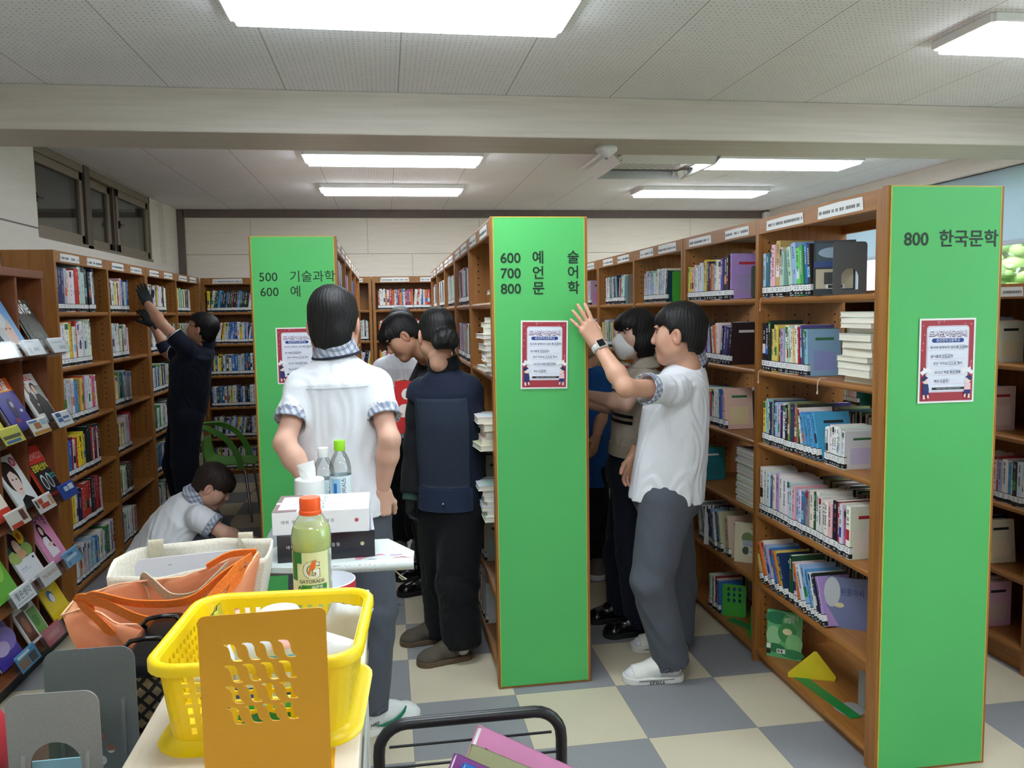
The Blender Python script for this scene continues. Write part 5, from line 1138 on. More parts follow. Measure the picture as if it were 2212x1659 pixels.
local_mb(b, FA, base).build('lettering', BLACKM, m_)
# the red book being read
rb = empty('picture_book', (.135, 4.3, 1.16), 0, 'red picture book with white discs held open by the person in black', 'book')
b = MB().box(-.01, .01, -.11, .11, -.14, .14, (205, 40, 44))
for (yy, zz, rr) in ((-.05, .06, .035), (.04, .07, .03), (-.06, -.03, .03), (.05, -.02, .036), (-.01, -.1, .028)):
    for sx in (-1, 1): b.poly([(sx*.0106, yy+rr*math.cos(a*PI/10)*(1 if sx > 0 else -1), zz+rr*math.sin(a*PI/10)) for a in range(20)], (232, 222, 216))
b.build('cover', GLOSS, rb); MB().box(-.007, .007, -.108, .105, -.1395, .1405).build('pages', PAPER, rb); rb.rotation_euler = (0, .25, 1.25)
# ---------------------------------------------------------------- posters on the end panels
MAROON, PALE = (168, 52, 66), (226, 230, 244)
def poster(x0, y, z0, w, h, tilt, label):
    o = empty('poster', (x0, y-.0032, z0), 0, label, 'poster', 'red library rules posters'); o.rotation_euler = (0, tilt, 0)
    b = MB(); s = w/.205
    def q(x0, z0, x1, z1, c, l): b.poly([(x*w, -.0004-l*.00022, z*h) for x, z in ((x0, z0), (x1, z0), (x1, z1), (x0, z1))], c)
    def P(pts, c, l): b.poly([(x*w, -.0004-l*.00022, z*h) for x, z in pts], c)
    b.box(0, w, -.0004, .0004, 0, h, (240, 240, 240))
    q(.03, .022, .97, .978, MAROON, 1)
    rr = lambda x0, x1, z0, z1, r: [(x/w, z/h) for x, z in rrect(x0*w, x1*w, z0*h, z1*h, r)]
    P(rr(.125, .885, .125, .915, .012*s), (206, 150, 160), 2); P(rr(.13, .88, .128, .912, .011*s), PALE, 3); P(rr(.14, .87, .135, .905, .009*s), MAROON, 4); P(rr(.143, .867, .138, .902, .009*s), PALE, 5)
    def T(st, x, z, sz, c, bold=.01, l=9, al='LEFT', dx=0, dz=0): b.mesh(text(st, sz*w, bold, al), frame((x*w+dx, -.0004-l*.00022, z*h+dz), (1, 0, 0), (0, 0, 1)), c)
    T('도서관이용안내', .505, .79, .105, (150, 40, 70), .055, 7, 'CENTER', .0006, -.0008); T('도서관이용안내', .505, .792, .105, (60, 60, 130), .04, 8, 'CENTER'); T('도서관이용안내', .505, .794, .105, (240, 242, 250), .012, 9, 'CENTER')
    P(rr(.22, .79, .715, .765, .007*s), (28, 62, 140), 6); T('성산전자고등학교', .505, .727, .058, (220, 228, 245), .01, 8, 'CENTER', 0, 0)
    for st, x, z, (e0, e1) in (('독서에 방해되지 않도록 조용히!', .19, .645, (.66, .84)), ('음식물은 반입금지', .2, .54, (.36, .6)), ('앉은 자리는 스스로 정리', .25, .455, (.48, .73)), ('보고난 책은 북트럭에', .28, .35, (.5, .74)), ('책은 소중히', .27, .245, (.37, .55))):
        T(st, x, z, .052, (74, 76, 96), .006)
        b.tube([(w*((e0+e1)/2+(e1-e0)/2*math.cos(a)), -.0026, h*(z+.016+.024*math.sin(a))) for a in [2*PI*k/20 for k in range(20)]], .0004*s, 4, (130, 132, 150), closed=True)
        q(x-.01, z-.022, min(.82, x+.62), z-.019, (214, 190, 196), 6)
    q(.24, .155, .83, .185, (38, 36, 44), 6); T('조용하고 쾌적한 도서관을 함께 만들어요', .535, .163, .026, (220, 220, 226), .0, 9, 'CENTER')
    rg = random.Random(4)
    for k in range(14):
        x, z = rg.choice(((rg.uniform(.05, .1), rg.uniform(.35, .95)), (rg.uniform(.91, .95), rg.uniform(.35, .95)), (rg.uniform(.1, .9), rg.uniform(.93, .965))))
        P([(x+.008*math.cos(a*PI/3), z+.0055*math.sin(a*PI/3)) for a in range(6)], (244, 226, 228), 6)
    # two children with a speech burst each
    for sx, cx, sh in ((1, .12, (40, 50, 100)), (-1, .88, (235, 200, 205))):
        f = lambda pts: [(cx+sx*x, z) for x, z in pts]
        P(f([(-.06, .33), (.02, .37), (.1, .345), (.13, .4), (.06, .41), (.07, .44), (.0, .41), (-.04, .43), (-.05, .39), (-.1, .37)]), (238, 238, 242), 10)
        P([(cx+.055*math.cos(a*PI/8), .27+.04*math.sin(a*PI/8)) for a in range(16)], (244, 216, 210), 11)
        P(f([(-.07, .27), (-.06, .31), (0, .325), (.05, .3), (.02, .29), (-.03, .26)]), (34, 40, 92), 12)
        P(f([(-.05, .23), (.05, .23), (.07, .15), (-.05, .14)]), sh, 11); P(f([(-.05, .15), (.06, .15), (.07, .1), (-.04, .09)]), (34, 44, 110), 12)
        P(f([(-.04, .1), (-.01, .1), (.0, .05), (-.04, .05)]), (244, 216, 210), 13); P(f([(.03, .1), (.06, .1), (.07, .06), (.04, .06)]), (244, 216, 210), 13)
    b.build('sheet', PRINT, o)
poster(.561, 3.405, 1.327, .204, .292, .02, 'red-bordered library rules poster on the middle 600 700 800 panel')
poster(-.553, 4.255, 1.308, .203, .287, 0., 'red-bordered library rules poster on the 500 600 panel, partly behind a shoulder')
poster(1.785, 2.508, 1.321, .211, .289, 0., 'red-bordered library rules poster on the right 800 panel')

# ---------------------------------------------------------------- counter group
LTOP = m_wood('pale_laminate_top', (214, 200, 178), (222, 209, 188), (229, 217, 198), .45, axis=1)
CABW = mat('white_laminate', (222, 220, 214), .45, noise=.03)
DKW = m_wood('dark_walnut_desk', (58, 42, 32), (70, 52, 40), (82, 62, 48), .4, axis=1)
ct = empty('counter', (-.199, .98, 0), 0, 'narrow pale counter carrying the yellow basket and golden bookend', 'counter')
MB().box(-.149, .149, -.7, .68, 1.062, 1.09).build('counter_top', LTOP, ct, bevel=.003)
MB().box(-.14, .14, -.69, .67, .08, 1.062).build('cabinet_body', CABW, ct, bevel=.002); MB().box(-.12, .12, -.66, .64, 0, .08).build('toe_base', BLACKM, ct)
MB().box(.1385, .147, -.6, .6, 1.0, 1.055).build('clear_edge_strip', CLEAR, ct)
dk = empty('desk', (-.48, 1.1, 0), 0, 'dark brown desk left of the pale counter, under the tote bags', 'desk')
DZ = .98
MB().prism([(-.62+.48, -.8, DZ-.03), (-.352+.48, -.8, DZ-.03), (-.352+.48, .57, DZ-.03), (-.262+.48, .57, DZ-.03), (-.262+.48, .74, DZ-.03), (-.62+.48, .74, DZ-.03)], (0, 0, .03)).build('desktop', DKW, dk, bevel=.003)
MB().box(-.13, .12, -.78, .55, .06, DZ-.03).build('cabinet_body', DKW, dk); MB().box(-.12, .11, -.76, .53, 0, .06).build('toe_base', BLACKM, dk)
pd = empty('pedestal', (-.155, 2.08, 0), 0, 'slim grey pedestal stand under the two boxed sets and water bottles', 'stand')
MB().box(-.165, .075, -.24, .33, 1.072, 1.09).build('top_plate', GREYP, pd, bevel=.003)
MB().tube([(0.02, 0, .02), (0.02, 0, 1.068)], .028, 20).build('column', STEEL, pd, smooth=40); MB().lathe([(.2, 0), (.2, .012), (.05, .03), (.0, .03)], 36, (.02, 0, 0)).build('foot_plate', BLACKM, pd, smooth=40)

# yellow basket with lattice walls
YEL = mat('yellow_plastic', (250, 214, 18), .35, noise=.03); YEL.node_tree.nodes['Principled BSDF'].inputs['Subsurface Weight'].default_value = .1
bk = empty('basket', (-.178, 1.182, 1.09), -.06, 'yellow plastic lattice basket of snacks on the counter', 'basket')
def ring(w, d, r, z, n=6): return [(x, y, z) for x, y in rrect(-w/2, w/2, -d/2, d/2, r, n)]
def basket():
    prof = []  # (w,d,z)
    b = MB(); W0, D0, W1, D1, zb, zt = .232, .23, .254, .25, .012, .118
    def at(t): return W0+(W1-W0)*t, D0+(D1-D0)*t, zb+(zt-zb)*t
    # vertical levels: solid/hole alternation
    lv = [0, .1]; 
    for k in range(6): lv += [.1+.135*k+.085, .1+.135*(k+1)]
    lv[-1] = .9; lv.append(1.0)
    R = .035
    def per(t):
        w, d, z = at(t); pts = []; flag = []
        sides = [((w/2, -d/2+R), (w/2, d/2-R)), ((w/2-R, d/2), (-w/2+R, d/2)), ((-w/2, d/2-R), (-w/2, -d/2+R)), ((-w/2+R, -d/2), (w/2-R, -d/2))]
        cs = [(w/2-R, d/2-R, 0), (-w/2+R, d/2-R, 90), (-w/2+R, -d/2+R, 180), (w/2-R, -d/2+R, 270)]
        for si, (a, c) in enumerate(sides):
            n = 11; 
            for k in range(n):
                for j, u in enumerate((0, .5)):
                    q = (k+u)/n; pts.append((a[0]+(c[0]-a[0])*q, a[1]+(c[1]-a[1])*q, z)); flag.append(j == 0)
            cx, cy_, a0 = cs[si]
            for k in range(5):
                t2 = math.radians(a0+90*k/5); pts.append((cx+R*math.cos(t2), cy_+R*math.sin(t2), z)); flag.append(False)
        return pts, flag
    rows = [per(t) for t in lv]; n = len(rows[0][0])
    for p, _ in rows: b.v += p
    for i in range(len(lv)-1):
        hole_row = i >= 1 and i % 2 == 1 and i < len(lv)-2
        for k in range(n):
            if hole_row and rows[0][1][k]: continue
            b.f.append((i*n+k, i*n+(k+1) % n, (i+1)*n+(k+1) % n, (i+1)*n+k)); b.c.append(None); b.mi.append(0)
    return b
wl = basket().build('lattice_wall', YEL, bk); sm = wl.modifiers.new('thick', 'SOLIDIFY'); sm.thickness = .0028; sm.offset = 0
def rim(z, w, d, prof):
    b = MB(); n = None; rows = []
    for dx, dz in prof: rows.append(ring(w+2*dx, d+2*dx, .035+dx, z+dz))
    n = len(rows[0])
    for r_ in rows: b.v += r_
    for i in range(len(rows)):
        j = (i+1) % len(rows)
        for k in range(n): b.f.append((i*n+k, i*n+(k+1) % n, j*n+(k+1) % n, j*n+k)); b.c.append(None); b.mi.append(0)
    return b
rim(.118, .254, .25, [(0, -.004), (.0, .002), (.004, .0065), (.01, .0065), (.0135, .003), (.0135, -.009), (.0115, -.009), (.011, .0), (.003, -.004)]).build('rim', YEL, bk, smooth=50)
rim(.0, .232, .23, [(0, .014), (.004, .008), (.014, .002), (.02, .0015), (.02, -.0), (.012, .0), (-.004, .001), (-.006, .01)]).build('foot_flange', YEL, bk, smooth=50)
MB().prism(ring(.232, .23, .035, .008), (0, 0, .003)).build('base', YEL, bk)

def pack(name, label, loc, w, h, rot_, c1, art=(), th=.03, mt=GLOSS, group='snack packs in the basket', cat='snack pack'):
    """pillow-shaped sealed bag with crimped ends"""
    b = MB(); nx, ny = 14, 16; rg = random.Random(int(abs(loc[0]*1000+loc[1]*777+loc[2]*99))); ph = [rg.uniform(0, 6) for _ in range(4)]
    def z(u, v): e = max(0, 1-abs(2*u-1)**3)*max(0, 1-abs(2*v-1)**4); return th/2*e**.6*(1+.14*math.sin(9*u+ph[0]+4*v)+.12*math.sin(11*v+ph[1]-5*u))+.0006
    for s in (1, -1):
        o = len(b.v)
        for j in range(ny+1):
            for i in range(nx+1):
                u, v = i/nx, j/ny; cr = .0015*math.sin(u*60) if v < .07 or v > .93 else 0
                b.v.append(((u-.5)*w, s*z(u, v)+cr, (v-.5)*h))
        for j in range(ny):
            for i in range(nx):
                u, v = (i+.5)/nx, (j+.5)/ny; c = c1
                for (u0, v0, u1, v1, cc) in art:
                    if u0 <= u <= u1 and v0 <= v <= v1: c = cc
                q = (o+j*(nx+1)+i, o+j*(nx+1)+i+1, o+(j+1)*(nx+1)+i+1, o+(j+1)*(nx+1)+i)
                b.f.append(q if s < 0 else q[::-1]); b.c.append(c); b.mi.append(0)
    ob = b.build(name, mt, None, smooth=180); ob.location = loc; ob.rotation_euler = rot_
    return tag(ob, label, cat, group)
FOIL = mat_attr('foil_wrapper', .18, Metallic=.35)
pack('snack_pack', 'clear white crinkled snack bag leaning in the right rear corner of the basket', (-.085, 1.235, 1.165), .07, .11, (.3, .35, .4), (226, 228, 230), [(.3, .1, .6, .4, (236, 238, 240))])
pack('snack_pack', 'white plastic bag with brown sweets showing, front right in the basket', (-.105, 1.13, 1.16), .08, .1, (-.5, .3, -.2), (222, 222, 224), [(0, 0, 1, .35, (96, 40, 34))])
pack('snack_pack', 'dark red and brown wrapped sweet pack low in the basket front right corner', (-.115, 1.12, 1.13), .07, .05, (-.7, .15, .1), (120, 30, 32), [(.3, .3, .7, .6, (226, 206, 206)), (.0, .6, .4, .9, (60, 34, 30))])
pack('snack_pack', 'gold foil snack pack in the middle of the basket behind the bookend', (-.145, 1.19, 1.165), .06, .09, (.4, .5, .1), (212, 176, 60), mt=FOIL)
pack('snack_pack', 'yellow-green foil pack hooked over the left rim of the basket', (-.262, 1.205, 1.185), .06, .1, (.2, -.5, 1.3), (206, 196, 70), [(.2, .2, .5, .8, (240, 232, 150))], th=.016, mt=FOIL)
pack('snack_pack', 'blue and white snack bag seen through the upper slots of the bookend', (-.16, 1.105, 1.165), .11, .12, (-.25, 0, .1), (214, 222, 230), [(.0, .1, .4, .45, (40, 80, 170)), (.55, .1, 1, .4, (44, 92, 180)), (.3, .55, .9, .75, (110, 180, 215)), (.4, .8, .9, .95, (236, 186, 180))])
pack('snack_pack', 'green labelled clear pack seen through the lower slots of the bookend', (-.165, 1.075, 1.12), .1, .06, (-.3, 0, 0), (214, 206, 120), [(.1, .5, .9, .85, (40, 140, 60))])
pack('snack_pack', 'pale grey bag against the left wall inside the basket', (-.235, 1.12, 1.15), .07, .09, (-.2, -.3, .9), (206, 212, 212))
bl = empty('storage_tub', (-.168, 1.205, 1.1), 0, 'small white plastic tub with rounded lid at the rear of the basket', 'tub')
MB().lathe([(.0, 0), (.026, 0), (.028, .1), (0, .1)], 28).build('body', WHITEP, bl, smooth=40); MB().lathe([(.0302, .085), (.031, .09), (.031, .118), (.027, .124), (.0, .126)], 28).build('lid', WHITEP, bl, smooth=40)

# bookends
GOLD = mat('golden_painted_steel', (206, 146, 10), .4, noise=.04, nscale=6, bump=.03, bscale=500)
HAMM = mat('grey_painted_steel', (150, 150, 148), .4, noise=.06, nscale=300, bump=.08, bscale=500); HAMD = mat('dark_grey_painted_steel', (112, 118, 122), .4, noise=.06, nscale=300, bump=.08, bscale=500)
GRNS = mat('green_painted_steel', (70, 168, 60), .4, noise=.04); YELS = mat('yellow_painted_steel', (226, 206, 40), .45, noise=.04)
def bookend(label, m, w, h, loc, rz, holes, r=.014, base=.11, name='bookend', group=None, extra=None, tilt=0):
    o = empty(name, loc, rz, label, 'bookend', group)
    o.rotation_euler = (tilt, 0, rz)
    me = plate(rrect(-w/2, w/2, 0, h, r, 8) if r else [(-w/2, 0), (w/2, 0), (w/2, h), (-w/2, h)], holes, .0014)
    MB().mesh(me, frame((0, 0, 0), (1, 0, 0), (0, 0, 1))).build('upright', m, o, smooth=40)
    MB().box(-w/2, w/2, 0, base, 0, .0014).build('foot', m, o, bevel=.0005)
    if extra: extra(o, m)
    return o
def sslot(cx, cy_): # slanted wave slot
    return [(cx-.0098, cy_+.0092), (cx-.0085, cy_+.0108), (cx-.003, cy_+.0106), (cx+.0012, cy_+.0095), (cx+.0035, cy_+.006), (cx+.0045, cy_-.001), (cx+.006, cy_-.006), (cx+.0088, cy_-.0086), (cx+.0104, cy_-.0094), (cx+.0096, cy_-.0108), (cx+.004, cy_-.0107), (cx+.0, cy_-.0095), (cx-.0022, cy_-.006), (cx-.0032, cy_+.001), (cx-.0048, cy_+.006), (cx-.0072, cy_+.0086)]
gh = [sslot(-.034+.0198*i, .231-.045-.0248*j) for i in range(4) for j in range(4)]
go = bookend('golden yellow metal bookend with wave-shaped slots in front of the basket', GOLD, .141, .231, (-.149, .93, 1.09), .03, gh, r=.008)
def ridges(o, m, w, h, col):
    for s in (-1, 1): MB().tube([(s*w*.34, -.001, .0), (s*w*.34, -.001, h*.62), (s*w*.34, .001, h*.64)], .0035, 8).build('ridge', m, o, smooth=60)
def arch(w, hh): return [(-w/2, .02)]+[(w/2*math.cos(PI-a*PI/14), hh-w/2+w/2*math.sin(a*PI/14)) for a in range(15)]+[(w/2, .02)]
bookend('taller dark grey metal bookend with a long ridge, behind the pale grey one', HAMD, .122, .212, (-.43, 1.19, DZ), .0, [ell(math.cos(a)*.018+.004, .062+math.sin(a)*.018, .006, .007, 12) for a in [k*2*PI/5 for k in range(5)]], r=.02, extra=lambda o, m: ridges(o, m, .122, .212, 0))
bookend('pale grey metal bookend with arched opening at the lower left corner', HAMM, .112, .209, (-.43, 1.06, DZ), -.03, [arch(.062, .144)], r=.018, extra=lambda o, m: ridges(o, m, .112, .2, 0))
bookend('green metal bookend cut by the left edge of the photo', GRNS, .1, .17, (-.565, 1.08, DZ), .3, [], r=.015)
bc = MB().box(-.035, .035, -.001, .001, 0, .1).build('card', mat('light_blue_card', (150, 196, 214), .7, noise=.03)); bc.location = (-.44, 1.1, DZ); tag(bc, 'light blue card seen through the arch of the grey bookend', 'card')
rb2 = empty('pouch', (-.585, 1.22, DZ), .2, 'red pouch at the left edge of the photo behind the grey bookend', 'pouch')
b = MB(); b.ball((0, 0, .06), (.03, .06, .06), n=18); b.build('body', m_cloth('red_cloth', (170, 40, 50), .2), rb2, smooth=180); MB().tube([(0, -.05, .085), (0, 0, .118), (0, .05, .085)], .003, 6).build('zip', BLACKM, rb2)

# black bag with gold diamond weave
def m_diamond():
    M = N('gold_diamond_weave'); x, y, z = M.xyz(M.pos(True)); u = M.math('ADD', M.math('ADD', x, M.math('MULTIPLY', y, .8)), z); v = M.math('SUBTRACT', M.math('ADD', x, M.math('MULTIPLY', y, .8)), z)
    def band(q): return M.math('LESS_THAN', M.math('ABSOLUTE', M.math('SUBTRACT', M.math('FRACT', M.math('DIVIDE', q, .026)), .5)), .34)
    d = M.math('MULTIPLY', band(u), band(v)); n = M.noise(M.scl(M.pos(True), (1, 1, 3)), 500, 2)
    M.l(M.mix(d, c4((18, 16, 16)), M.ramp(n, (.3, lin((98, 82, 58))), (.7, lin((168, 148, 112))))), M.b.inputs['Base Color']); M.set(Roughness=.7); M.bump(d, .4, .003); return M.m
pb = empty('handbag', (-.405, 1.44, DZ), 0, 'black handbag with gold diamond weave between bookends and tote', 'handbag')
g = G((-.07, -.14, -.005), (.07, .16, .2), .004); g.loft((0, 0, 0), np.eye(3), [(0, .048, .1), (.02, .051, .11), (.08, .05, .112), (.105, .046, .108), (.12, .03, .1)], 0, 5); v, q = g.mesh(); np_mesh('body', [(v, q)], m_diamond(), pb)
g = G((-.07, -.14, .1), (.07, .16, .2), .004); g.loft((0, 0, 0), np.eye(3), [(.1, .0505, .113), (.118, .046, .108), (.132, .026, .1)], 0, 5); v, q = g.mesh(); np_mesh('top_flap', [(v, q)], LEATHB, pb)
for y in (-.05, .05): MB().tube([(-.03, y, .12), (-.038, y-.01, .135), (-.025, y-.02, .148), (.0, y-.025, .153), (.02, y-.015, .148), (.03, y, .125)], .004, 8).build('handle', LEATHB, pb, smooth=60)
MB().box(-.05, -.02, -.1135, -.1105, .04, .075).build('patch', LEATHB, pb, bevel=.004)

# cream canvas tote with a board in it, orange sheer bag in front
def loft_rings(rings, closed=True, mi=0):
    b = MB(); n = len(rings[0])
    for r_ in rings: b.v += [tuple(p) for p in r_]
    for i in range(len(rings)-1):
        for k in range(n if closed else n-1): b.f.append((i*n+k, i*n+(k+1) % n, (i+1)*n+(k+1) % n, (i+1)*n+k)); b.c.append(None); b.mi.append(0)
    return b
def resample(pts, n, closed=True):
    P = [Vector(p) for p in pts]+([Vector(pts[0])] if closed else []); L = [0]
    for a, c in zip(P, P[1:]): L.append(L[-1]+(c-a).length)
    out = []
    for k in range(n):
        s = L[-1]*k/(n if closed else n-1)
        for i in range(len(P)-1):
            if s <= L[i+1]+1e-9: t = (s-L[i])/max(1e-9, L[i+1]-L[i]); out.append(P[i].lerp(P[i+1], t)); break
    return out
def ringlerp(r0, r1, t): return [a.lerp(c, t) for a, c in zip(r0, r1)]
CANV = m_cloth('cream_canvas', (228, 222, 206), .2, 260); WEB = m_cloth('beige_webbing', (196, 188, 164), .15, 160)
tb = empty('tote_bag', (-.42, 1.77, DZ), 0, 'cream canvas tote bag holding a grey board on the dark desk', 'bag')
bot = resample([(-.135, -.045, 0), (.135, -.045, 0), (.135, .05, 0), (-.135, .05, 0)], 48)
top = resample([(-.16, -.055, .152), (-.05, -.062, .148), (.06, -.06, .162), (.155, -.05, .172), (.163, .045, .188), (.05, .058, .19), (-.06, .06, .186), (-.13, .055, .178), (-.165, .03, .165)], 48)
bot = [p for p in bot]; 
rings = []
for i in range(15):
    t = i/14; r_ = ringlerp(bot, top, t)
    for k, p in enumerate(r_): a = 2*PI*k/48; p.x += .004*math.sin(3*a+7*t)*t; p.y += .005*math.sin(5*a-6*t)*t
    rings.append(r_)
w_ = loft_rings(rings).build('canvas_body', CANV, tb, smooth=60); s_ = w_.modifiers.new('t', 'SOLIDIFY'); s_.thickness = .003
MB().prism([tuple(p) for p in bot], (0, 0, .002)).build('bottom', CANV, tb)
def ribbon(pts, w, up, name, m, par, th=.0025, n=40):
    """flat strap along a smooth path"""
    P = [Vector(p) for p in pts]; ctrl = P; out = []
    m_ = len(P)
    for i in range(n+1):
        t = (m_-1)*i/n; k = min(int(t), m_-2); f = t-k
        p0, p1, p2, p3 = ctrl[max(k-1, 0)], ctrl[k], ctrl[k+1], ctrl[min(k+2, m_-1)]
        out.append(.5*((2*p1)+(p2-p0)*f+(2*p0-5*p1+4*p2-p3)*f*f+(3*p1-p0-3*p2+p3)*f**3))
    rows = []; U = Vector(up).normalized()
    for i, p in enumerate(out):
        T_ = (out[min(i+1, n)]-out[max(i-1, 0)]).normalized(); S = (U-T_*U.dot(T_)).normalized(); N_ = T_.cross(S)
        rows.append([p+S*w/2+N_*th/2, p+S*w/2-N_*th/2, p-S*w/2-N_*th/2, p-S*w/2+N_*th/2])
    b = loft_rings(rows); b.f += [(3, 2, 1, 0), tuple(len(b.v)-4+k for k in range(4))]; b.c += [None]*2; b.mi += [0]*2
    return b.build(name, m, par, smooth=40)
ribbon([(-.09, .054, .12), (-.09, .062, .185), (-.088, .052, .19), (-.086, .05, .15)], .03, (1, 0, 0), 'handle', WEB, tb)
ribbon([(.1, .052, .12), (.1, .06, .19), (.1, .05, .196), (.1, .048, .15)], .03, (1, 0, 0), 'handle', WEB, tb)
ribbon([(-.075, -.064, .1), (-.078, -.07, .15), (-.06, -.085, .145), (-.02, -.1, .115), (.03, -.1, .118), (.07, -.085, .15), (.09, -.07, .165), (.095, -.064, .12)], .024, (0, -.3, 1), 'front_handle', WEB, tb)
bd = empty('board', (-.42, 1.775, DZ+.004), 0, 'pale grey rounded board with two holes standing inside the cream tote', 'board')
bd.rotation_euler = (-.08, -.04, .03)
MB().mesh(plate(rrect(-.115, .115, 0, .166, .014), [ell(-.045, .148, .0035, .0035, 10), ell(.055, .15, .0035, .0035, 10)], .006), frame((0, 0, 0), (1, 0, 0), (0, 0, 1))).build('panel', mat('pale_grey_plastic', (206, 206, 214), .35), bd)
def m_sheer(name, col, a):
    M = N(name); t = M.n('ShaderNodeBsdfTransparent'); tl = M.n('ShaderNodeBsdfTranslucent'); tl.inputs[0].default_value = c4(col); M.set(Base_Color=c4(col), Roughness=.5)
    m1 = M.n('ShaderNodeMixShader'); m1.inputs[0].default_value = .35; M.l(M.b.outputs[0], m1.inputs[1]); M.l(tl.outputs[0], m1.inputs[2])
    m2 = M.n('ShaderNodeMixShader'); m2.inputs[0].default_value = a; M.l(t.outputs[0], m2.inputs[1]); M.l(m1.outputs[0], m2.inputs[2]); M.l(m2.outputs[0], M.o.inputs[0])
    M.bump(M.noise(M.pos(True), 14, 4), .3, .02); return M.m
SHEER = m_sheer('sheer_orange', (244, 176, 132), .78); ORNG = m_cloth('orange_webbing', (240, 126, 44), .15, 200, .6)
ob = empty('tote_bag', (-.42, 1.64, DZ), 0, 'sheer orange tote bag with bright orange straps slumped in front of the cream one', 'bag')
bot = resample([(-.135, -.03, 0), (.12, -.03, 0), (.13, .055, 0), (-.12, .055, 0)], 60)
top = resample([(-.21, -.02, .112), (-.17, -.035, .128), (-.135, -.04, .122), (-.1, -.055, .1), (-.0, -.075, .1), (.07, -.06, .125), (.125, -.03, .165), (.15, .03, .2), (.12, .055, .19), (.0, .055, .15), (-.13, .05, .145), (-.2, .02, .128)], 60)
rings = []
for i in range(17):
    t = i/16; r_ = ringlerp(bot, top, t)
    for k, p in enumerate(r_): a = 2*PI*k/60; p.y += (-.028 if p.y < .0 else .0)*math.sin(PI*t)+.006*math.sin(7*a+5*t)*t; p.x += .005*math.sin(4*a-5*t)*t; p.z += .003*math.sin(9*a)*t
    rings.append(r_)
w_ = loft_rings(rings).build('sheer_body', SHEER, ob, smooth=60); s_ = w_.modifiers.new('t', 'SOLIDIFY'); s_.thickness = .0015
MB().prism([tuple(p) for p in bot], (0, 0, .0015)).build('bottom', SHEER, ob)
MB().tube([tuple(p) for p in top], .0022, 6, closed=True).build('hem', m_cloth('pale_orange_hem', (244, 190, 150), .1), ob, smooth=60)
ribbon([(-.07, -.05, .02), (-.12, -.06, .1), (-.165, -.05, .148), (-.12, -.07, .15), (-.03, -.1, .118), (.05, -.1, .125), (.1, -.075, .17), (.13, -.04, .195), (.1, -.05, .12), (.09, -.045, .02)], .024, (0, -.35, 1), 'strap', ORNG, ob, n=70)
ribbon([(-.15, -.04, .13), (-.13, -.072, .165), (-.05, -.085, .148), (.04, -.085, .148), (.1, -.06, .185), (.145, -.02, .205)], .02, (0, -.6, 1), 'strap', ORNG, ob, n=50)
ribbon([(.06, -.02, .19), (.1, .0, .206), (.145, .03, .2)], .018, (0, -.8, 1), 'strap', ORNG, ob)
for x in (-.055, .01, .075): MB().prism([(x-.007, -.062, .035), (x+.007, -.062, .035), (x+.005, -.0735, .075), (x-.005, -.0735, .075)], (0, -.0012, 0)).build('strap_tab', ORNG, ob); MB().ball((x, -.0745, .072), .0035, n=8).build('rivet', PAPER, ob)

# folded newspaper, boxed sets
news = empty('newspaper', (-.15, 1.86, 1.09), 0, 'folded printed newspaper sticking out under the black box on both sides', 'newspaper')
NP = (206, 214, 212)
b = MB().prism([(-.2, -.03, .0), (-.02, -.075, .0), (.19, -.085, .0), (.2, .01, .0), (.14, .13, .0), (-.12, .13, .0)], (0, 0, .012), NP)
rg = random.Random(9)
for k in range(26):
    x = rg.uniform(.06, .17); y = rg.uniform(-.07, .0); a = rg.uniform(-.5, .5); L = rg.uniform(.01, .035); c = rg.choice(((200, 120, 160), (160, 110, 190), (214, 90, 110), (240, 240, 244), (120, 130, 170)))
    b.poly([(x, y, .0126), (x+L*math.cos(a), y+L*math.sin(a), .0126), (x+L*math.cos(a)-.003, y+L*math.sin(a)+.004, .0126), (x-.003, y+.004, .0126)], c)
b.build('pages', MATTE, news)
b = MB(); P0, P1 = Vector((-.02, -.08, .013)), Vector((.195, -.09, .014)); n = 14; rows = []
for i in range(n+1):
    p = P0.lerp(P1, i/n); rows.append([p+Vector((0, .012*math.cos(a)*(1.4), .0125*math.sin(a))) for a in [2*PI*k/16 for k in range(16)]])
b = loft_rings(rows); b.c = [NP]*len(b.f); b.f += [tuple(range(16))[::-1], tuple(range(n*16, n*16+16))]; b.c += [NP]*2; b.mi += [0]*2
def strip(x, w, z0, z1, c): 
    a0, a1 = PI+(.5-z0)*1.6, PI+(.5-z1)*1.6
    b.poly([(x+dx, -.08-.01*(x+.02)/.215+.0172*math.cos(a), .0135+.0129*math.sin(a)) for dx, a in ((0, a0), (w, a0), (w, a1), (0, a1))], c)
for (x, w, z0, z1, c) in ((.02, .02, .3, .9, (150, 110, 180)), (.046, .002, .1, .9, (90, 96, 100)), (.05, .002, .1, .8, (90, 96, 100)), (.055, .002, .1, .9, (90, 96, 100)), (.075, .006, .2, .9, (90, 96, 100)), (.088, .004, .1, .9, (180, 100, 110)), (.098, .004, .3, .9, (180, 110, 120)), (.108, .005, .2, .8, (96, 100, 106)), (.125, .002, .1, .9, (110, 116, 120)), (.13, .002, .1, .9, (110, 116, 120)), (.145, .001, .1, .9, (130, 136, 140)), (.16, .018, .1, .9, (214, 206, 80))): strip(x, w, z0, z1, c)
b.build('folded_edge', PRINT, news, smooth=50)
MB().tube([(.15, -.09, .004), (.165, -.1, -.008), (.178, -.098, -.018), (.17, -.094, -.02), (.162, -.096, -.012)], .0016, 6).build('tie_string', WEB, news)
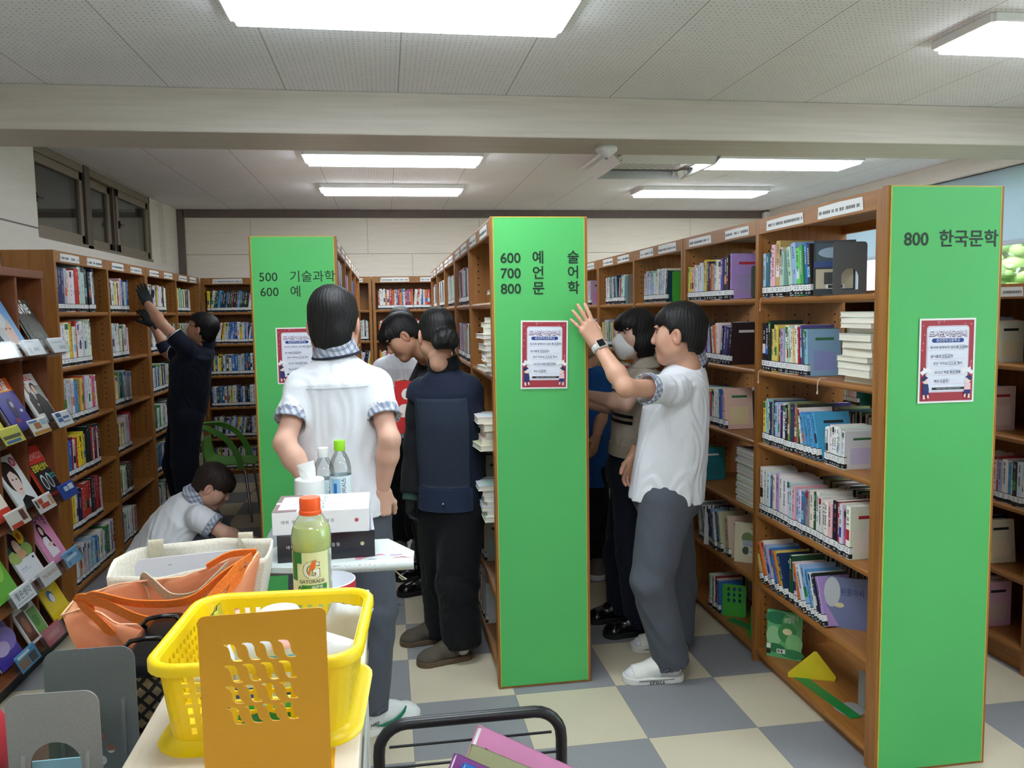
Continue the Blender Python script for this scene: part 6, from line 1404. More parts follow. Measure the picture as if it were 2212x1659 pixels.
def boxset(label, loc, rz, w, d, h, c, inkc, dot, topart):
    o = empty('gift_box', loc, rz, label, 'box'); b = MB().box(-w/2, w/2, -d/2, d/2, 0, h, c)
    rg = random.Random(3)
    for (u0, v0, u1, v1, cc) in topart: b.poly([(-w/2+w*u, -d/2+d*v, h+.0003+.00015*topart.index((u0, v0, u1, v1, cc))) for u, v in ((u0, v0), (u1, v0), (u1, v1), (u0, v1))], cc)
    if topart:
        for k in range(150):
            u = rg.gauss(.42, .14); v = rg.uniform(.12, .9)
            if not .1 < u < .75: continue
            cc = rg.choice(((90, 92, 110), (140, 144, 165), (60, 60, 76), (170, 176, 196))) if u < .55 else rg.choice(((206, 110, 120), (220, 150, 160)))
            a = rg.uniform(0, 3); L = rg.uniform(.004, .012); x, y = -w/2+w*u, -d/2+d*v; x1, y1 = x+L*math.cos(a), y+L*math.sin(a)
            b.poly([(x, y, h+.0009), (x1, y1, h+.0009), (x1-.0012, y1+.0015, h+.0009), (x-.0012, y+.0015, h+.0009)], cc)
        for k in range(40):
            x, y = -w/2+w*rg.uniform(.6, .88), -d/2+d*rg.uniform(.2, .8); b.poly([(x, y, h+.0009), (x+.006, y+.001, h+.0009), (x+.005, y+.003, h+.0009)], (214, 120, 128))
    b.build('box_body', PRINT if c[0] > 100 else GLOSS, o, bevel=.0015)
    t = MB(); 
    for k, (s_, u) in enumerate(zip('데뷔못걸림', (.09, .135, .2, .55, .6))): t.mesh(text(s_, .009, .005), frame((-w/2+w*u, -d/2-.0006, h*.5), (1, 0, 0), (0, 0, 1)), inkc)
    t.poly([(w/2-w*.13+.0045*math.cos(a*PI/8), -d/2-.0006, h*.52+.0045*math.sin(a*PI/8)) for a in range(16)], dot); t.build('lettering', PRINT, o)
    return o
boxset('black boxed set under the white one, on the newspaper', (-.152, 1.925, 1.1025), .05, .216, .165, .062, (36, 36, 44), (190, 190, 196), (190, 180, 140), [(.0, .0, 1, 1, (60, 58, 96))])
boxset('white boxed set with an ink drawing on its lid, atop the black box', (-.158, 1.925, 1.1645), 0, .214, .17, .053, (232, 232, 234), (120, 122, 128), (190, 80, 90), [(.0, .0, .25, 1, (140, 110, 112)), (.05, .12, .95, .88, (226, 228, 236)), (.0, .45, .12, .55, (226, 228, 236))])
# round red tin, open, white inside
tin = empty('round_tin', (-.133, 1.6, 1.09), 0, 'round red tin with a white inside behind the sports drink bottle', 'tin')
MB().lathe([(.0, 0), (.058, 0), (.0585, .045), (.0565, .046), (.0565, .003), (0, .003)], 48, cols=[(196, 44, 60), (196, 44, 60), (240, 240, 240), (232, 234, 240), (232, 234, 240)]).build('body', PRINT, tin, smooth=40)
# ---------------------------------------------------------------- bottles
def on_cyl(me, R, z0, a0, col, b, lift=.0006):
    o = [( (R+lift)*math.sin(a0+v.co.x/R), -(R+lift)*math.cos(a0+v.co.x/R), z0+v.co.y) for v in me.vertices]; b.add(o, [tuple(p.vertices) for p in me.polygons], col)
def cyl_patch(b, R, a0, a1, z0, z1, col, lift=.0003, n=12):
    vs = []
    for i in range(n+1):
        a = a0+(a1-a0)*i/n
        for z in (z0, z1): vs.append(((R+lift)*math.sin(a), -(R+lift)*math.cos(a), z))
    b.add(vs, [(2*i, 2*i+2, 2*i+3, 2*i+1) for i in range(n)], col)
def m_liquid():
    M = N('cloudy_lemon_drink'); M.set(Base_Color=c4((226, 236, 160)), Roughness=.2, Subsurface_Weight=.5, Subsurface_Radius=(.03, .03, .015)); return M.m
CAPO = mat('orange_plastic', (245, 92, 30), .35); CAPG = mat('lime_plastic', (150, 214, 30), .35)
gt = empty('drink_bottle', (-.146, 1.487, 1.09), 0, 'sports drink bottle with orange cap and cloudy yellow-green drink', 'bottle')
gp = [(.0, .004), (.03, 0), (.0345, .006), (.0348, .03), (.033, .045), (.0318, .075), (.0325, .12), (.0345, .142), (.0358, .155), (.0358, .168), (.034, .18), (.029, .193), (.022, .204), (.0165, .21), (.0165, .22)]
MB().lathe(gp, 40, cap=False).build('bottle_body', CLEAR, gt, smooth=60)
MB().lathe([(0, .003)]+[(max(.001, r-.0016), z+.001) for r, z in gp[1:11]]+[(.031, .186), (.0, .186)], 40).build('drink', m_liquid(), gt, smooth=50)
MB().lathe([(.019, .207), (.0195, .209), (.0195, .214), (.0187, .215), (.019, .234), (.0178, .2375), (0, .2378)], 36).build('cap', CAPO, gt, smooth=35)
MB().lathe([(.0197, .207), (.0203, .208), (.0203, .213), (.0197, .2138)], 36, cap=False).build('cap_ring', CAPO, gt)
lb = MB(); R = .0345
cyl_patch(lb, R, -2.9, 1.0, .035, .112, (226, 230, 176), n=40); cyl_patch(lb, R, 1.0, 1.5, .035, .112, (214, 220, 200), n=8)
cyl_patch(lb, R, -1.2, -.45, .092, .112, (36, 124, 50), .0006); cyl_patch(lb, R, -1.2, -.75, .06, .092, (36, 124, 50), .0006); cyl_patch(lb, R, -.5, .85, .044, .053, (44, 132, 44), .0006); cyl_patch(lb, R, -.5, .85, .036, .0435, (96, 110, 60), .0006)
on_cyl(text('G', .043, .045), R, .066, -.42, (30, 30, 26), lb, .0007); on_cyl(text('G', .043, .02), R, .066, -.42, (236, 236, 226), lb, .0011)
lb.add([( (R+.0015)*math.sin(a), -(R+.0015)*math.cos(a), z) for a, z in ((.05, .094), (.3, .1), (.12, .083), (.22, .083), (-.12, .068), (.0, .079), (-.1, .079))], [(0, 2, 3, 1), (4, 5, 6), (6, 5, 2, 0)], (236, 110, 40))
on_cyl(text('GATORADE', .0085, .03), R, .0565, -.62, (120, 110, 90), lb, .0009); on_cyl(text('레몬맛', .0075, .02), R, .0455, .02, (236, 240, 226), lb, .0009); on_cyl(text('스포츠 음료', .0058, .02), R, .0378, -.1, (236, 240, 226), lb, .0009); on_cyl(text('0', .015, .04), R, .04, -.72, (60, 90, 50), lb, .0009)
for k in range(26): cyl_patch(lb, R, 1.02, 1.02+.42*(.7+.3*math.sin(k*7)), .036+k*.0029, .0375+k*.0029, (130, 138, 130), .0006, 4)
for i_, v_ in enumerate(lb.v): lb.v[i_] = (v_[0], v_[1], v_[2]+.032)
lb.build('label', PRINT, gt)
def water(label, loc, rz, capm, cols, txt, h=.205):
    o = empty('water_bottle', loc, rz, label, 'bottle', 'water bottles on the stand'); k = h/.205
    p = [(0, .003), (.026, 0), (.0295, .006), (.0295, .05), (.0282, .055), (.0295, .06), (.0295, .11), (.0285, .115), (.0295, .12), (.0295, .135), (.027, .15), (.021, .165), (.0145, .176), (.0125, .18), (.0125, .19)]
    p = [(r, z*k) for r, z in p]; MB().lathe(p, 36, cap=False).build('bottle_body', CLEAR, o, smooth=60)
    MB().lathe([(.0148, .18*k), (.0152, .183*k), (.0152, .204*k), (.014, .206*k), (0, .206*k)], 30).build('cap', capm, o, smooth=35)
    MB().lathe([(0, .004), (.0275, .004), (.0275, .05*k), (0, .05*k)], 30).build('water', m_glass('still_water', (.88, .95, .97), .08), o, smooth=50)
    l = MB(); cyl_patch(l, .0295, -PI, PI, .052*k, .118*k, cols[0], .0004, 36); cyl_patch(l, .0295, -1.0, -.1, .06*k, .112*k, cols[1], .0008); cyl_patch(l, .0295, -3, 3, .052*k, .062*k, cols[2], .0009, 30); cyl_patch(l, .0295, -.75, -.45, .066*k, .1*k, cols[3], .0012, 4)
    me = text(txt, .013, .02); vs = [((.0295+.001)*math.sin(.35-v.co.y/.0295), -(.0295+.001)*math.cos(.35-v.co.y/.0295), (.066+v.co.x)*k) for v in me.vertices]; l.add(vs, [tuple(q.vertices)[::-1] for q in me.polygons], (60, 66, 80)); l.build('label', PRINT, o)
water('clear water bottle with lime green cap behind the white box', (-.136, 2.25, 1.09), .15, CAPG, ((222, 234, 240), (160, 205, 235), (150, 206, 110), (30, 120, 200)), '아이시스', .222)
water('clear water bottle with white cap between tissue roll and lime-capped bottle', (-.182, 2.27, 1.09), .5, WHITEP, ((214, 228, 236), (190, 214, 226), (120, 190, 90), (30, 80, 160)), '평창수', .2)
ts = empty('tissue_box', (-.205, 2.1, 1.09), 0, 'white cylindrical tissue dispenser with a tissue pulled up, behind the white box', 'tissue box')
MB().lathe([(0, 0), (.037, 0), (.037, .148), (.0355, .15), (.016, .149), (.015, .146), (.0, .146)], 40).build('canister', WHITEP, ts, smooth=35)
b = MB(); rng = random.Random(2); rows = []
for i in range(9):
    t = i/8; rows.append([Vector(((.011+.012*t)*math.cos(a)*(1 if math.cos(a) > 0 else 1.1)-.008*t+.004*math.sin(3*a+5*t), (.006+.002*t)*math.sin(a), .145+t*.044+.009*t*math.cos(a+.5))) for a in [2*PI*k/20 for k in range(20)]])
loft_rings(rows).build('tissue', PAPER, ts, smooth=60)
MB().mesh(text('MOMENT', .008, .01), frame((.012, -.0376, .06), (1, 0, 0), (0, 0, 1))).build('lettering', GREYP, ts) if 0 else None

# ---------------------------------------------------------------- wire book cart with books
wc = empty('book_cart', (.142, 1.42, 0), 0, 'black wire book cart in the aisle beside the counter', 'book cart')
W_, zt = .18, .866
for y in (.1, -.3):
    pts = [(-W_, y, .06)]+[(-W_, y, zt-.06)]+[(-W_+.055-.055*math.cos(a), y, zt-.055+.055*math.sin(a)) for a in [PI/2*k/6 for k in range(1, 7)]]
    pts += [(-x, yy, z) for x, yy, z in pts[::-1]]
    if y < 0: pts = [(x, yy, z-.3 if z > .1 else z) for x, yy, z in pts]
    MB().tube(pts, .0115, 14).build('frame_loop', BLACKM, wc, smooth=60)
for k in range(8): z = zt-.045-.042*k; MB().tube([(-W_+(.02 if k == 0 else 0), .1, z), (W_-(.02 if k == 0 else 0), .1, z)], .0028, 8).build('wire', BLACKM, wc, smooth=60)
for k in range(9): x = -W_+.02+.041*k; MB().tube([(x, .1, .56), (x, -.3, .5)], .0028, 6).build('tray_wire', BLACKM, wc)
for x in (-W_, W_):
    MB().tube([(x, .1, .56), (x, -.3, .5)], .008, 10).build('side_rail', BLACKM, wc)
    for y in (.1, -.3): MB().tube([(x-.012, y, .03), (x+.012, y, .03)], .03, 18).build('caster', GREYP, wc, smooth=40)
def cartbook(label, corner, w, h, th, c, sp, rx, ry, art=()):
    """book seen face-on, its top corner up; corner = topmost point"""
    o = empty('book', corner, 0, label, 'book', 'books in the wire cart'); o.rotation_euler = (rx, ry, 0)
    MB().box(0, w, 0, .0012, -h, 0, c).box(0, w, th-.0012, th, -h, 0, c).box(0, w, 0, th, -.0012, 0, sp).build('cover', PRINT, o)
    MB().box(.003, w-.003, .0012, th-.0012, -h+.003, -.0012).build('pages', MATTE and PAPER, o)
    a = MB(); 
    for k in range(9): a.box(w*(.12+.05*k), w*(.12+.05*k)+.006, th*.3, th*.7, 0, .0004, tuple(int(q*.45) for q in sp))
    for (x0, z0, x1, z1, cc) in art: a.quad((x0*w, -.0005, -z0*h), (x0*w, -.0005, -z1*h), (x1*w, -.0005, -z1*h), (x1*w, -.0005, -z0*h), cc)
    a.build('spine_title', PRINT, o); return o
RYV = math.radians(30)
cartbook('tall pink book, farthest back and highest in the wire cart', (.153, 1.41, .905), .23, .32, .03, (206, 130, 172), (240, 160, 200), -.45, RYV, [(.08, .1, .11, .3, (70, 40, 60))])
cartbook('slim olive green book second from the back of the wire cart', (.131, 1.37, .895), .22, .3, .012, (150, 150, 108), (176, 176, 134), -.5, RYV-.03)
cartbook('purple book in the middle of the wire cart', (.1, 1.335, .9), .22, .3, .02, (130, 60, 130), (150, 84, 160), -.5, RYV)
cartbook('bright blue book near the front of the wire cart', (.112, 1.3, .902), .2, .28, .016, (24, 104, 190), (40, 120, 205), -.55, RYV+.02)
cartbook('white book with green and red squares at the front of the wire cart', (.124, 1.262, .9), .2, .28, .014, (226, 230, 236), (200, 214, 234), -.55, RYV, [(.05, .06, .6, .16, (214, 90, 110)), (.05, .2, .95, .9, (30, 120, 110))])

# ---------------------------------------------------------------- green chair by the left bookcase
CHG = mat('green_chair_plastic', (92, 156, 60), .45, noise=.04)
ch = empty('chair', (-1.3, 6.88, 0), 0, 'green plastic chair with hoop arms beside the left bookcase', 'chair')
prof = [(-.2, .68), (-.205, .6), (-.19, .52), (-.15, .468), (-.08, .45), (.05, .45), (.16, .455), (.21, .44)]
rows = []
for i, (x, z) in enumerate(prof):
    w = (.15, .175, .185, .19, .2, .205, .19, .17)[i]; rows.append([Vector((x+.02*(abs(k)/6)**2*(1 if i < 3 else 0), w*k/6, z+(.018*(abs(k)/6)**2 if i > 2 else 0))) for k in range(-6, 7)])
b = loft_rings(rows, False); sh = b.build('seat_shell', CHG, ch, smooth=180); m_ = sh.modifiers.new('t', 'SOLIDIFY'); m_.thickness = .012; m_ = sh.modifiers.new('s', 'SUBSURF'); m_.levels = m_.render_levels = 2
ribbon([(.12, -.215, .44), (.1, -.23, .55), (.02, -.22, .68), (-.1, -.19, .755), (-.2, -.1, .775), (-.225, 0, .778), (-.2, .1, .775), (-.1, .19, .755), (.02, .22, .68), (.1, .23, .55), (.12, .215, .44)], .045, (1, 0, .4), 'hoop_arm', CHG, ch, .012, 60)
for x, y in ((.15, -.19), (.15, .19), (-.17, -.17), (-.17, .17)): MB().tube([(x*.75, y*.8, .44), (x, y, .4), (x*1.25, y*1.15, 0)], .011, 10).build('leg', STEEL, ch, smooth=60)
# ---------------------------------------------------------------- books
PAL = dict(w=(232, 232, 228), W=(240, 240, 240), c=(228, 216, 190), y=(226, 206, 110), Y=(240, 214, 50), p=(232, 186, 190), P=(216, 110, 160), r=(190, 48, 48), m=(120, 40, 52), o=(226, 120, 50), n=(34, 48, 92), b=(50, 110, 190), B=(86, 160, 214), L=(160, 196, 222), l=(178, 160, 206), u=(96, 62, 140), g=(70, 150, 76), G=(110, 214, 96), d=(34, 84, 62), t=(40, 116, 120), T=(180, 214, 206), k=(34, 34, 38), K=(70, 72, 76), s=(150, 152, 156), S=(196, 200, 204), n2=(20, 20, 30), a=(186, 152, 112), A=(108, 74, 48), v=(130, 132, 84), e=(222, 214, 232))
CNAME = dict(w='white', W='bright white', c='cream', y='pale yellow', Y='bright yellow', p='pale pink', P='magenta pink', r='red', m='maroon', o='orange', n='navy blue', b='blue', B='sky blue', L='pale blue', l='lavender', u='purple', g='green', G='lime green', d='dark green', t='teal', T='mint', k='black', K='charcoal', s='grey', S='light grey', a='tan', A='brown', v='olive', e='lilac white')
ORD = lambda n: '%d%s' % (n, 'th' if 10 <= n % 100 <= 20 else {1: 'st', 2: 'nd', 3: 'rd'}.get(n % 10, 'th'))
ROWN = ['top shelf', 'second shelf', 'third shelf', 'fourth shelf', 'fifth shelf', 'bottom shelf']
CALL = text('800', .0085, .03, 'CENTER')
BOOKS = []     # dicts describing every book; the largest in view become objects of their own
def jit(c, rg, a=14): return tuple(int(min(250, max(10, x+rg.uniform(-a, a)))) for x in c)
def tokens(s):
    for tk in s.split():
        if tk[0] == '/': yield ('lean', float(tk[1:]))
        elif tk[0] == '_': yield ('gap', float(tk[1:])/1000)
        elif tk[0] == '^': yield ('h', float(tk[1:])/1000)
        elif '*' in tk: 
            q, n = tk.split('*')
            for _ in range(int(n)): yield ('book', q[0], float(q[1:])/1000 if len(q) > 1 else None)
        else: yield ('book', tk[0], float(tk[1:])/1000 if len(tk) > 1 else None)
def row(bay, shelf, xf, y0, y1, z, spec, h=.21, face=-1, d=.148, seed=0, desc=None, end='far end', vis=1., ths=1., basis=None):
    """fill a shelf from y0 towards y1 (either direction); face = sign of the spine normal along x"""
    rg = random.Random(seed*131+shelf*17+int(abs(y0)*100)); s = 1 if y1 > y0 else -1; y = y0; lean = 0.; n = 0; hh = h
    for tk in tokens(spec):
        if tk[0] == 'lean': lean = math.radians(tk[1]); continue
        if tk[0] == 'gap': y += s*tk[1]; continue
        if tk[0] == 'h': hh = tk[1]; continue
        th = (tk[2] or rg.uniform(.013, .026))*ths; bh = hh*rg.uniform(.93, 1.05); ca = math.cos(lean); step = th/ca+.0008
        if abs(y1-y) < step+abs(bh*math.sin(lean))*.0: break
        n += 1; dd = d*rg.uniform(.92, 1.05); ins = rg.uniform(.006, .016)
        lo = min(y, y+s*step)
        BOOKS.append(dict(bay=bay, shelf=shelf, n=n, c=tk[1], th=th, h=bh, d=dd, x=xf-face*ins*-1 if 0 else xf+(-face)*ins, y=lo, step=step, z=z, lean=lean, face=face, seed=rg.random(), desc=desc, end=end, vis=vis, basis=basis, call=True))
        y += s*step
def random_row(rg, L, pal, hmix=1):
    out = []; tot = 0
    while tot < L:
        th = rg.choice((12, 14, 16, 18, 20, 22, 25, 30)); out.append('%s%d' % (rg.choice(pal), th)); tot += th/1000+.001
        if rg.random() < .07: q = rg.choice((-8, -5, 6, 9)); out.append('/%d' % q)
        elif rg.random() < .12: out.append('/0')
    return ' '.join(out)
LIT = 'wwwwwWcccppLLlenbktgrySBTa'; SCI = 'wwwwWWScceLnbkgtdmy'; ART = 'wwkknbbrmoygdScT'

def book_geo(B):
    """cover, pages and call-number sticker in local space: spine at x=0 facing -x, thickness along +y, foot at z=0"""
    th, h, d = B['th'], B['h'], B['d']; rg = random.Random(B['seed']); c = jit(PAL[B['c']], rg); t = .0016; e = .0025
    cv = MB(); lo = min(.004, th*.2)
    # spine with softly rounded edges, two boards
    cv.prism([(0, lo, 0), (lo*.5, 0, 0), (d, 0, 0), (d, t, 0), (.004, t, 0), (.004, th-t, 0), (d, th-t, 0), (d, th, 0), (lo*.5, th, 0), (0, th-lo, 0)], (0, 0, h), c)
    lum = sum(c)/3; ink = (40, 42, 50) if lum > 120 else (228, 226, 220)
    ink2 = rg.choice(((190, 50, 60), (40, 80, 150), ink, ink, (60, 120, 80)))
    kind = rg.random(); x = -.0003
    def q(y0, y1, z0, z1, cc, l=0): cv.quad((x-l, y0*th, z1*h), (x-l, y0*th, z0*h), (x-l, y1*th, z0*h), (x-l, y1*th, z1*h), cc)
    if kind < .25: q(.12, .88, .84, .97, ink2 if lum > 120 else jit(c, rg, 50))
    if kind > .75: q(.12, .88, .36, .56, jit(PAL[rg.choice('wkbroncLg')], rg))
    z = .93; sz = min(.42, .011/th)
    while z > .42:                                       # title characters down the spine
        hh_ = rg.uniform(.022, .04)
        if rg.random() < .82:
            w = rg.uniform(.7, 1.)*sz
            q(.5-w/2, .5+w/2*.2, z-hh_, z, ink, .0002); q(.5+w/2*.45, .5+w/2, z-hh_*rg.uniform(.7, 1), z, ink, .0002)
        z -= hh_+.012
        if rg.random() < .12: z -= .08; ink = ink2
    if B.get('art'):
        for side in (-.0004, th+.0004):
            M_ = lambda u, v, l: ((1-u if side > 0 else u)*d*.96+.004, side+(l if side > 0 else -l), v*h)
            flat_art(cv, (lambda u, v, l: M_(1-u, v, l)) if side < 0 else (lambda u, v, l: M_(1-u, v, l)), B['art'], .0003)
    else:                                                # a plain block and title bar on both boards
        c2 = jit(c, rg, 22)
        for side, sg in ((-.0003, 1), (th+.0003, -1)):
            pts = [(d*.18, h*.12), (d*.85, h*.12), (d*.85, h*rg.uniform(.45, .62)), (d*.18, h*.55)]; cv.poly([(a, side, b_) for a, b_ in (pts if sg > 0 else pts[::-1])], c2)
            pts = [(d*.25, h*.76), (d*.8, h*.76), (d*.8, h*.82), (d*.25, h*.82)]; cv.poly([(a, side, b_) for a, b_ in (pts if sg > 0 else pts[::-1])], ink)
    pg = MB().box(.004, d-e, t, th-t, e*.6, h-e*.6, (232, 226, 210))
    cl = None
    if B.get('call'):
        cl = MB(); z0 = .004; zm = .021; z1 = .048; xx = -.0008; u = min(.012, d*.2)
        for (a, b_, cc) in ((z0, zm, (28, 28, 30)), (zm, z1-.003, (240, 240, 240)), (z1-.003, z1, (30, 30, 32))):
            cl.quad((xx, -.0005, b_), (xx, -.0005, a), (xx, th+.0005, a), (xx, th+.0005, b_), cc)
            cl.quad((u, -.0005, b_), (u, -.0005, a), (xx, -.0005, a), (xx, -.0005, b_), cc); cl.quad((xx, th+.0005, b_), (xx, th+.0005, a), (u, th+.0005, a), (u, th+.0005, b_), cc)
        for k in range(2): w = rg.uniform(.25, .5); cl.quad(*[(xx-.0004, th*(.5+a*w*.5), z) for a, z in ((-1, .039-k*.008), (-1, .036-k*.008), (1, .036-k*.008), (1, .039-k*.008))], (90, 90, 96))
        if B.get('num'):
            s_ = min(1., th/.024); cl.add([(xx-.0005, th/2-v.co.x*s_, .0085+v.co.y*s_) for v in CALL.vertices], [tuple(p.vertices) for p in CALL.polygons], (230, 230, 230))
    return cv, pg, cl
def book_mat(B):
    """local to world"""
    L = B['lean']; th = B['th']
    if B['face'] < 0:     # spine looks to -x, local y along world y
        R = Matrix.Identity(4); T_ = Matrix.Translation((B['x'], B['y'], B['z']))
        sgn = 1
    else:
        R = Matrix.Rotation(PI, 4, 'Z'); T_ = Matrix.Translation((B['x'], B['y']+B['step'], B['z'])); sgn = -1
    a = -L*sgn                                    # lean > 0: top towards +world y
    piv = Vector((0, th, 0)) if a < 0 else Vector((0, 0, 0))
    off = Vector((0, B['step']-th, 0)) if a < 0 else Vector((0, 0, 0))
    M = T_ @ R @ Matrix.Translation(piv+off) @ Matrix.Rotation(a, 4, 'X') @ Matrix.Translation(-piv)
    if B.get('basis') is not None: M = B['basis'] @ M
    return M

RX0, A0, A1, B0, B1 = 1.668, 2.585, 3.465, 3.495, 4.37
F800, S800 = '800 bookcase front bay', '800 bookcase second bay'
def R_(bay, sh, spec, h=.205, y=None, **k):
    a, b = (A1, A0) if bay == 'A' else (B1, B0)
    row(bay, sh, RX0, a-(y or 0), b, SHZ[sh], spec, h, -1, desc=F800 if bay == 'A' else S800, seed=3 if bay == 'A' else 4, ths=(1.02, 1.28, 1.12, 1.3, 1.12, 1)[sh] if bay == 'A' else 1.34, **k)
R_('A', 0, '_14 L26 t34 p22 ^235 p32 a36 ^205 c20 T20 ^22 A32 _12 /10 ^220 T30 L34 ^205 /6 G30 g24 ^215 b20 k22')
R_('A', 1, '_8 ^215 k28 k22 k22 ^200 y16*3 m18 l24 w22 ^190 T14 /4 w14 c13 y14 ^205 w16 r12 u14 ^190 g18 L18', .205)
R_('A', 2, '_25 ^200 y27 L16 w15 n14 s13 n20 ^195 L22 p14 n18 ^205 w28 k22 v15 K24 /6 ^205 r24 v14 k16 /12 w18 /17 ^185 B17*6 _28 /0 ^150 W15*8')
R_('A', 3, '_12 ^215 w27 w22 w20 ^205 t15 w20 l24 ^200 w22 w30 w26 T20 p15 ^190 L20 w16 b20 ^195 s24 w24 d14 w18*4 p22 k28 r14 w16 P14 w22')
R_('A', 4, '_40 /26 ^205 y18 k15 o17 w23 l30 L18 b20 o14 y17 n20 /3 ^215 d26 _20 /8 ^190 e24 _30 /22 ^200 o14 w30 L32 B20 w16 n16 k12 l18')
R_('B', 0, '_14 ^185 y20 Y14 p20 p18 w20 e16 u14 ^205 w26 L24 Y14 n22 ^190 m20 a26 L20 ^205 w16 W34 ^200 u22 ^220 k28 k20 l14')
R_('B', 1, '_60 ^195 n18 e20 L20 b26 S16 /7 ^190 n22 B24 u20 ^200 l26 /10 k22 w22 o18 /6 w28 /-9 k20 u22 n20 ^205 k16', vis=.9)
R_('B', 2, '_80 ^190 d18 w20 w36 ^185 b22*3 w14 y16 r18 w16*4 L16 /6 ^200 b20 p22 p20', vis=.8)
R_('B', 3, '_60 ^180 d26 K20 /6 d18 g18 t18', vis=.7)
R_('B', 4, '_190 /13 ^205 w24 s20 w18 n22 u18 n16 S14 L18 w14 b24 c18 _60 /8 p24', vis=.9)
R_('B', 5, '_330 ^180 w20 c18 w18 /4 m14 p12 b14', vis=.8)
# third and further bays of the same row: mostly their upper shelves can be seen
for (y0, y1, bay, nm) in ((5.31, 4.445, 'C', 0), (6.23, 5.35, 'D', 0), (7.17, 6.3, 'E', 0)):
    for sh in range(6):
        rg = random.Random(sh+int(y0*10)); row(bay, sh, RX0, y0-.14*(sh == 0), y1+.25*(sh == 0), SHZ[sh], '_20 '+random_row(rg, .5 if sh == 0 else .8, LIT), .2, -1, seed=7, vis=.3)
# far side of the 800 bookcase, seen through the open bays
row('Z', 0, 2.082, 2.66, 2.9, SHZ[0], '^235 c20 A34', .23, 1, seed=5, desc='far side of the 800 bookcase', end='end panel', vis=1)
for sh in (1, 2, 3, 4): row('Z', sh, 2.082, 2.62, 3.44, SHZ[sh], random_row(random.Random(sh+60), .78, 'kkKAnmdwvs'), .17 if sh != 1 else .15, 1, seed=5, vis=.35)
for sh in range(6): row('Z2', sh, 2.082, 3.52, 4.35, SHZ[sh], random_row(random.Random(sh+80), .7, LIT), .17, 1, seed=6, vis=.1)

# left wall, four bays; spines look to +x
LX = -1.856; L1N, L2N = 'left wall bookcase nearest bay', 'left wall bookcase second bay'
def L_(bay, sh, spec, h=.23, **k):
    a, b = {1: (5.02, 5.86), 2: (5.9, 6.735), 3: (6.815, 7.68), 4: (7.72, 8.58)}[bay]
    row('L%d' % bay, sh, LX, a, b, SHZ[sh], spec, h, 1, d=.16, desc={1: L1N, 2: L2N, 3: 'left wall bookcase third bay', 4: ''}[bay], ths=1.17 if bay == 1 else 1.12, seed=20+bay, end='near end', **k)
L_(1, 0, '_15 ^262 n34*3 S34 W34*3 ^275 r52 w24 ^285 S60 d34 _40 /-4 ^265 k40 w30 n22')
L_(1, 1, '_10 ^255 r22 W60 W60 Y14 o14 ^250 w40 ^275 r24 ^262 w28*6 ^268 w18 W22')
L_(1, 2, '_25 ^250 S34*3 w34 B34 g26 o26 y24 ^275 r34 _10 ^250 e34 w30 ^245 w30 ^262 P44 /-5 p24 w22')
L_(1, 3, '_10 ^232 w26 b38 m20 w32 r24 ^240 Y24*4 y24 _10 ^270 k44 k20 ^262 r18 w20 k26 m24 w20 k34')
L_(1, 4, '_20 ^225 v32 Y40 c26 ^250 n50 ^245 r40 r34 r34 r30 ^262 k26 m28 m24 ^255 r28 m30 p24')
L_(1, 5, '_20 ^225 o30 w30 o24 ^220 S26*5 L26*3 b28 L22 w26*4 u24 ^240 g46 w26 b22 w30')
L_(2, 0, '_20 ^215 y34 k20 w22*3 Y20 w20 c20 m14 ^230 w26 p26 b22 ^225 n30 T40 b26 n24', vis=1)
L_(2, 1, '_10 ^235 w20 S42 w24*4 ^215 s20 c22 w18 ^228 g20 w20*3 r16 w22', .22)
L_(2, 2, '_10 ^205 c30 y26 w30 a24 ^220 v24 k36 t24 K22 ^228 S40 s70 w22', .21, vis=.9)
L_(2, 3, '_10 ^210 m26 k20 m18 w20 y30 w26 S22 _20 ^250 w76 S26 r22', .22, vis=.9)
L_(2, 4, '_20 ^205 y24 c22 v26 w34 w26 c24 ^215 d26 K24 A22 m26 k24', .2, vis=.9)
L_(2, 5, '_10 ^225 t44 W24 e26 w22*6 k14 p26 p24 e24', .21, vis=.9)
rgL = random.Random(77)
for b_ in (3, 4):
    for sh in range(6): L_(b_, sh, '_10 '+random_row(rgL, .5 if sh == 0 else .76, SCI if b_ == 3 else 'wwwwcySrmgTkL'), .215, vis=.6 if b_ == 3 else .5)
# back wall cases: local y runs along +x of the room
for k, bc_ in enumerate(BACK):
    Mb = Matrix.Translation(bc_.location) @ Matrix.Rotation(-PI/2, 4, 'Z'); Mb.translation = bc_.location
    half = .855
    for half_i, (a, b) in enumerate(((-.83, -.03), (.03, .83))):
        for sh in range(6):
            if k == 2: continue
            pal = ('wwwkndYSb' if k == 0 else 'wwWcboyr') if sh else ('kkdnwmYB' if k == 0 else 'wwobbwwrr')
            sp = random_row(random.Random(k*100+half_i*10+sh), .62 if sh == 0 else .78, pal)
            row('K%d' % k, sh, .133, a, b, SHZ[sh], '_20 '+sp, .215, 1, d=.16, seed=40+k*2+half_i, vis=.5, basis=Mb, desc='')
# middle row, side facing the aisle with the crowd
rgM = random.Random(31)
for (y0, y1, bay) in ((4.33, 3.5, 'M1'), (5.24, 4.4, 'M2'), (6.15, 5.31, 'M3'), (7.07, 6.22, 'M4'), (7.97, 7.15, 'M5')):
    for sh in range(6):
        if bay == 'M1' and sh in (0, 1, 2): continue
        row(bay, sh, .452, y0-(.1 if sh == 0 else 0), y1+(.45 if bay == 'M1' else .1), SHZ[sh], random_row(rgM, .3 if bay == 'M1' else .66, 'wwwwckPnSdTs'), .21, -1, d=.15, seed=9, vis=.3)
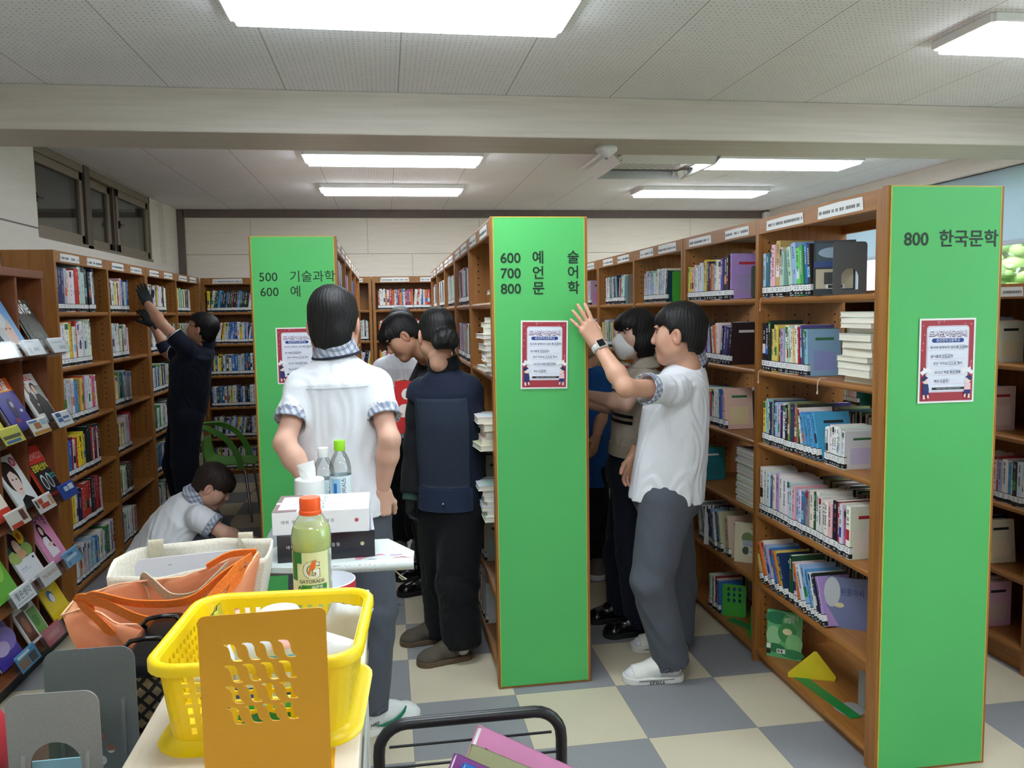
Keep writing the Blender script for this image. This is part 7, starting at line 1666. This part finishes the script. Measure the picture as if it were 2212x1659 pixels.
# the 500 600 row, side facing the same aisle
for (y0, y1, bay) in ((4.34, 5.18, 'N1'), (5.24, 6.1, 'N2'), (6.16, 7.0, 'N3')):
    for sh in range(6): row(bay, sh, -.246, y0, y1, SHZ[sh], ('^255 P30 n34 u30 n40 ' if (bay == 'N1' and sh == 0) else '')+random_row(rgM, .6, 'nnkpPuwwb'), .22, 1, d=.15, seed=12, vis=.3)
for sh in range(6): row('N0', sh, -.66, 4.34, 5.18, SHZ[sh], random_row(rgM, .7, LIT), .2, -1, seed=13, vis=.1)
# low bookcase at the right edge
for (y0, y1, bay) in ((3.08, 2.25, 'Q0'), (3.96, 3.14, 'Q1'), (4.86, 4.04, 'Q2')):
    for sh in range(5):
        sp = {0: '_40 s20 Y16 k24 w20 w18 p16 w14 b30 ', 1: '_30 L16 d24 _10 p24 o16 Y22 b20 ', 3: '_10 k26*5 n30 b20 ', 4: '/7 S20 m18 p18 w16 r16 c30 n18 Y20 '}.get(sh, '') if bay == 'Q1' else ''
        if sh == 2: sp = '_480 w30 w22 ' if bay == 'Q1' else sp
        row(bay, sh, 2.768, y0, y1, LOWZ[sh], sp+random_row(random.Random(sh*7+int(y0*3)), .4, LIT), .2 if sh < 4 else .215, -1, seed=15, vis=.8 if bay == 'Q1' else .1, desc='low bookcase at the right edge')

# loose and lying books
def flat_stack(bay, desc, x, y, z, n, face=-1, w=.15, d=.21, seed=0, th=(.014, .026), pal='wwWwcw', pages=True, vis=1., jx=.02, jr=.12):
    rg = random.Random(seed); zz = z
    for i in range(n):
        t = rg.uniform(*th); BOOKS.append(dict(bay=bay, shelf=0, n=n-i, c=rg.choice(pal), th=t, h=d*rg.uniform(.94, 1.03), d=w*rg.uniform(.95, 1.03), stack=(x+rg.uniform(-jx, jx), y+rg.uniform(-jx, jx)*.7, zz, rg.uniform(-jr, jr), pages), seed=rg.random(), desc=desc, vis=vis, call=False, z=zz, y=y, x=x, lean=0, face=face, step=t)); zz += t+.0005
flat_stack('pile on the second shelf', 'pile by the end panel, 800 bookcase second shelf', 1.765, 2.715, SHZ[1], 11, seed=5, th=(.018, .03), jr=.06)
flat_stack('pile on the fourth shelf', 'even pile in the 800 bookcase second bay', 1.76, 3.63, SHZ[3], 15, seed=6, th=(.0165, .0175), jx=.004, jr=.015, pal='wwwS', w=.15, d=.2)
flat_stack('middle pile one', 'upper pile in the middle bookcase', .505, 3.62, SHZ[1], 11, seed=7, th=(.018, .03), pal='wwwWpc', d=.2)
flat_stack('middle pile two', 'pile jutting from the middle bookcase third shelf', .475, 3.62, SHZ[2], 5, seed=8, th=(.022, .034), pal='wwWc', jx=.02)
flat_stack('middle pile three', 'small pile on the middle bookcase fourth shelf', .48, 3.65, SHZ[3], 7, seed=9, th=(.02, .03), pal='wwWc', vis=.7)
flat_stack('middle pile four', 'few books atop the middle bookcase top shelf', .54, 3.6, SHZ[0], 3, seed=10, th=(.014, .022), pal='wwr')

def stack_mat(B):
    x, y, z, r, pages = B['stack']; h, d, th = B['h'], B['d'], B['th']
    # lying flat: thickness up, spine away from the aisle when the page edge shows
    M = Matrix(((-1, 0, 0, d/2), (0, 0, -1, h/2), (0, 1, 0, 0), (0, 0, 0, 1))) if pages else Matrix(((1, 0, 0, -d/2), (0, 0, 1, -h/2), (0, 1, 0, 0), (0, 0, 0, 1)))
    if M.to_3x3().determinant() < 0: M = Matrix(((1, 0, 0, -d/2), (0, 0, -1, h/2), (0, 1, 0, 0), (0, 0, 0, 1))) 
    if pages: M = Matrix.Rotation(PI, 4, 'Z') @ M if M[0][0] > 0 else M
    return Matrix.Translation((x, y, z)) @ Matrix.Rotation(r, 4, 'Z') @ M

def wpos(B):
    p = Vector((B['x'], B['y'], B['z']+.1))
    return B['basis'] @ p if B.get('basis') is not None else p
eye = Vector((0, 0, EYE))
for B in BOOKS:
    p = wpos(B)-eye; B['score'] = B['vis']*B['h']*(B['th']+.02)/p.length_squared
BOOKS.sort(key=lambda B: -B['score'])
NIND = 288
LABELS = {}
rest = MB(); nrest = 0
for i, B in enumerate(BOOKS):
    M = stack_mat(B) if 'stack' in B else book_mat(B); single = i < NIND and B.get('desc')
    B['num'] = single and B['bay'] in ('A', 'B'); cv, pg, cl = book_geo(B)
    if single:
        o = cv.build('book', PRINT); o.matrix_world = M
        nm = CNAME[B['c']]
        if 'stack' in B: lab = '%s book lying flat, %s from top, %s' % (nm, ORD(B['n']), B['desc'])
        elif B['bay'] == 'Z': lab = '%s book, %s from the end panel, %s' % (nm, ORD(B['n']), B['desc'])
        else: lab = '%s%s book, %s from %s, %s, %s' % ('leaning ' if abs(B['lean']) > .15 else '', nm, ORD(B['n']), B['end'], ROWN[B['shelf']], B['desc'])
        tag(o, lab, 'book', ('books on the 800 bookcase' if B['bay'] in ('A', 'B', 'Z') else 'books on the left wall bookcase') if 'stack' not in B else 'piled books')
        pg.build('pages', MATTE, o)
        if cl is not None: cl.build('call_label', MATTE, o)
    else:
        nrest += 1
        for part in (cv, pg, cl):
            if part is None: continue
            rest.add([M @ Vector(v) for v in part.v], part.f); n = len(part.f); rest.c[-n:] = part.c
ro = rest.build('books', PRINT); tag(ro, 'remaining library books, small or half hidden, on the far and shaded shelves', 'books', None, 'stuff')

# face-out books, bookends and odds and ends on the shelves
def face_book(label, x, y, z, c, art, w=.15, h=.215, th=.018, rz=0., lean=0.):
    o = empty('book', (x, y, z), rz, label, 'book', 'face-out books'); b = MB().box(0, th, -w/2, w/2, 0, h, c)
    flat_art(b, lambda u, v, l: (-l, w/2-u*w, v*h), [tuple(a) for a in art], .0004); b.build('cover', PRINT, o); MB().box(.002, th-.002, -w/2-.0008, w/2-.004, .002, h-.001).build('pages', PAPER, o)
    o.rotation_euler = (0, lean, rz); return o
LEAFY = [('e', .3, .85, .35, .14, (30, 120, 80)), ('e', .75, .8, .3, .2, (90, 170, 100)), ('e', .2, .45, .22, .22, (150, 205, 150)), ('e', .6, .55, .28, .22, (60, 140, 80)), ('e', .8, .35, .25, .2, (130, 195, 130)), ('e', .6, .58, .14, .07, (230, 220, 170)), ('e', .25, .2, .3, .1, (40, 120, 70)), ('e', .75, .12, .35, .1, (50, 130, 80)), ('r', .3, .1, .55, .19, (236, 236, 232)), ('r', .33, .115, .36, .175, (30, 30, 30)), ('r', .38, .115, .4, .175, (30, 30, 30)), ('r', .43, .115, .47, .175, (30, 30, 30)), ('r', .0, .18, .12, .28, (236, 236, 234)), ('r', .0, .06, .12, .16, (30, 30, 32)), ('t', '그러니', .58, .86, .12, (225, 240, 225)), ('t', '괜찮아', .5, .78, .11, (225, 240, 225))]
face_book('green jungle-patterned book standing face-out on the bottom shelf of the 800 bookcase', 1.745, 3.34, SHZ[5], (96, 180, 120), LEAFY, .15, .215, .02, .9, .05)
face_book('cream book with potted leaves standing face-out, fifth shelf of the second 800 bay', 1.75, 3.72, SHZ[4], (226, 216, 184), [('e', .45, .62, .2, .14, (120, 140, 90)), ('e', .7, .6, .14, .1, (150, 150, 80)), ('r', .3, .4, .85, .56, (176, 180, 190)), ('e', .4, .3, .12, .1, (60, 90, 60)), ('r', .5, .2, .85, .34, (236, 236, 230)), ('t', '식물책', .53, .24, .1, (60, 60, 60)), ('r', .55, .85, .9, .87, (150, 140, 120))], .14, .2, .014, .95, .06)
face_book('slate-blue covered book face-out on the fifth shelf of the front 800 bay', 1.76, 2.86, SHZ[4], (112, 120, 160), [('e', .12, .7, .2, .3, (186, 190, 196)), ('t', '위풍아씨', .32, .66, .16, (60, 66, 110)), ('e', .3, .45, .12, .05, (206, 196, 150)), ('r', .0, .0, .15, .2, (40, 40, 44))], .15, .2, .014, 1.0, .08)
face_book('dark travel book with a seaside photo standing face-out beside the grey bookend, top shelf', 1.72, 2.93, SHZ[0], (46, 52, 58), [('r', .05, .6, .95, .95, (60, 78, 90)), ('e', .5, .78, .4, .1, (150, 170, 190)), ('r', .0, .52, 1, .62, (44, 70, 130)), ('r', .05, .12, .95, .48, (186, 176, 150)), ('r', .25, .2, .6, .42, (60, 60, 62)), ('r', .3, .12, .75, .2, (236, 236, 232)), ('r', .35, .13, .7, .19, (50, 50, 50))], .15, .21, .016, 1.1, 0)
face_book('white book titled in black brush letters, fifth shelf of the second 800 bay', 1.72, 4.03, SHZ[4], (220, 222, 222), [('t', '나의 산', .05, .78, .28, (30, 30, 32), .03)], .15, .21, .014, .9, .1)
GRND = mat('dark_green_steel', (24, 128, 62), .45, noise=.05)
def shelf_bookend(label, m, x, y, z, h=.2, w=.14, rz=0, holes=(), tilt=0): return bookend(label, m, w, h, (x, y, z), rz, holes, group='bookends on the shelves', tilt=tilt)
shelf_bookend('dark grey bookend holding the top row of the front 800 bay', HAMD, 1.745, 2.865, SHZ[0], .2, .14, 0, [arch(.07, .1)])
shelf_bookend('dark green-grey bookend ending the top row of the second 800 bay', mat('olive_grey_steel', (84, 94, 84), .45), 1.745, 3.56, SHZ[0], .15, .14)
shelf_bookend('green bookend on the top shelf of the third bay behind the crowd', GRNS, 1.745, 4.62, SHZ[0], .18, .13)
shelf_bookend('grey bookend with arched opening on the top shelf farther along the 800 row', HAMM, 1.745, 5.5, SHZ[0], .2, .14, 0, [arch(.07, .1)])
shelf_bookend('clear grey bookend on the top shelf of the middle bookcase', HAMM, .53, 4.5, SHZ[0], .2, .14)
shelf_bookend('dark bookend between the books of the third shelf, front 800 bay', HAMD, 1.745, 3.115, SHZ[2], .19, .13) if 0 else None
dots = [ell(-.028+.028*i, .085+.03*j, .007, .011, 10) for i in range(3) for j in range(3)]
b_ = shelf_bookend('green bookend with nine round holes on the bottom shelf, second 800 bay', GRNS, 1.74, 3.86, SHZ[5], .17, .12, -.55, dots); 
shelf_bookend('plain green bookend beside the divider on the bottom shelf, second 800 bay', GRNS, 1.75, 3.56, SHZ[5], .17, .11, -.25)
yb = empty('bookend', (1.765, 3.12, SHZ[5]), -.42, 'yellow bookend turned on its corner like a pyramid, bottom shelf of the 800 bookcase', 'bookend', 'bookends on the shelves')
MB().prism([(-.1, 0, .0), (.09, 0, .0), (.095, 0, .02), (.015, 0, .125), (.005, 0, .125), (-.1, 0, .02)], (0, .0016, 0)).build('upright', YELS, yb); MB().prism([(-.1, 0, 0), (.09, 0, 0), (.02, .09, 0)], (0, 0, .0016)).build('foot', YELS, yb)
gb = empty('bookend', (1.83, 2.86, SHZ[5]), .2, 'grey bookend with its foot towards the aisle at the near end of the bottom shelf', 'bookend', 'bookends on the shelves')
MB().mesh(plate(rrect(-.018, .018, 0, .15, .01), [], .0016), frame((0, 0, 0), (0, 1, 0), (0, 0, 1))).build('upright', HAMM, gb, smooth=40); MB().mesh(plate(rrect(-.05, .05, -.11, 0, .03), [], .0016), frame((0, 0, .001), (0, 1, 0), (1, 0, 0))).build('foot', HAMM, gb, smooth=40)
for k, (x, y, rz, lab) in enumerate(((1.74, 2.98, .1, 'flat green steel plate lying on the bottom shelf below the yellow bookend'), (1.9, 2.72, .1, 'flat green steel plate lying at the rear of the bottom shelf near the end panel'), (1.75, 3.72, .4, 'flat green steel plate lying between the two green bookends'))):
    o = empty('shelf_plate', (x, y, SHZ[5]+.0008), rz, lab, 'plate', 'green plates on the bottom shelf'); MB().box(-.026, .026, -.2 if k < 2 else -.12, .2 if k < 2 else .12, 0, .0015).build('plate_sheet', GRND, o)
for (x, y, z, c, lab) in ((1.664, 3.43, SHZ[0]-.001, (226, 150, 140), 'pink bookmark ribbon hanging from the top shelf of the front 800 bay'), (1.664, 3.44, SHZ[1]-.001, (226, 200, 180), 'cream bookmark ribbon hanging at the far end of the second shelf, front 800 bay'), (1.664, 2.93, SHZ[1]-.001, (226, 206, 190), 'cream bookmark ribbon hanging midway along the second shelf, front 800 bay')):
    o = empty('bookmark_ribbon', (x, y, z), 0, lab, 'bookmark'); m_ = mat('ribbon_%d%d' % (c[1], c[2]), c, .8, noise=.05)
    MB().tube([(.03, 0, .003), (.004, 0, .003), (-.004, .001, -.006), (-.0055, .003, -.028), (-.005, .002, -.044)], .0017, 6).build('cord', m_, o); MB().tube([(-.005, .002, -.044), (-.006, .002, -.058)], [.002, .004], 6).build('tassel', m_, o)
